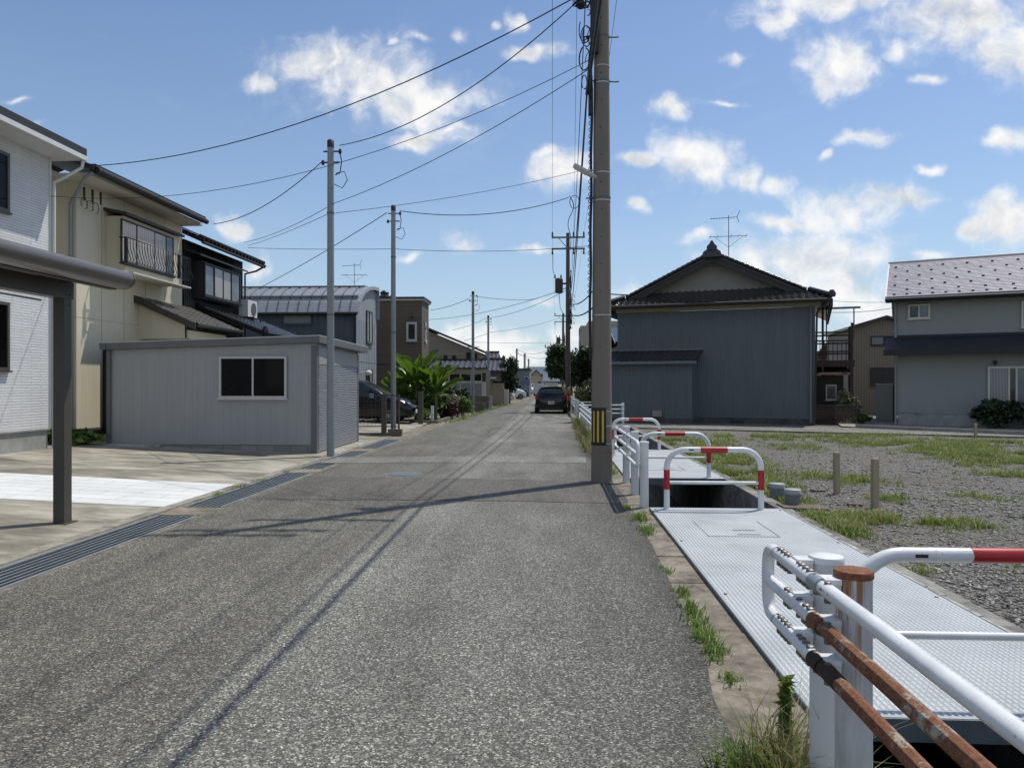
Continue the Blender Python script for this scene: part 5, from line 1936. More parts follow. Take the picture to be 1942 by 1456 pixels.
def second_pole(px, d, ztop, lab, r=.165, trans=True):
    g = at(px, 728, d)
    t = thing('utility_pole', lab, 'utility pole', (g.x, g.y, 0), 0, 'utility poles along the right side of the road')
    p = MB(); p.lathe([(r, -.1), (r * .62, ztop)], seg=18); p.build('shaft', MAT['dark_pole'], t, angle=60)
    a = MB()
    for dz in (.26, .92):
        a.box(-.95, .98, -.15, -.08, ztop - dz - .06, ztop - dz + .03)
    a.tube([(-.55, -.1, ztop - .3), (-.12, -.1, ztop - .8)], .02, 5)
    a.build('crossarm', MAT['galv_dark'], t)
    for x in (-.9, .33, .92):
        i = MB(); i.lathe([(.04, 0), (.06, .06), (.035, .1), (.06, .15), (.03, .28)], (x, -.115, ztop - .23), 8); i.build('insulator', MAT['dark_wood'], t)
        i = MB(); i.lathe([(.05, -.28), (.06, -.16), (.03, -.1), (.05, 0)], (x, -.115, ztop - .98), 8); i.build('insulator', MAT['dark_wood'], t)
    if trans:
        b = MB()
        z = ztop - 3.5
        b.lathe([(.2, 0), (.23, .05), (.23, .8), (.18, .86)], (-.52, -.05, z), 16); b.box(-.3, -.1, -.1, 0, z + .5, z + .6)
        b.lathe([(.05, 0), (.04, .2)], (-.75, -.05, z + .86), 8); b.lathe([(.05, 0), (.04, .2)], (-.4, -.05, z + .86), 8)
        b.build('transformer', MAT['dark_wood'], t)
    random.seed(int(d))
    c = MB()
    for k in range(7):
        L = [( .16 + .12 * mnoise.noise(Vector((z, k * 2., 0))), -.12 + .1 * mnoise.noise(Vector((z, 4, k))), z) for z in np.linspace(ztop - 5.6, ztop - 2.2, 16)]
        c.tube(L, .014, 4)
    for k in range(8):
        zc = random.uniform(ztop - 5.4, ztop - 3); R0 = random.uniform(.08, .25)
        c.tube([(.2 + R0 * math.cos(q), -.1, zc + R0 * math.sin(q)) for q in np.linspace(0, 5, 10)], .012, 4)
    c.tube([(-.9, -.11, ztop - .9), (-.88, -.1, ztop - 2.2), (-.75, -.05, ztop - 2.45)], .012, 4)
    c.tube([(-.52, -.3, ztop - 3.5), (-.45, -.3, ztop - 4.4), (-.15, -.15, ztop - 4.9)], .014, 4)
    c.build('cables', MAT['cable'], t)
    m = MB()
    m.lathe([(r * 1.02, .55), (r * .985, 1.45)], seg=18); go = m.build('stripe_guard', MAT['black'], t, smooth=True)
    m = MB(); 
    for a0 in range(-180, 0, 40):
        A = R(a0)
        vs = []
        for k in range(5):
            q = A + R(18) * k / 4
            for z in (.6, 1.4): vs.append(((r * 1.03) * math.cos(q), (r * 1.03) * math.sin(q), z))
        m.add(vs, [(2 * k, 2 * k + 2, 2 * k + 3, 2 * k + 1) for k in range(4)])
    m.build('yellow_stripe', MAT['yellow'], go, smooth=True)
    return Vector((g.x, g.y, ztop))


UP2 = second_pole(1077, 43, CAMH + 286 * 43 / FPX, 'brown utility pole with transformer behind the parked dark car')
UP3 = second_pole(1068, 81, CAMH + 134 * 81 / FPX, 'far utility pole rising out of the tree on the right', .18)


# ------------------------------------------------------------------ wires
def wire(lab, pts, r=.009, name='service_cable', group='overhead cables', s=None):
    m = MB()
    path = []
    for i in range(len(pts) - 1):
        sg_ = s[i] if isinstance(s, (list, tuple)) else (s or 0)
        seg = sag(pts[i], pts[i + 1], sg_, 18)
        path += seg if i == 0 else seg[1:]
    m.tube(path, r, 6)
    o = m.build(name, MAT['cable'])
    return tag(o, lab, 'cable', group)


def wires():
    dp = P1.y
    a = lambda px, py, d: at(px, py, d)
    top = Vector((P1.x, P1.y, 0))
    A = a(1088, -3, dp)
    Bt = a(1092, 6, dp)
    wire('thick service cable sagging from the concrete pole to the beige house eave', [A, a(188, 314, 16.9)], .010, s=.55)
    wire('service cable from the concrete pole to the top of the nearest steel pole', [Bt, SP1 + Vector((.2, 0, -.05))], .009, s=.42)
    c1, c2 = a(1122, 112, dp), a(1122, 128, dp)
    wire('thin line crossing the steel pole toward the white house corner', [c1, a(97, 372, 15.4)], .0055, s=.75)
    q = a(633, 386, 16.1)
    wire('line from the concrete pole through the nearest steel pole to the black house', [c2, q, a(462, 460, 24)], .0065, s=[.18, .12])
    wire('thin second line from the nearest steel pole to the black house', [a(626, 404, 16.15), a(470, 466, 24)], .006, s=.05)
    wire('line hung slack from the nearest steel pole to the beige house eave', [SP1 + Vector((-.17, 0, -.38)), a(405, 425, 21.2)], .010, s=.28)
    wire('faint line from the nearest steel pole back to the street lamp bracket', [a(636, 404, 16.1), a(1093, 326, 20)], .007, s=.1)
    wire('slack line between the fence-side steel pole and the spiral cable', [SP2 + Vector((.2, 0, -.1)), a(1078, 375, 25)], .014, s=.32)
    wire('line falling from the fence-side steel pole over the barrel roof', [SP2 + Vector((-.2, 0, -.15)), a(492, 546, 33)], .012, s=.08)
    wire('level line strung past the fence-side steel pole', [a(470, 470, 27), a(745, 472, 23.1), a(1122, 466, 23)], .008, s=[.03, .12])
    wire('line from the flower-bed steel pole to the brown building corner', [SP3 + Vector((-.2, 0, -.3)), a(816, 588, 41)], .013, s=.1)
    wire('slack line from the flower-bed steel pole toward the far utility pole', [SP3 + Vector((.2, 0, -.2)), a(1008, 568, 42), a(1073, 546, 43)], .013, s=[.08, .05])
    wire('upper line from the brown utility pole to the left roofs', [a(1073, 547, 43), a(814, 606, 55)], .014, s=.35)
    wire('lower line from the brown utility pole to the garden-wall service pole', [a(1073, 551, 43), SP4 + Vector((.2, 0, -.1))], .014, s=.25)
    wire('line from the garden-wall service pole down to the tan house', [SP4 + Vector((-.2, 0, -.15)), a(858, 626, 60)], .014, s=.1)
    wire('line from the far utility pole to the tan house eave', [a(1061, 603, 80), a(930, 630, 58), a(880, 646, 60)], .014, s=[.2, .05])
    wire('level line crossing the street beyond the garden wall', [a(1080, 650, 80), a(895, 649, 80)], .015, s=.05)
    wire('low slack line between distant service poles', [SP5, a(1062, 651, 81)], .02, s=.9)
    wire('long slack line above the street end', [a(1068, 668, 90), a(1020, 680, 100), SP5 + Vector((0, 0, -.6))], .02, s=[.15, .1])
    wire('wire between the three far service poles', [SP5 + Vector((0, 0, -.3)), SP6 + Vector((0, 0, -.3)), SP7 + Vector((0, 0, -.3))], .02, s=.3)
    # thick spiral drops from the brown pole toward the blue-grey house, passing behind the concrete pole
    B1 = Vector((4.4, 31.4, 5.3))
    for (l, p, q_, r_) in (('upper spiral-wrapped drop cable to the blue-grey house', a(1080, 576, 43), a(1123, 553, 36), .03), ('lower spiral-wrapped drop cable to the blue-grey house', a(1078, 595, 43), a(1126, 582, 36), .035)):
        wire(l, [p, q_, B1 + Vector((0, 0, .1 if 'upper' in l else -.1))], r_, s=[.25, .1])
    # along the road: power lines and telephone bundles, pole to pole and on behind the viewer
    back = Vector((P1.x + .1, -22, 0))
    k = 0
    names = ['upper left', 'upper right', 'middle left', 'middle right', 'lower left', 'lower bundled']
    for (xa, za, xb, zb, r_) in ((-.8, 12.2, -.9, -.05, .006), (.8, 12.2, .92, -.05, .006), (-.35, 11.5, .33, -.05, .006),
                                 (-.25, 8.1, .2, -2.6, .009), (-.2, 6.9, .18, -3.4, .015), (-.24, 6.3, .2, -4.4, .027)):
        p = Vector((P1.x + xa, P1.y, za)); q2 = UP2 + Vector((xb, -.1, zb)); q3 = UP3 + Vector((xb, -.1, zb))
        wire(names[k] + ' line running pole to pole above the right road edge', [q3, q2, p], min(r_, .015), name='roadside_line', group='lines running along the road', s=[.5, .45])
        wire(names[k] + ' line running overhead from the concrete pole back past the viewer', [p, back + Vector((xa, 0, za))], r_, name='roadside_line', group='lines running along the road', s=.4)
        k += 1
    # a coiled cable hanging from the span ahead of the pole
    m = MB()
    p0, p1 = a(1080, 372, 25), a(1082, 470, 31)
    pts = []
    for i in range(60):
        t_ = i / 59
        p = p0.lerp(p1, t_)
        p = p + Vector((.16 * math.sin(t_ * 9) * (1 - t_), 0, 0))
        pts.append(p)
    m.tube(pts, .014, 5)
    ring = [p0 + Vector((.17 + .16 * math.cos(q), 0, -.2 + .22 * math.sin(q))) for q in np.linspace(.4, 5.6, 16)]
    m.tube(ring, .012, 5)
    tag(m.build('coiled_cable', MAT['cable']), 'loose coiled cable hanging in the span before the brown utility pole', 'cable', 'overhead cables')
    m = a(1690, 574, 60)
    wire('upper cable crossing the gap between the two right-hand houses', [a(1540, 566, 60), a(1720, 571, 60)], .016, s=.2)
    wire('lower twin cable crossing the gap between the two right-hand houses', [a(1540, 590, 60), a(1720, 579, 60)], .024, s=.3)


wires()

# ------------------------------------------------------------------ right: blue-grey corrugated house with gable-and-skirt tiled roof
def bluegrey_house():
    a, b = Vector((2.87, 31.85)), Vector((10.2, 29.3))
    ang = math.atan2(b.y - a.y, b.x - a.x)
    W = (b - a).length
    t = thing('corrugated_house', 'blue-grey corrugated metal house under a dark tiled gable roof, facing the lot', 'house', (a.x, a.y, 0), ang)
    D = 9
    zt = 4.62
    F = lambda px, py: facade(a, ang, px, py)
    w = MB()
    w.box(0, W, .02, D, .22, zt)
    w.build('core_wall', MAT['bluegrey'], t)
    w = MB(); ribbed(w, (0, .0, .24), UX, -UY, W, zt - .25, .08, .022); w.build('cladding', MAT['bluegrey'], t)
    c = MB(); c.box(-.04, .03, -.03, .02, .2, zt); c.box(W - .03, W + .04, -.03, .02, .2, zt); c.build('corner_trim', MAT['bluegrey'], t)
    bnd = MB(); bnd.box(-.1, W + .1, -.06, .0, zt + .001, zt + .27); bnd.build('frieze', MAT['beam_tan'], t)
    p = MB(); p.box(-.03, W + .03, -.05, D, -.2, .219); p.build('plinth', MAT['plinth'], t)
    g = MB(); g.box(W - .16, W - .08, -.11, -.03, .1, zt); g.build('downspout', MAT['bluegrey'], t)
    # roof
    ze = 4.86
    zr = 7.0
    h = W / 2
    sl = (zr - ze) / (h + .6)
    ys, zg = .25, 0
    skirt = .433
    zc = ze + skirt * 1.5     # where the skirt meets the gable wall (y = .9)
    zq = ze + skirt * (ys + .6)
    xq = -.6 + (zq - ze) / sl
    polysL = [[(-.6, D + .3, ze), (-.6, ys, ze), (h, ys, zr), (h, D + .3, zr)], [(-.6, ys, ze), (-.6, -.6, ze), (xq, ys, zq)]]
    polysR = [[(W + .6, ys, ze), (W + .6, D + .3, ze), (h, D + .3, zr), (h, ys, zr)], [(W + .6, -.6, ze), (W + .6, ys, ze), (W - xq, ys, zq)]]
    tile_roof('roof', polysL + polysR, MAT['tile'], t, .27, .25, .035, .025, .1)
    tile_roof('skirt_roof', [[(-.6, -.6, ze), (W + .6, -.6, ze), (W - (-.6 + (zc - ze) / sl), .9, zc), (-.6 + (zc - ze) / sl, .9, zc)]], MAT['tile'], t, .27, .25, .04, .03, .09)
    gb = MB()
    gy = .88
    gb.slab([(-.6 + (zc - .3 - ze) / sl, gy, zc - .3), (W + .6 - (zc - .3 - ze) / sl, gy, zc - .3), (h, gy, zr - .1)], (0, .1, 0))
    gb.build('gable', MAT['gable_grey'], t)
    rb = MB()
    for s in (-1, 1):
        x0, x1 = h + s * (h + .35 - (zq - ze) / sl * .35), h
        z0 = zr - sl * abs(x0 - h)
        rb.slab([(x0, ys + .04, z0 - .34), (x1, ys + .04, zr - .36), (x1, ys + .04, zr - .06), (x0, ys + .04, z0 - .04)], (0, .05, 0))
        rb.slab([(x0, ys + .02, z0 - .02), (x1, ys + .02, zr - .02), (x1, ys + .02, zr - .10), (x0, ys + .02, z0 - .10)], (0, .02, 0))
    rb.build('bargeboard', MAT['dark_wood'], t)
    vt = MB()
    for s in (-1, 1):
        n = 18
        for k in range(n):
            x = h + s * (h + .45 - (zq - ze) / sl) * (k + .5) / n
            z = zr - sl * abs(x - h)
            vt.tube([(x - s * .13, ys - .04, z + .03 + sl * .13), (x + s * .15, ys - .04, z + .05 - sl * .15)], [.06, .075], 8)
    vt.build('verge_tiles', MAT['tile'], t, angle=60)
    r = MB()
    r.box(h - .14, h + .14, ys - .1, D + .2, zr - .02, zr + .2)
    r.tube([(h, ys - .12, zr + .24), (h, D + .2, zr + .24)], .1, 10)
    r.build('ridge', MAT['tile'], t, angle=50)
    o = MB()
    o.slab([(h - .42, ys - .22, zr - .2), (h + .42, ys - .22, zr - .2), (h + .34, ys - .22, zr + .02), (h + .2, ys - .22, zr + .12), (h + .2, ys - .22, zr + .24), (h + .1, ys - .22, zr + .34), (h + .03, ys - .22, zr + .47),
            (h - .03, ys - .22, zr + .47), (h - .1, ys - .22, zr + .34), (h - .2, ys - .22, zr + .24), (h - .2, ys - .22, zr + .12), (h - .34, ys - .22, zr + .02)], (0, .14, 0))
    o.lathe([(.02, -.03), (.11, -.02), (.11, .02)], (h, ys - .24, zr + .1), 12)
    o.build('ridge_ornament', MAT['tile'], t)
    hp = MB()
    for s in (-1, 1):
        x0 = -.62 if s < 0 else W + .62
        x1 = xq if s < 0 else W - xq
        hp.tube([(x0, -.62, ze + .1), (x1, ys, zq + .1)], .1, 8)
        hp.lathe([(.12, 0), (.15, .12), (.07, .26)], (x0, -.62, ze + .04), 10)
    hp.build('hip_tiles', MAT['tile'], t, angle=60)
    ev = MB(); ev.box(-.62, W + .62, -.66, -.60, ze - .14, ze + .02); ev.box(W + .58, W + .66, -.6, D, ze - .3, ze - .02); ev.box(-.66, -.58, -.6, D, ze - .3, ze - .02)
    ev.box(-.58, W + .58, -.6, -.061, ze - .06, ze - .02); ev.build('eaves_board', MAT['dark_wood'], t)
    gt = MB(); gt.tube([(-.6, -.72, ze - .03), (W + .6, -.72, ze - .06)], .055, 8); gt.tube([(W + .5, -.7, ze - .1), (W + .1, -.15, ze - .5), (W + .02, -.1, .2)], .04, 8)
    gt.build('gutter', MAT['dark_wood'], t, angle=60)
    # lean-to in front
    xl0, xl1 = -.12, F(1325, 690)[0] - .12
    ya = -1.0
    zA, zB = 2.97, 2.50
    m = MB(); m.box(xl0, xl1, ya, -.03, .2, zB - .05); ribbed(m, (xl0, ya - .002, .22), UX, -UY, xl1 - xl0, zB - .28, .08, .022); m.build('lean_to_wall', MAT['bluegrey'], t)
    m = MB(); m.box(xl0 - .02, xl1 + .02, ya - .03, -.06, -.2, .199); m.build('lean_to_plinth', MAT['plinth'], t)
    tile_roof('lean_to_roof', [[(xl0 - .35, ya - .3, zB), (xl1 + .2, ya - .3, zB), (xl1 + .28, -.02, zA), (xl0 - .35, -.02, zA)]], MAT['tile'], t, .27, .25, .035, .025, .07)
    m = MB(); m.box(xl0 - .35, xl1 + .3, -.12, -.02, zA + .02, zA + .12)
    for k in range(14): m.box(xl0 - .3 + k * .265, xl0 - .3 + k * .265 + .13, -.16, -.12, zA + .02, zA + .09)
    m.build('flashing', MAT['bluegrey'], t)
    m = MB(); m.box(xl0 - .36, xl1 + .22, ya - .34, ya - .30, zB - .1, zB + .02); m.tube([(xl0 - .1, ya - .3, zB - .08), (xl0 - .05, ya - .05, zB - .3), (xl0 - .05, ya - .05, .2)], .035, 8)
    m.build('lean_to_gutter', MAT['bluegrey'], t, angle=40)
    x, z = F(1250, 797)
    m = MB(); m.box(x - .05, x + .32, ya - .16, ya - .02, .28, .52); m.build('meter_box', MAT['gable_grey'], t)
    x = F(1398, 800)[0]
    m = MB(); m.box(x - .25, x + .25, -.07, -.051, .0, .13); m.build('floor_vent', MAT['black'], t)
    # aerial
    xa = F(1377, 470)[0]
    wpt = Vector((a.x, a.y, 0)) + Matrix.Rotation(ang, 3, 'Z') @ Vector((xa, 1.0, zr - .3))
    antenna('tall aerial standing on the ridge of the blue-grey house', wpt, 1.95, 1.0, ang + .2)
    return a, ang, W


BH = bluegrey_house()


def laundry_deck():
    a, ang, W = BH
    # stands beside the right end of the blue-grey house
    t = thing('laundry_deck', 'dark timber laundry deck on tall posts beside the blue-grey house', 'deck', (a.x + math.cos(ang) * (W + .85), a.y + math.sin(ang) * (W + .85) + 2.2, 0), ang)
    w, d = 1.35, 2.4
    z = 2.45
    f = MB(); f.box(-.3, w, 0, d, z, z + .1); f.box(-.35, w + .05, -.05, .0, z - .14, z + .12); f.build('platform', MAT['wood_red'], t)
    for (x, y, h) in ((-.25, .03, 4.3), (.2, .03, 5.0), (w - .05, .03, 4.1), (w - .05, d, 4.1), (-.25, d, 4.1)):
        p = MB(); p.box(x - .045, x + .045, y - .045, y + .045, -.1, h); p.build('post', MAT['wood_red'], t)
    r = MB()
    for zz in (z + .45, z + .9, z + 1.25):
        r.box(-.3, w, .0, .05, zz, zz + .06); r.box(w - .06, w, .05, d, zz, zz + .06); r.box(-.3, w, d - .05, d, zz, zz + .06)
    for k in range(10): r.box(-.25 + k * .165, -.22 + k * .165, .01, .04, z + .1, z + .9)
    r.build('railing', MAT['wood_red'], t)
    h = MB()
    for x in (.35, w + .05): h.box(x - .025, x + .025, .6, .65, z + 1.0, z + 2.35)
    h.box(.0, w + .3, .59, .66, z + 2.28, z + 2.36); h.build('pole_rack', MAT['galv_dark'], t)
    # little brown annex below and behind
    g = thing('garden_annex', 'tiny dark brown annex with rust-red roof under the laundry deck', 'outbuilding', (a.x + math.cos(ang) * (W + .25), a.y + math.sin(ang) * (W + .25) + 1.6, 0), ang)
    m = MB(); m.box(0, 1.38, .3, 3, -.1, 1.95); m.build('wall', MAT['annex'], g)
    m = MB(); m.slab([(-.1, .05, 1.96), (1.6, .05, 1.96), (1.6, 3.1, 2.35), (-.1, 3.1, 2.35)], (0, 0, .06)); m.build('roof', MAT['rust_roof'], g)
    window(g, (.72, .29, .95), UX, -UY, .40, .62, MAT['cream'], ['glass'], .04, .03)
    # lattice
    p0, p1 = gr(1547, 805), gr(1622, 806)
    e = (p1 - p0)
    L = e.length
    l = thing('lattice_fence', 'low dark diamond lattice fence beside the blue-grey house', 'fence', p0, math.atan2(e.y, e.x))
    H = .72
    m = MB()
    k = -H
    while k < L:
        for s in (1, -1):
            pts = []
            x0, x1 = (k, k + H) if s > 0 else (k + H, k)
            za, zb = 0.0, H
            # clip to the panel
            A, B = Vector((x0, 0, za)), Vector((x1, 0, zb))
            def cl(A, B):
                out = []
                for P_, Q_ in ((A, B), (B, A)):
                    P2 = P_.copy()
                    if P2.x < 0: f_ = (0 - P_.x) / (Q_.x - P_.x); P2 = P_.lerp(Q_, f_)
                    if P2.x > L: f_ = (L - P_.x) / (Q_.x - P_.x); P2 = P_.lerp(Q_, f_)
                    out.append(P2)
                return out
            if max(x0, x1) > .02 and min(x0, x1) < L - .02:
                A, B = cl(A, B)
                if (B - A).length > .05:
                    off = -.012 if s > 0 else .012
                    m.tube([A + Vector((0, off, .03)), B + Vector((0, off, .03))], .013, 4)
        k += .115
    m.build('lattice', MAT['wood_red'], l)
    m = MB(); m.box(-.05, 0, -.03, .03, -.05, H + .08); m.box(L, L + .05, -.03, .03, -.05, H + .08); m.box(0, L, -.025, .025, H + .01, H + .05); m.box(0, L, -.02, .02, 0, .04); m.build('frame', MAT['dark_wood'], l)


laundry_deck()


# ------------------------------------------------------------------ right: grey house with shingle roof
def GH(px, off):
    a, ang = Vector((13.1, 28.75)), R(-25.5)
    x = facade(a, ang, px, 728)[0]
    return (a.x + math.cos(ang) * x - math.sin(ang) * off, a.y + math.sin(ang) * x + math.cos(ang) * off)


def grey_house():
    a = Vector((13.1, 28.75)); ang = R(-25.5)
    t = thing('grey_house', 'grey rendered house with lilac-grey shingle roof and lower canopy roof', 'house', (a.x, a.y, .12), ang)
    F = lambda px, py: facade(a, ang, px, py)
    W, D = 9.0, 7.4
    zt = F(1702, 569)[1] - .12
    w = MB(); w.box(0, W, 0, D, .42, zt); 
    w.slab([(0, .0, zt), (0, D, zt), (0, D / 2, zt + 2.0)], (.1, 0, 0))
    w.build('wall', MAT['grey_render'], t)
    f = MB(); f.box(.015, W - .015, -.018 + .03, D, -.25, .41); f.box(-.012, W, -.015, D, .385, .418); f.build('foundation', MAT['found'], t)
    # main roof
    zrid = F(1706, 503)[1]
    ze = F(1690, 570)[1] - .12 + .02
    rise = 1.85
    r = MB()
    r.slab([(-.35, -.5, ze), (W + .5, -.5, ze), (W + .5, 3.6, ze + rise), (-.35, 3.6, ze + rise)], (0, 0, .06))
    r.slab([(-.35, 3.601, ze + rise), (W + .5, 3.601, ze + rise), (W + .5, D + .5, ze - .1), (-.35, D + .5, ze - .1)], (0, 0, .06))
    ro = r.build('roof', MAT['shingle'], t)
    # real courses so that the slope catches light
    cs = MB()
    n = 26
    L = math.hypot(4.1, rise)
    for k in range(n):
        y0, y1 = -.5 + 4.1 * k / n, -.5 + 4.1 * (k + 1) / n
        z0, z1 = ze + .062 + rise * k / n, ze + .062 + rise * (k + 1) / n
        cs.add([(-.35, y0, z0 + .016), (W + .5, y0, z0 + .016), (W + .5, y1, z1 + .002), (-.35, y1, z1 + .002), (-.35, y0, z0), (W + .5, y0, z0)], [(0, 1, 2, 3), (4, 5, 1, 0)])
    cs.build('shingle_courses', MAT['shingle'], ro)
    sg = MB()
    for j, fr in enumerate((.05, .17, .30, .43, .56, .70, .84)):
        stp = .42 if j == 0 else .84
        x = -.1 + (.42 if j % 2 else 0)
        while x < W + .4:
            y = -.5 + 4.1 * fr; z = ze + .09 + rise * fr
            sg.box(x - .045, x + .045, y - .03, y + .03, z - .02, z + .022)
            x += stp
    tag(sg.build('snow_guards', MAT['black'], ro), kind='stuff')
    rd = MB(); rd.tube([(-.4, 3.6, ze + rise + .07), (W + .5, 3.6, ze + rise + .07)], .07, 8); rd.build('ridge', MAT['alu'], ro)
    vg = MB(); vg.slab([(-.40, -.52, ze - .05), (-.40, 3.6, ze + rise - .05), (-.40, 3.6, ze + rise + .08), (-.40, -.52, ze + .08)], (.05, 0, 0)); vg.build('verge_trim', MAT['alu'], ro)
    ev = MB(); ev.box(-.38, W + .5, -.56, -.501, ze - .16, ze + .03); ev.box(-.35, W + .5, -.5, .0, ze - .05, ze - .012); ev.build('eaves', MAT['black'], t)
    gt = MB(); gt.tube([(-.4, -.62, ze - .05), (W + .5, -.62, ze - .08)], .06, 8); gt.build('gutter', MAT['black'], t, angle=60)
    # canopy roof between the storeys
    zc0 = F(1702, 667)[1] - .12; zc1 = F(1702, 643)[1] - .12
    c = MB(); c.slab([(-.42, -.72, zc0), (W, -.72, zc0), (W, -.001, zc1), (-.42, -.001, zc1)], (0, 0, .06)); 
    c.box(-.42, .0, .0, 1.2, zc1 - .05, zc1 + .02)
    c.build('canopy_roof', MAT['shingle_dark'], t)
    c = MB(); c.box(-.45, W, -.78, -.721, zc0 - .17, zc0 + .05); c.box(-.42, W, -.72, -.002, zc0 - .1, zc0 - .02); c.build('canopy_gutter', MAT['black'], t)
    c = MB(); c.box(.0, W, -.05, -.003, zc1 + .04, zc1 + .14); c.build('canopy_flashing', MAT['black'], t)
    d = MB()
    d.tube([(-.06, -.06, zt - .1), (-.06, -.06, zc1 + .05)], .04, 8); d.tube([(-.06, -.62, zc0 - .1), (-.06, -.09, zc0 - .4), (-.06, -.06, zc0 - .5), (-.06, -.06, -.1)], .04, 8); d.build('downspout', MAT['grey_render'], t, angle=60)
    x0, z1 = F(1722, 578); x1, z0 = F(1764, 604)
    window(t, (x0, -.012, z0 - .12), UX, -UY, x1 - x0, z1 - z0, MAT['cream'], ['glass', 'glass_sky'], .06, .05)
    x0, z1 = F(1937, 571)
    window(t, (x0, -.012, F(1937, 621)[1] - .12), UX, -UY, 1.6, z1 - F(1937, 621)[1], MAT['cream'], ['glass', 'glass_sky'], .06, .05)
    x0, z1 = F(1873, 695); x1, z0 = F(1984, 778)
    window(t, (x0, -.012, .52), UX, -UY, x1 - x0, z1 - .12 - .52, MAT['cream'], ['curtain_grey', 'glass', 'glass_sky'], .07, .06, split=[.36, .5])
    x, z = F(1887, 688)
    l = MB(); l.lathe([(.03, 0), (.06, .04), (.055, .14), (.02, .17)], (x, -.07, z - .2), 10); l.build('wall_lamp', MAT['dark_wood'], t)
    # grey oil tank cabinet by the corner
    p = gr(1661, 801); q = gr(1693, 802)
    u = (q - p)
    k = thing('storage_cabinet', 'plain grey metal cabinet standing at the grey house corner', 'cabinet', (p.x, p.y, 0), math.atan2(u.y, u.x))
    h = zat(1676, 729, Y=p.y)
    m = MB(); m.box(0, u.length, 0, .5, .06, h); m.build('body', MAT['grey_render'], k)
    m = MB(); m.box(.02, .06, .03, .08, -.05, .06); m.box(u.length - .06, u.length - .02, .03, .08, -.05, .06); m.box(.02, u.length - .02, .4, .45, -.05, .06); m.build('legs', MAT['dark_wood'], k)
    m = MB(); m.box(-.02, u.length + .02, -.02, .52, h, h + .03); m.build('lid', MAT['alu'], k)
    # low block kerb along the plot
    p = gr(1622, 814); q = gr(1942, 828)
    u = q - p
    kk = MB()
    x = 0
    while x < u.length + 8:
        kk.box(x, x + .595, 0, .12, -.1, .16); x += .6
    o = kk.build('plot_kerb', MAT['block']); o.location = p; o.rotation_euler = (0, 0, math.atan2(u.y, u.x)); tag(o, 'low grey concrete block kerb in front of the grey house', 'kerb')
    yd = MB()
    pd = [gr(1600, 812), gr(1942, 826), gr(1942, 826) + (q - p).normalized() * 12]
    bk = Vector((math.sin(.3), math.cos(.3), 0)) * 10
    yd.poly([pd[0] + Vector((0, .2, .06)), pd[2] + Vector((0, .2, .06)), pd[2] + bk + Vector((0, 0, .06)), pd[0] + bk + Vector((0, 0, .06))])
    structure('plot_ground', yd, MAT['kerb'])


grey_house()


def tan_behind():
    Y = 40
    P = lambda px, py: at(px, py, Y)
    a, b = P(1617, 700), P(1740, 700)
    ang = R(-8)
    t = thing('tan_corrugated_house', 'tan corrugated house standing behind the grey house', 'house', (a.x, a.y, 0), ang)
    F = lambda px, py: facade(Vector((a.x, a.y)), ang, px, py)
    W = 4.6
    xr, zr = F(1678, 604)
    zl_ = F(1617, 622)[1]
    z2 = zr - (zr - zl_) * (W - xr) / xr
    m = MB(); m.slab([(0, 0, -.1), (W, 0, -.1), (W, 0, z2), (xr, 0, zr), (0, 0, zl_)], (0, 6, 0)); m.build('wall', MAT['tan_corr'], t)
    m = MB()
    x = .0
    hf = lambda x: (zl_ + (zr - zl_) * x / xr if x < xr else zr - (zr - zl_) * (x - xr) / xr) - .05
    ribbed(m, (0, -.002, 0), UX, -UY, W, hf, .13, .018); m.build('cladding', MAT['tan_corr'], t)
    m = MB()
    m.slab([(-.25, -.35, zl_ - .07), (xr, -.35, zr + .01), (xr, 6.3, zr + .01), (-.25, 6.3, zl_ - .07)], (0, 0, .14))
    m.slab([(xr + .001, -.35, zr + .01), (W + .25, -.35, z2 - .07), (W + .25, 6.3, z2 - .07), (xr + .001, 6.3, zr + .01)], (0, 0, .14)); m.build('roof', MAT['tile'], t)
    for (x0, y0, x1, y1) in ((1651, 637, 1700, 655), (1650, 697, 1700, 731)):
        p, q = F(x0, y1), F(x1, y0)
        window(t, (p[0], -.025, p[1]), UX, -UY, q[0] - p[0], q[1] - p[1], MAT['dark_wood'], ['curtain_grey' if y0 < 650 else 'glass', 'glass'], .05, .04)
    small_house('pale_house', 'pale house glimpsed in the gap past the laundry deck', at(1601, 700, 52).x, at(1640, 700, 52).x, 52.5, 6, 3.3, 4.6, 'soffit', 'tile_grey', 'side')
    small_house('dark_house', 'dark house tucked behind the left end of the blue-grey house', 4.0, 7.5, 43, 8, 3.9, 5.0, 'brown_wall', 'tile', 'side')


tan_behind()


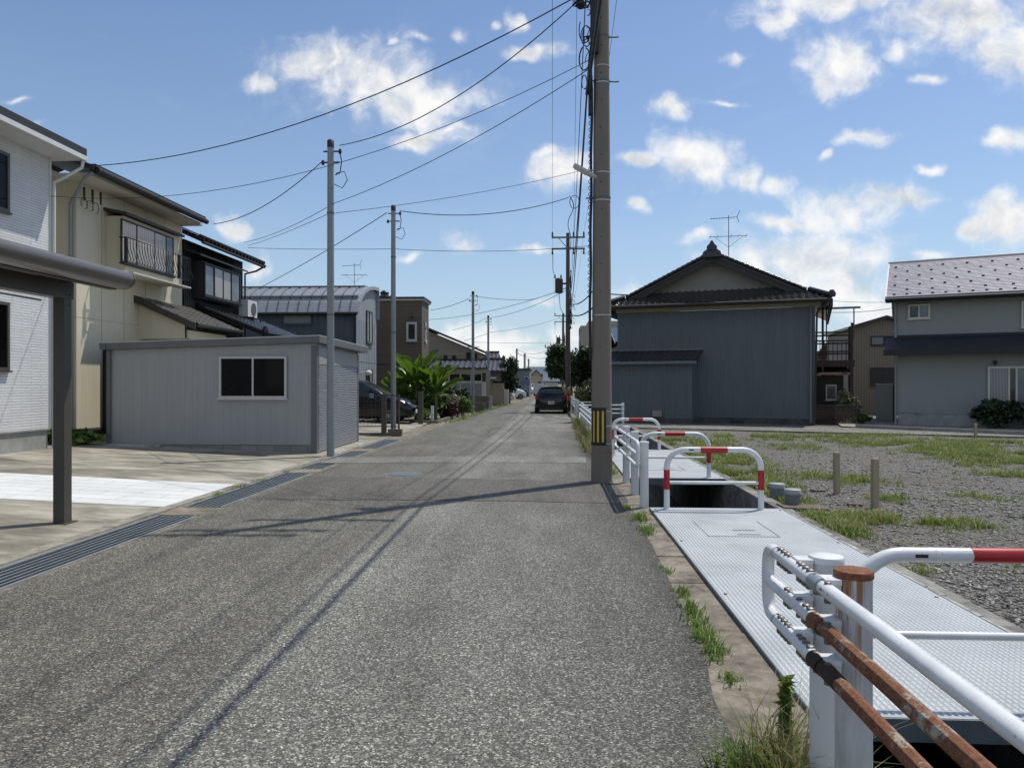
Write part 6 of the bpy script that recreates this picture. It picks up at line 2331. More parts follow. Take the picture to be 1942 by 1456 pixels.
# ------------------------------------------------------------------ small things on the lot
def lot_things():
    for (px, py, w, h, lab, tilt) in ((1587, 938, .075, .61, 'wooden survey stake standing second from the barrier', .03), (1659, 963, .078, .63, 'wooden survey stake nearest the camera on the gravel', -.015), (1850, 829, .075, .40, 'short wooden survey stake far across the lot by the lane', 0)):
        g = gr(px, py)
        m = MB(); m.box(-w / 2, w / 2, -w * .4, w * .4, -.1, h); m.hexa([(-w / 2, -w * .4, h), (w / 2, -w * .4, h), (w / 2, w * .4, h), (-w / 2, w * .4, h), (-w * .38, -w * .28, h + .012), (w * .38, -w * .28, h + .012), (w * .38, w * .28, h + .012), (-w * .38, w * .28, h + .012)])
        o = m.build('survey_stake', MAT['stake']); o.location = g; o.rotation_euler = (tilt, -tilt, .2)
        tag(o, lab, 'stake', 'wooden stakes on the gravel lot')
    for (px, py, h, lab) in ((1472, 961, .235, 'nearer grey capped pipe stub at the edge of the channel'), (1452, 946, .22, 'farther grey capped pipe stub behind the barrier leg')):
        g = gr(px, py)
        t = thing('pipe_stub', lab, 'pipe stub', (max(g.x, CX1 + .29), g.y, 0), 0, 'capped pipe stubs by the channel')
        m = MB(); m.lathe([(.098, -.1), (.098, h - .03)], seg=24); m.build('pipe', MAT['pvc'], t, angle=60)
        m = MB(); m.lathe([(.106, h - .06), (.106, h - .005), (.1, h), (.03, h + .003)], seg=24); m.build('cap', MAT['pvc_cap'], t, angle=50)
    for (px, py, w, d, lab, rz) in ((1521, 966, .55, .3, 'flat rusty board lying on the gravel past the pipe stubs', .05), (1550, 934, .17, .12, 'small dark wood scrap behind the farther stake', .2), (1622, 961, .19, .1, 'small dark wood scrap at the foot of the near stake', -.1)):
        g = gr(px, py)
        m = MB(); m.box(-w / 2, w / 2, -d / 2, d / 2, .01, .045)
        o = m.build('wood_board', MAT['iron']); o.location = g; o.rotation_euler = (.02, .03, rz); tag(o, lab, 'board', 'loose boards on the gravel lot')
    # manhole
    g = gr(768, 902)
    t = thing('manhole_cover', 'round cast iron manhole cover in the dark road patch', 'manhole', (g.x, g.y, .028))
    m = MB(); m.lathe([(.36, -.03), (.36, .001)], seg=36); m.build('ring', MAT['strip'], t)
    m = MB(); m.lathe([(.31, -.02), (.31, .006)], seg=36)
    m.build('lid', MAT['galv_dark'], t)
    b = MB()
    for i in range(-6, 7):
        for j in range(-6, 7):
            if i * i + j * j < 36: b.box(i * .045 - .014, i * .045 + .014, j * .045 - .014, j * .045 + .014, .006, .011)
    b.build('studs', MAT['galv'], t)


lot_things()


# ------------------------------------------------------------------ vehicles
def car(name, label, loc, rz, st, paint, lights, group=None, L=None, glass_bands=(), sides=None, plate_rear=True, wheels=(), wr=.31, detail=True):
    """st: stations (y, half width, z bottom, z belt, z top, half width at roof); lofted body with glazing laid on it"""
    t = thing(name, label, 'car', loc, rz, group)
    def section(s):
        y, hw, zb, zbelt, zt, ht = s
        half = [(0, zb), (hw * .80, zb), (hw * .97, zb + .10), (hw, zb + .28), (hw * .995, (zb + .28 + zbelt) / 2), (hw * .97, zbelt), ((hw * .97 + ht) / 2 + .012, (zbelt + zt) / 2), (ht, zt - .06), (ht * .86, zt - .008), (ht * .45, zt + .012), (0, zt + .016)]
        ring = [Vector((x, y, z)) for x, z in half] + [Vector((-x, y, z)) for x, z in half[-2:0:-1]]
        return ring
    # resample stations smoothly
    S = []
    for a, b in zip(st, st[1:]):
        for k in range(3): S.append([a[i] + (b[i] - a[i]) * k / 3 for i in range(6)])
    S.append(list(st[-1]))
    rings = [section(s) for s in S]
    n = len(rings[0])
    m = MB()
    vs = [p for r in rings for p in r]
    fs = []
    for i in range(len(rings) - 1):
        for k in range(n):
            k2 = (k + 1) % n
            fs.append((i * n + k, (i + 1) * n + k, (i + 1) * n + k2, i * n + k2))
    fs.append(tuple(range(n))); fs.append(tuple((len(rings) - 1) * n + k for k in range(n - 1, -1, -1)))
    m.add(vs, fs)
    m.build('body', MAT[paint], t, angle=38, recalc=True)
    def at_y(y):
        for a, b in zip(st, st[1:]):
            if a[0] <= y <= b[0]:
                f = (y - a[0]) / (b[0] - a[0]) if b[0] > a[0] else 0
                return section([a[i] + (b[i] - a[i]) * f for i in range(6)])
        return section(st[-1])
    # windscreens: bands across the top between two y positions
    for (nm, ya, yb, inset) in glass_bands:
        g = MB()
        rows = []
        for k in range(7):
            y = ya + (yb - ya) * k / 6
            r = at_y(y)
            pts = [r[8], r[9], r[10], r[11], r[12]]
            pts = [p.copy() for p in pts]
            pts[0] = r[8].lerp(r[9], .12 * inset); pts[4] = r[12].lerp(r[11], .12 * inset)
            rows.append(pts)
        cen = Vector((0, (ya + yb) / 2, .6))
        for r in rows:
            for p in r:
                d = (p - cen); d.x *= .2; p += d.normalized() * .010
        g.add([p for r in rows for p in r], [(i * 5 + k, i * 5 + k + 1, (i + 1) * 5 + k + 1, (i + 1) * 5 + k) for i in range(6) for k in range(4)])
        g.build(nm, MAT['car_glass'], t, smooth=True)
    for (ya, yb) in (sides or ()):
        for s in (1, -1):
            g = MB(); rows = []
            for k in range(5):
                y = ya + (yb - ya) * k / 4
                r = at_y(y)
                a, b, c = r[5], r[6], r[7]
                p0, p1, p2 = a.lerp(b, .18), b, b.lerp(c, .9)
                rows.append([Vector((s * (p.x + .008), p.y, p.z)) for p in (p0, p1, p2)])
            g.add([p for r in rows for p in r], [(i * 3 + k, i * 3 + k + 1, (i + 1) * 3 + k + 1, (i + 1) * 3 + k) for i in range(4) for k in range(2)])
            g.build('side_window', MAT['car_glass'], t, smooth=True)
    for (y, s, hw) in wheels:
        x = s * (hw - .02)
        w = MB()
        w.lathe([(wr * .62, -.1), (wr * .97, -.1), (wr, -.07), (wr, .07), (wr * .97, .1), (wr * .62, .1)], (x - s * .06, y, wr), 26, 'x')
        wo = w.build('wheel', MAT['rubber'], t, angle=40)
        r = MB()
        xx = x - s * .06 + s * .101
        r.lathe([(.03, -.004), (.05, .004)] if s > 0 else [(.05, -.004), (.03, .004)], (xx, y, wr), 12, 'x')
        for k in range(9):
            a = 2 * math.pi * k / 9
            r.tube([(xx, y + .03 * math.cos(a), wr + .03 * math.sin(a)), (xx, y + wr * .6 * math.cos(a), wr + wr * .6 * math.sin(a))], .016, 6)
        r.tube([(xx, y + wr * .61 * math.cos(a), wr + wr * .61 * math.sin(a)) for a in np.linspace(0, 2 * math.pi, 25)], .016, 6)
        r.build('rim', MAT['rim'], wo)
    return t, at_y


def dark_car():
    st = [(-1.86, .66, .42, .80, .84, .55), (-1.83, .78, .30, .93, .97, .66), (-1.78, .82, .24, .97, 1.05, .68), (-1.66, .835, .22, .98, 1.30, .65), (-1.5, .84, .21, .98, 1.485, .61),
          (-1.2, .845, .2, .98, 1.525, .60), (-.3, .845, .19, .97, 1.54, .60), (.35, .845, .19, .96, 1.50, .59), (.95, .84, .2, .95, 1.16, .62), (1.15, .835, .2, .94, 1.02, .64), (1.6, .80, .22, .82, .90, .6), (1.8, .7, .26, .68, .76, .5), (1.86, .6, .34, .6, .64, .45)]
    t, f = car('parked_car', 'black hatchback seen from behind, stopped on the right of the road', (-.02, 40.85, .0), 0, st, 'car_black', True,
               glass_bands=(('rear_window', -1.735, -1.545, .3), ('windscreen', .42, 1.0, .5)), sides=((-1.3, -.55), (-.47, .4)), wheels=((-1.2, 1, .845), (-1.2, -1, .845), (1.2, 1, .84), (1.2, -1, .84)))
    t.scale = (1, 1, .95)
    for s in (1, -1):
        m = MB(); m.hexa([Vector(p) for p in ((s * .68, -1.885, .84), (s * .845, -1.85, .84), (s * .86, -1.62, .86), (s * .68, -1.68, .86), (s * .69, -1.855, 1.06), (s * .83, -1.81, 1.10), (s * .845, -1.60, 1.12), (s * .69, -1.64, 1.08))])
        m.build('tail_light', MAT['tail_red'], t, recalc=True)
        m = MB(); m.box(s * .80, s * .98, .62, .74, .98, 1.12); m.build('door_mirror', MAT['car_black'], t)
        m = MB(); m.box(s * .66, s * .76, -1.845, -1.80, .44, .50); m.build('reflector', MAT['tail_red'], t)
    m = MB(); m.box(-.17, .17, -1.885, -1.86, .56, .73); o = m.build('number_plate', MAT['number_plate'], t)
    m = MB()
    for i, x in enumerate((-.11, -.06, .03, .08, .13)): m.box(x - .016, x + .016, -1.888, -1.885, .585, .655 - .02 * (i % 2))
    m.box(-.05, .05, -1.888, -1.885, .68, .71)
    m.build('plate_digits', MAT['trunk'], o)
    m = MB(); m.lathe([(.035, -.005), (.035, .006)], (0, -1.85, .9), 12); m.box(-.28, .28, -1.85, -1.83, .80, .815); m.build('badge_trim', MAT['rim'], t)
    m = MB(); m.box(-.62, .62, -1.60, -1.44, 1.5, 1.53); m.build('roof_spoiler', MAT['car_black'], t)
    m = MB(); m.box(-.66, .66, -1.84, -1.72, .26, .36); m.build('rear_bumper', MAT['black'], t)
    m = MB(); m.cyl((0, -.9, 1.54), (.05, -1.05, 1.7), .006, None, 5); m.build('radio_aerial', MAT['black'], t)


dark_car()


def minivan():
    st = [(-2.35, .75, .4, 1.0, 1.05, .62), (-2.3, .84, .28, 1.05, 1.3, .7), (-2.1, .86, .24, 1.06, 1.72, .70), (-1.2, .87, .22, 1.05, 1.80, .71), (-.2, .87, .22, 1.03, 1.78, .70), (.35, .87, .22, 1.02, 1.66, .69),
          (1.0, .87, .22, 1.02, 1.34, .68), (1.38, .865, .22, 1.01, 1.10, .70), (1.8, .85, .22, .94, 1.02, .68), (2.1, .80, .24, .82, .92, .62), (2.28, .70, .28, .66, .74, .52), (2.35, .6, .36, .56, .6, .46)]
    g = gr(792, 803)
    Yc = 29.25
    nose = ray(790, 728).x * Yc / ray(790, 728).y
    t, f = car('parked_car', 'black minivan parked nose to the street behind the brown mesh fence', (nose - 2.36, Yc, .03), R(-90), st, 'car_black', True,
               glass_bands=(('windscreen', .40, 1.34, .3), ), sides=((-1.9, -1.1), (-1.02, -.1), (-.02, .62)), wheels=((1.42, 1, .87), (1.42, -1, .87), (-1.35, 1, .87), (-1.35, -1, .87)), wr=.33)
    for s in (1, -1):
        m = MB(); m.hexa([Vector(p) for p in ((s * .55, 2.22, .70), (s * .76, 2.06, .72), (s * .84, 1.72, .78), (s * .7, 1.8, .78), (s * .5, 2.2, .82), (s * .74, 2.06, .88), (s * .80, 1.70, .93), (s * .66, 1.8, .93))])
        m.build('headlight', MAT['head_lamp'], t, recalc=True)
        m = MB(); m.hexa([Vector(p) for p in ((s * .86, .72, 1.02), (s * 1.06, .70, 1.04), (s * 1.06, .78, 1.04), (s * .86, .84, 1.02), (s * .86, .72, 1.2), (s * 1.05, .70, 1.2), (s * 1.05, .78, 1.2), (s * .86, .84, 1.2))])
        m.build('door_mirror', MAT['car_silver'], t, recalc=True)
        m = MB()
        for y in (-1.06, -.06, .98): m.box(s * .868, s * .873, y - .006, y + .006, .34, 1.0)
        for y in (-.85, .15): m.box(s * .868, s * .885, y, y + .18, .86, .89)
        m.build('door_lines', MAT['black'], t)
    m = MB(); m.box(-.17, .17, 2.335, 2.36, .42, .57); m.build('number_plate', MAT['number_plate'], t)
    m = MB(); m.box(-.5, .5, 2.3, 2.33, .60, .64); m.box(-.5, .5, 2.32, 2.345, .66, .68); m.build('grille', MAT['rim'], t)
    m = MB(); m.tube([(-.30, -.6, 1.82), (.05, 0, 1.82)], .01, 5); m.build('wiper', MAT['black'], t)


minivan()


def small_cars():
    st = [(-1.8, .6, .4, .8, .85, .5), (-1.74, .72, .26, .92, 1.0, .62), (-1.5, .735, .2, .94, 1.5, .58), (-.8, .74, .2, .94, 1.6, .58), (.2, .74, .2, .92, 1.58, .57), (.95, .74, .2, .92, 1.1, .6), (1.5, .72, .22, .8, .9, .55), (1.75, .62, .28, .66, .72, .45), (1.8, .5, .36, .55, .6, .4)]
    for (px, d, rz, lab, paint) in ((960.5, 61.5, R(-90), 'white compact car nosing out beside the dark street tree', 'car_white'), (984, 76, R(-75), 'white compact car parked just beyond the dark street tree', 'car_white'),
                                    (990, 84, R(-80), 'dark small car past the white ones', 'car_black'), (1015, 118, R(175), 'white compact car far off at the bend of the street', 'car_white')):
        g = at(px, 728, d)
        c, f = car('parked_car', lab, (g.x - (1.1 if abs(rz) < 2 else 0), g.y, .02), rz, st, paint, True, 'small cars parked far along the left side', glass_bands=(('windscreen', .3, .92, .3), ('rear_window', -1.72, -1.52, .3)), sides=((-1.3, -.35), (-.28, .45)),
                   wheels=((1.15, 1, .74), (1.15, -1, .74), (-1.15, 1, .74), (-1.15, -1, .74)), wr=.29)
        for s in (1, -1):
            m = MB(); m.box(s * .42, s * .64, 1.60, 1.70, .62, .76); m.build('headlight', MAT['head_lamp'], c)
        m = MB(); m.box(-.17, .17, 1.79, 1.815, .40, .55); m.build('number_plate', MAT['number_plate'], c)


small_cars()


# ------------------------------------------------------------------ vegetation
def leaves(name, mat, parent, clumps, n, size, seed, flat=.0, shell=.55, long=1.7):
    """n small rhombic leaves scattered through ellipsoid clumps (cx, cy, cz, rx, ry, rz)"""
    rng = np.random.default_rng(seed)
    C = np.array(clumps, float)
    wt = C[:, 3] * C[:, 4] * C[:, 5]; wt = wt ** .67; wt /= wt.sum()
    idx = rng.choice(len(C), n, p=wt)
    d = rng.normal(size=(n, 3)); d /= np.linalg.norm(d, axis=1)[:, None]
    rad = shell + (1 - shell) * rng.random(n) ** .6
    rad *= 1 + .18 * rng.normal(size=n)
    p = C[idx, :3] + d * C[idx, 3:] * rad[:, None]
    nrm = d * .6 + rng.normal(size=(n, 3)) * .7 + np.array([0, 0, .35])
    nrm /= np.linalg.norm(nrm, axis=1)[:, None]
    t = np.cross(nrm, rng.normal(size=(n, 3))); t /= np.linalg.norm(t, axis=1)[:, None]
    t[:, 2] -= .25; t /= np.linalg.norm(t, axis=1)[:, None]
    b = np.cross(nrm, t)
    s = size * (.6 + .8 * rng.random(n))[:, None]
    fold = nrm * s * .18
    v = np.empty((n, 4, 3))
    v[:, 0] = p - t * s * long * .5
    v[:, 1] = p + b * s * .45 + fold
    v[:, 2] = p + t * s * long * .5 - nrm * s * .25
    v[:, 3] = p - b * s * .45 + fold
    f = np.arange(n * 4)
    return rawmesh(name, v.reshape(-1, 3), f, np.arange(n) * 4, np.full(n, 4), mat, parent)


def clumps_in(c, r, n, rng, k=.38, zmin=None):
    out = []
    while len(out) < n:
        d = rng.normal(size=3); d /= np.linalg.norm(d)
        q = rng.random() ** .45
        p = np.array(c) + d * np.array(r) * q * .8
        s = (.7 + .6 * rng.random()) * k
        out.append((*p, r[0] * s, r[1] * s, r[2] * s * .85))
    return out


def tree(name, label, base, H, spread, mat, n, size, seed, trunk_h=.35, cat='tree', group=None, ncl=26, rz=None, k=.36, limbs=6, off=(0, 0)):
    rng = np.random.default_rng(seed)
    t = thing(name, label, cat, base, 0, group)
    cz = H * (trunk_h + (1 - trunk_h) * .52)
    r = (spread, spread, rz or H * (1 - trunk_h) * .52)
    cl = clumps_in((off[0], off[1], cz), r, ncl, rng, k)
    leaves('crown', MAT[mat], t, cl, n, size, seed + 1)
    m = MB()
    tr = max(.05, H * .022)
    m.tube([(0, 0, -.1), (.04, .02, H * trunk_h * .6), (.0, 0, H * trunk_h), (.06, -.03, H * .75)], [tr * 1.25, tr, tr * .85, tr * .25], 9)
    for i in range(limbs):
        c = cl[i * len(cl) // limbs]
        z0 = H * (trunk_h * (.7 + .1 * i / limbs) + .05 * i)
        m.tube([(0, 0, z0), (c[0] * .45, c[1] * .45, (z0 + c[2]) / 2 + .1), (c[0] * .9, c[1] * .9, c[2])], [tr * .55, tr * .35, tr * .12], 6)
    m.build('trunk', MAT['trunk'], t, smooth=True)
    return t


def shrub(name, label, base, r, mat, n, size, seed, ncl=16, cat='shrub', group=None, k=.42, long=1.7):
    rng = np.random.default_rng(seed)
    t = thing(name, label, cat, base, 0, group)
    cl = clumps_in((0, 0, r[2] * .95), r, ncl, rng, k)
    leaves('foliage', MAT[mat], t, cl, n, size, seed + 1, long=long)
    m = MB()
    for i in range(7):
        c = cl[i]
        m.tube([(c[0] * .15, c[1] * .15, -.05), (c[0] * .5, c[1] * .5, c[2] * .5), (c[0], c[1], c[2])], [.022, .016, .006], 5)
    m.build('stems', MAT['trunk'], t)
    return t


def banana_plants():
    g0 = gr(802, 795)
    random.seed(21)
    plants = [((-.35, .2), 3.2, 1, 'tallest banana plant in the roadside bed behind the steel pole'), ((.6, -.2), 2.65, 2, 'banana plant on the street side of the bed with broad upright leaves'), ((-1.2, .5), 2.4, 3, 'smaller banana plant beside the minivan nose')]
    for (dx, dy), H, seed, lab in plants:
        rng = random.Random(seed * 13)
        t = thing('banana_plant', lab, 'banana plant', (g0.x + dx, g0.y + dy, .05), 0, 'banana plants in the roadside bed')
        m = MB(); m.tube([(0, 0, -.1), (.03, .0, H * .28), (.02, .02, H * .5)], [.085, .07, .045], 10); m.build('stem', MAT['stem'], t, smooth=True)
        nl = 15 if H > 2.5 else 11
        for i in range(nl):
            az = i * 2.4 + rng.random() * .5
            up = 1.25 - .75 * (i / nl) + .1 * rng.random()
            ln = H * (.44 + .14 * rng.random())
            wd = .20 + .07 * rng.random()
            dirh = Vector((math.cos(az), math.sin(az), 0))
            base = Vector((.02, .02, H * (.32 + .18 * (1 - i / nl))))
            pts = []
            ang = math.atan2(up, .55)
            p = base.copy()
            K = 12
            for k in range(K + 1):
                pts.append(p.copy())
                a = ang - (k / K) ** 1.6 * (1.0 - .45 * up) - .1 * k / K
                p = p + (dirh * math.cos(a) + UZ * math.sin(a)) * ln * (1.25 if k < 3 else 1) / K
            side = dirh.cross(UZ).normalized()
            tw = rng.uniform(-.7, .7)
            mb = MB()
            mb.tube(pts, [.022 * (1 - .8 * k / K) for k in range(K + 1)], 6)
            vs, fs = [], []
            start = 2
            rows = 0
            for k in range(start, K + 1):
                u = (k - start) / (K - start)
                w_ = wd * math.sin(math.pi * min(1, u * .93 + .07)) ** .55 * (1 if u < .97 else .15)
                tan = (pts[min(k + 1, K)] - pts[k - 1]).normalized()
                s2 = (side * math.cos(tw * u + tw * .5) + tan.cross(side) * math.sin(tw * u + tw * .5)).normalized()
                nn = tan.cross(s2)
                rip = .035 * math.sin(u * 21 + i)
                vs += [pts[k] - s2 * w_ - nn * (.05 + rip) * 1.0, pts[k] - s2 * w_ * .5 + nn * .02, pts[k] + UZ * .004, pts[k] + s2 * w_ * .5 + nn * .02, pts[k] + s2 * w_ - nn * (.05 - rip)]
                rows += 1
            for r_ in range(rows - 1):
                for c in range(4):
                    fs.append((r_ * 5 + c, r_ * 5 + c + 1, (r_ + 1) * 5 + c + 1, (r_ + 1) * 5 + c))
            mb.add(vs, fs)
            mb.build('leaf', MAT['banana'], t, smooth=True)


banana_plants()


def plants():
    def B(px, py): g = gr(px, py); return (g.x, g.y, 0)
    shrub('bed_shrub', 'lush green undershrub at the feet of the banana plants', B(808, 794), (1.3, .8, .8), 'leaf_bright', 2600, .15, 31, 16, group='shrubs in the roadside flower bed')
    shrub('bed_shrub', 'pale-leaved shrub right of the white marker stake', B(838, 792), (.7, .6, .72), 'leaf_grey', 1500, .11, 32, 12, group='shrubs in the roadside flower bed')
    shrub('bed_shrub', 'dark red leaved shrub at the street edge of the bed', B(853, 794), (.5, .45, .42), 'leaf_red', 1000, .07, 33, 12, group='shrubs in the roadside flower bed')
    shrub('bed_shrub', 'bright green feathery shrub against the flower-bed steel pole', B(877, 790), (.62, .5, .55), 'leaf_bright', 1600, .055, 34, 14, group='shrubs in the roadside flower bed')
    shrub('bed_shrub', 'small green shrub by the brown gate post', B(806, 800), (.45, .35, .35), 'leaf_bright', 700, .07, 35, 10, group='shrubs in the roadside flower bed')
    shrub('bed_shrub', 'leafy low shrub in the middle of the bed below the long porch', B(856, 785), (1.0, .7, .85), 'leaf_mid', 2400, .11, 36, 14, group='shrubs in the roadside flower bed')
    shrub('bed_shrub', 'dark green shrub behind the minivan nose', (gr(770, 790).x, 32.5, 0), (1.0, .6, .6), 'leaf_mid', 1000, .11, 37, 12, group='shrubs in the roadside flower bed')
    t = tree('street_tree', 'dark bushy evergreen tree at the left street edge', (ray(965.5, 728).x * 58.5 / ray(965.5, 728).y, 58.5, 0), 3.55, .80, 'leaf_dark', 6000, .13, 41, .16, ncl=30, k=.42)
    tree('roadside_tree', 'broad dark tree overhanging the road behind the brown utility pole', (1.5, 57, 0), 4.55, 1.3, 'leaf_mid', 5600, .17, 42, .4, group='dark trees on the right past the driveway', ncl=36, off=(-.7, 0), k=.36, rz=1.45)
    tree('roadside_tree', 'dark tree between the brown utility pole and the hedge', (2.5, 53, 0), 4.1, 1.6, 'leaf_dark', 6000, .17, 43, .36, rz=1.5, group='dark trees on the right past the driveway', ncl=30)
    tree('roadside_tree', 'smaller dark tree farther along the right road edge', (2.6, 72, 0), 4.4, 2.0, 'leaf_dark', 2500, .24, 44, .2, group='dark trees on the right past the driveway')
    # rounded hedge on the right past the driveway
    h = thing('clipped_hedge', 'rounded clipped hedge beside the driveway past the concrete pole', 'hedge', (2.95, 41.2, 0))
    cl = []
    for x in np.arange(-1.25, 3.0, .4):
        for y in np.arange(-1.2, 3.0, .6):
            for z in np.arange(.3, 1.75, .42):
                e = max(0, abs(x + .0) - .9 if x < 0 else 0)
                if z < 1.75 - e * 1.5: cl.append((x + .1 * math.sin(z * 9), y, z + .05 * math.sin(x * 7), .34, .4, .32))
    leaves('foliage', MAT['leaf_hedge'], h, cl, 17000, .085, 51, shell=.75)
    core = MB()
    core.lathe([(.9, .05), (1.1, .5), (1.12, 1.1), (.95, 1.5), (.5, 1.72)], (0, .3, 0), 16); core.lathe([(1.0, .05), (1.2, .6), (1.2, 1.2), (.9, 1.6)], (1.7, .6, 0), 16)
    core.build('inner_growth', MAT['leaf_hedge'], h, smooth=True)
    m = MB()
    for x in (-.8, -.1, .7, 1.5): m.tube([(x, 0, -.1), (x + .05, 0, .8), (x + .1, .05, 1.4)], [.05, .04, .02], 6)
    m.build('stems', MAT['trunk'], h)
    shrub('garden_bush', 'grey-leaved bush rising behind the lattice fence', (11.78, 30.2, 0), (.55, .28, .68), 'leaf_grey', 1300, .12, 52, 14, cat='bush')
    shrub('garden_bush', 'small bright weed clump between lattice fence and cabinet', (gr(1640, 806).x, gr(1640, 806).y + .25, .05), (.35, .25, .2), 'leaf_bright', 420, .08, 53, 8, cat='bush')
    shrub('garden_bush', 'dark camellia bush under the big window of the grey house', (*GH(1888, -.62), .1), (.78, .6, .56), 'leaf_dark', 2800, .085, 54, 18, cat='bush', group='dark bushes in front of the grey house')
    shrub('garden_bush', 'dark bush at the right picture edge before the grey house', (*GH(1958, -.66), .1), (.85, .6, .60), 'leaf_dark', 2400, .085, 55, 18, cat='bush', group='dark bushes in front of the grey house')
    shrub('garden_bush', 'low green plants in the gap between white and beige houses', (-10.9, 16.0, .2), (.7, .35, .2), 'leaf_bright', 700, .10, 56, 12, cat='bush')
    tree('garden_tree', 'green tree seen in the gap under the laundry deck', (at(1590, 728, 45).x, at(1590, 728, 45).y, 0), 2.6, 1.4, 'leaf_mid', 1500, .16, 57, .2)


plants()


def blades(name, mat, P, H, nb, seed, parent=None, spread=.05, width=.006, lean=.5):
    """tufts at points P (n,3) with heights H (n,), nb blades each"""
    rng = np.random.default_rng(seed)
    n = len(P) * nb
    base = np.repeat(P, nb, 0) + np.c_[rng.normal(size=(n, 2)) * spread, np.zeros(n)]
    h = np.repeat(H, nb) * (.45 + .7 * rng.random(n))
    az = rng.random(n) * 2 * math.pi
    ln = lean * (.3 + rng.random(n)) * h
    dx = np.c_[np.cos(az), np.sin(az), np.zeros(n)]
    sd = np.c_[-np.sin(az + .4), np.cos(az + .4), np.zeros(n)]
    w = np.repeat(H, nb) ** .35 * width * (.7 + .6 * rng.random(n)) * 1.6
    w = w[:, None]
    mid = base + dx * (ln * .35)[:, None] + np.c_[np.zeros((n, 2)), h * .6]
    tip = base + dx * ln[:, None] + np.c_[np.zeros((n, 2)), h * (1.0 - .35 * lean * rng.random(n))]
    v = np.empty((n, 5, 3))
    v[:, 0] = base - sd * w; v[:, 1] = base + sd * w; v[:, 2] = mid + sd * w * .75; v[:, 3] = mid - sd * w * .75; v[:, 4] = tip
    f = np.empty((n, 7), int)
    o = np.arange(n)[:, None] * 5
    f[:, :4] = o + np.array([0, 1, 2, 3]); f[:, 4:] = o + np.array([3, 2, 4])
    ls = np.empty((n, 2), int); ls[:, 0] = np.arange(n) * 7; ls[:, 1] = np.arange(n) * 7 + 4
    lt = np.tile([4, 3], n)
    return rawmesh(name, v.reshape(-1, 3), f.ravel(), ls.ravel(), lt, mat, parent)


def lotz(x, y):
    zz = .004 + .03 * mnoise.noise(Vector((x * .35, y * .35, 1))) + .012 * mnoise.noise(Vector((x * 1.7, y * 1.7, 4)))
    return zz * max(0, min(1, (x - CX1 - .17) / .6))


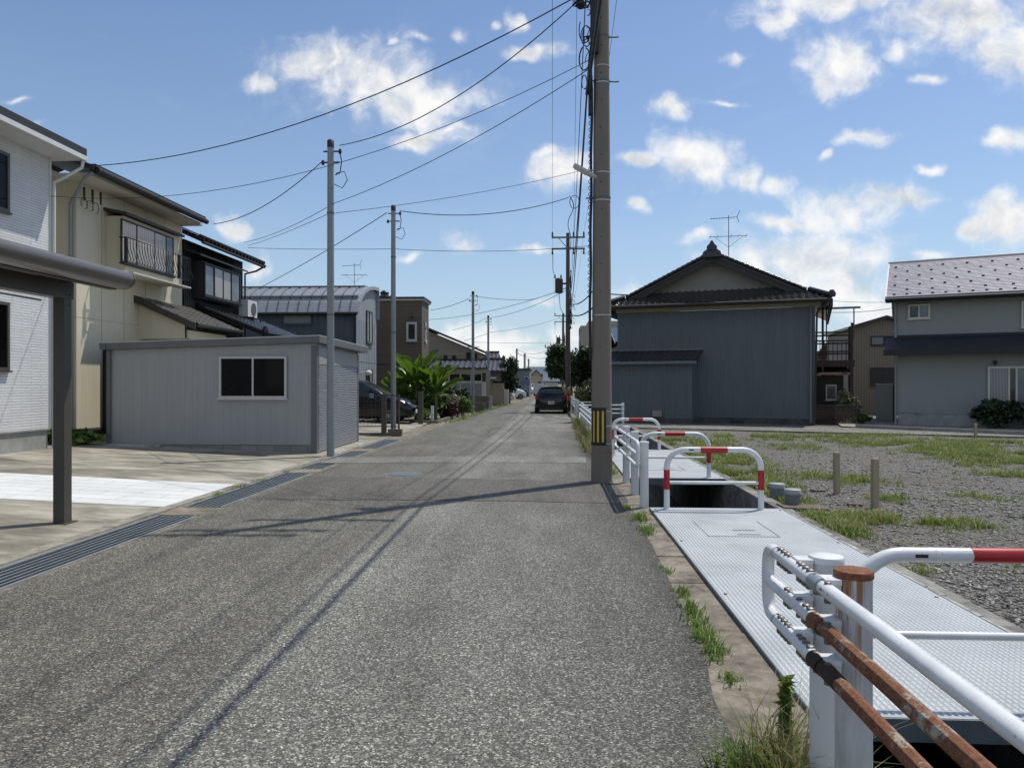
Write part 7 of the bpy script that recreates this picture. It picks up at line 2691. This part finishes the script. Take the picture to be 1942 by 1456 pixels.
def grass_and_gravel():
    rng = np.random.default_rng(5)
    # patches of grass on the lot: centre pixel, half size in metres, density
    ell = [((1300, 895), .55, 3.0, 1.0), ((1370, 880), .7, 1.6, .9), ((1420, 910), .5, 1.2, .6), ((1330, 862), .9, 1.5, .8), ((1290, 838), 1.2, 2.0, .7), ((1500, 848), .9, 1.0, .25), ((1560, 832), 2.5, 1.0, .45),
           ((1700, 842), 1.6, .9, .9), ((1800, 850), 1.5, 1.0, 1.0), ((1900, 866), 1.6, 1.3, 1.0), ((1990, 880), 1.5, 1.5, .8), ((1430, 828), 3.2, .5, .6), ((1640, 826), 3.0, .5, .35), ((1880, 838), 2.2, .8, .55),
           ((1540, 985), .5, .30, .9), ((1620, 985), .5, .32, 1.0), ((1700, 985), .5, .3, 1.0), ((1780, 990), .42, .26, .9), ((1510, 1003), .32, .35, 1.0), ((1545, 1010), .25, .3, .7), ((1850, 1004), .3, .2, .3),
           ((1520, 920), .7, .5, .55), ((1560, 905), .55, .5, .4), ((1620, 912), .5, .7, .45), ((1500, 950), .25, .3, .6), ((1690, 950), .3, .3, .5), ((1690, 1055), .2, .14, .5), ((1700, 1085), .12, .12, .6), ((1880, 945), .6, .4, .2), ((1930, 905), .8, .6, .35)]
    pts, hs = [], []
    for (c, rx, ry, dn) in ell:
        g = gr(*c)
        dist = g.y
        area = math.pi * rx * ry
        k = int(area * dn * 420 / max(1, (dist / 8) ** 1.2))
        q = rng.normal(size=(k, 2)) * .55
        for (a, b) in q:
            x, y = g.x + a * rx, g.y + b * ry
            if x < CX1 + .2: x = CX1 + .2 + rng.random() * .3
            if mnoise.noise(Vector((x * 1.3, y * 1.3, 3))) < -.12: continue
            pts.append((x, y, lotz(x, y))); hs.append((.045 + .07 * rng.random()) * (1 + .25 * (dist > 12)))
    # sparse sprinkling elsewhere
    for i in range(500):
        d = 4 + 20 * rng.random() ** 1.3
        x = CX1 + .3 + rng.random() * d * .75
        if mnoise.noise(Vector((x * .5, d * .5, 8))) < .12: continue
        pts.append((x, d, lotz(x, d))); hs.append(.03 + .05 * rng.random())
    P = np.array(pts); H = np.array(hs)
    tag(blades('grass', MAT['grass'], P, H, 9, 61, spread=.045, width=.0075, lean=1.0), 'patchy short green grass growing through the gravel lot', 'grass', kind='stuff')
    sel = rng.random(len(P)) < .22
    tag(blades('dry_grass', MAT['dry_grass'], P[sel] + np.array([.02, .02, 0]), H[sel] * 1.5, 5, 62, spread=.06, width=.006, lean=.9), 'straw coloured dry grass among the green on the lot', 'grass', kind='stuff')
    # gravel stones, thickest near the viewer
    n = 60000
    d = 3.2 * (1 - rng.random(n) * (1 - (3.2 / 24) ** .9)) ** (-1 / .9)
    x = CX1 + .2 + rng.random(n) ** .9 * np.minimum(d * .78, 14)
    y = d + rng.normal(size=n) * .05
    z = np.array([lotz(a, b) for a, b in zip(x, y)])
    s = (.007 + .013 * rng.random(n) ** 2.8) * (1 + .25 * (d > 9))
    V = np.array([(1, 0, 0), (0, 1, 0), (-1, 0, 0), (0, -1, 0), (0, 0, 1), (0, 0, -1)], float)
    v = V[None] * s[:, None, None] * (1 + .35 * rng.normal(size=(n, 6, 1))).clip(.5, 1.7)
    v[:, :, 2] *= .62
    v += rng.normal(size=(n, 6, 3)) * s[:, None, None] * .22
    a = rng.random(n) * 6.28
    ca, sa = np.cos(a)[:, None], np.sin(a)[:, None]
    vx, vy = v[:, :, 0] * ca - v[:, :, 1] * sa, v[:, :, 0] * sa + v[:, :, 1] * ca
    v[:, :, 0], v[:, :, 1] = vx * 1.25, vy
    v += np.stack([x, y, z + s * .3], 1)[:, None, :]
    F = np.array([(0, 1, 4), (1, 2, 4), (2, 3, 4), (3, 0, 4), (1, 0, 5), (2, 1, 5), (3, 2, 5), (0, 3, 5)])
    f = (np.arange(n)[:, None, None] * 6 + F[None]).ravel()
    tag(rawmesh('gravel', v.reshape(-1, 3), f, np.arange(n * 8) * 3, np.full(n * 8, 3), MAT['stone']), 'loose grey crushed stone covering the vacant lot', 'gravel', kind='stuff')
    # weeds in the joint between asphalt and concrete
    pts, hs = [], []
    for (px, py, w, dn, hh) in ((1215, 985, .10, 26, .10), (1228, 1010, .1, 30, .09), (1188, 965, .08, 14, .08), (1262, 1085, .06, 8, .06), (1293, 1130, .06, 12, .08), (1312, 1160, .07, 18, .09), (1325, 1185, .06, 16, .1), (1340, 1215, .08, 20, .09), (1358, 1245, .07, 16, .08), (1385, 1290, .05, 8, .07),
                                (600, 896, .1, 10, .05), (480, 925, .12, 14, .05), (440, 940, .1, 10, .05), (530, 912, .12, 12, .05), (405, 950, .1, 8, .04)):
        g = gr(px, py)
        if px < 700: g.x = LX0 - .06
        for i in range(dn):
            yy = g.y + rng.normal() * w * 1.2; xx = g.x + rng.normal() * w * .35
            pts.append((xx, yy, .01)); hs.append(hh * (.35 + .75 * rng.random()))
    for y in np.arange(13, 34, .10):
        for i in range(2):
            pts.append((RX + .06 + rng.normal() * .09, y + rng.normal() * .05, .0)); hs.append((.12 + .16 * rng.random()) * (1.4 if 17 < y < 29 else .6))
    for y in np.arange(30, 60, .16):
        pts.append((LX1 + .2 + (y - 30) * .025 + rng.normal() * .12, y, 0)); hs.append(.1 + .15 * rng.random())
    tag(blades('verge_weeds', MAT['weed'], np.array(pts), np.array(hs), 9, 63, spread=.028, width=.0065, lean=1.0), 'green weeds sprouting along the road edges', 'weeds', kind='stuff')
    pp = np.array([(RX + .08 + rng.normal() * .13, 15.5 + 13 * rng.random(), 0) for i in range(130)])
    tag(blades('pale_verge_grass', MAT['dry_grass'], pp, .28 + .22 * rng.random(130), 16, 64, spread=.06, width=.006, lean=.7), 'pale seeding grass along the channel rail past the concrete pole', 'grass', kind='stuff')
    # tall clump of dry grass at the near post, and a horseweed
    g = gr(1470, 1440)
    t = thing('grass_clump', 'tall dry grass clump at the foot of the near guard rail', 'grass clump', (.88, 2.80, 0))
    pp = np.c_[rng.normal(size=(34, 1)) * .055, rng.normal(size=(34, 1)) * .11, np.zeros((34, 1))]
    o = blades('green_blades', MAT['grass'], pp, .22 + .18 * rng.random(34), 10, 65, t, .02, .0036, .8)
    o = blades('dry_blades', MAT['dry_grass'], pp + np.array([.0, .03, 0]), .30 + .22 * rng.random(34), 10, 66, t, .03, .0024, .85)
    t = thing('weed_tuft', 'leafy weed tuft in the strip left of the near post', 'weed', (.80, 3.05, 0))
    pp = np.c_[rng.normal(size=(16, 1)) * .05, rng.normal(size=(16, 1)) * .07, np.zeros((16, 1))]
    blades('leaf_blades', MAT['weed'], pp, .12 + .08 * rng.random(16), 12, 67, t, .02, .006, 1.0)
    t = thing('horseweed', 'single upright horseweed stalk beside the near plate edge', 'weed', (.94, 3.02, 0))
    m = MB(); m.tube([(0, 0, 0), (.005, 0, .2), (.012, .01, .40)], [.005, .004, .002], 6); m.build('stalk', MAT['stem'], t)
    cl = [(.001 + .00003 * z, 0, z / 100, .016, .016, .03) for z in range(8, 41, 2)]
    leaves('leaf_whorl', MAT['weed'], t, cl, 170, .026, 68, shell=.2, long=2.6)


grass_and_gravel()
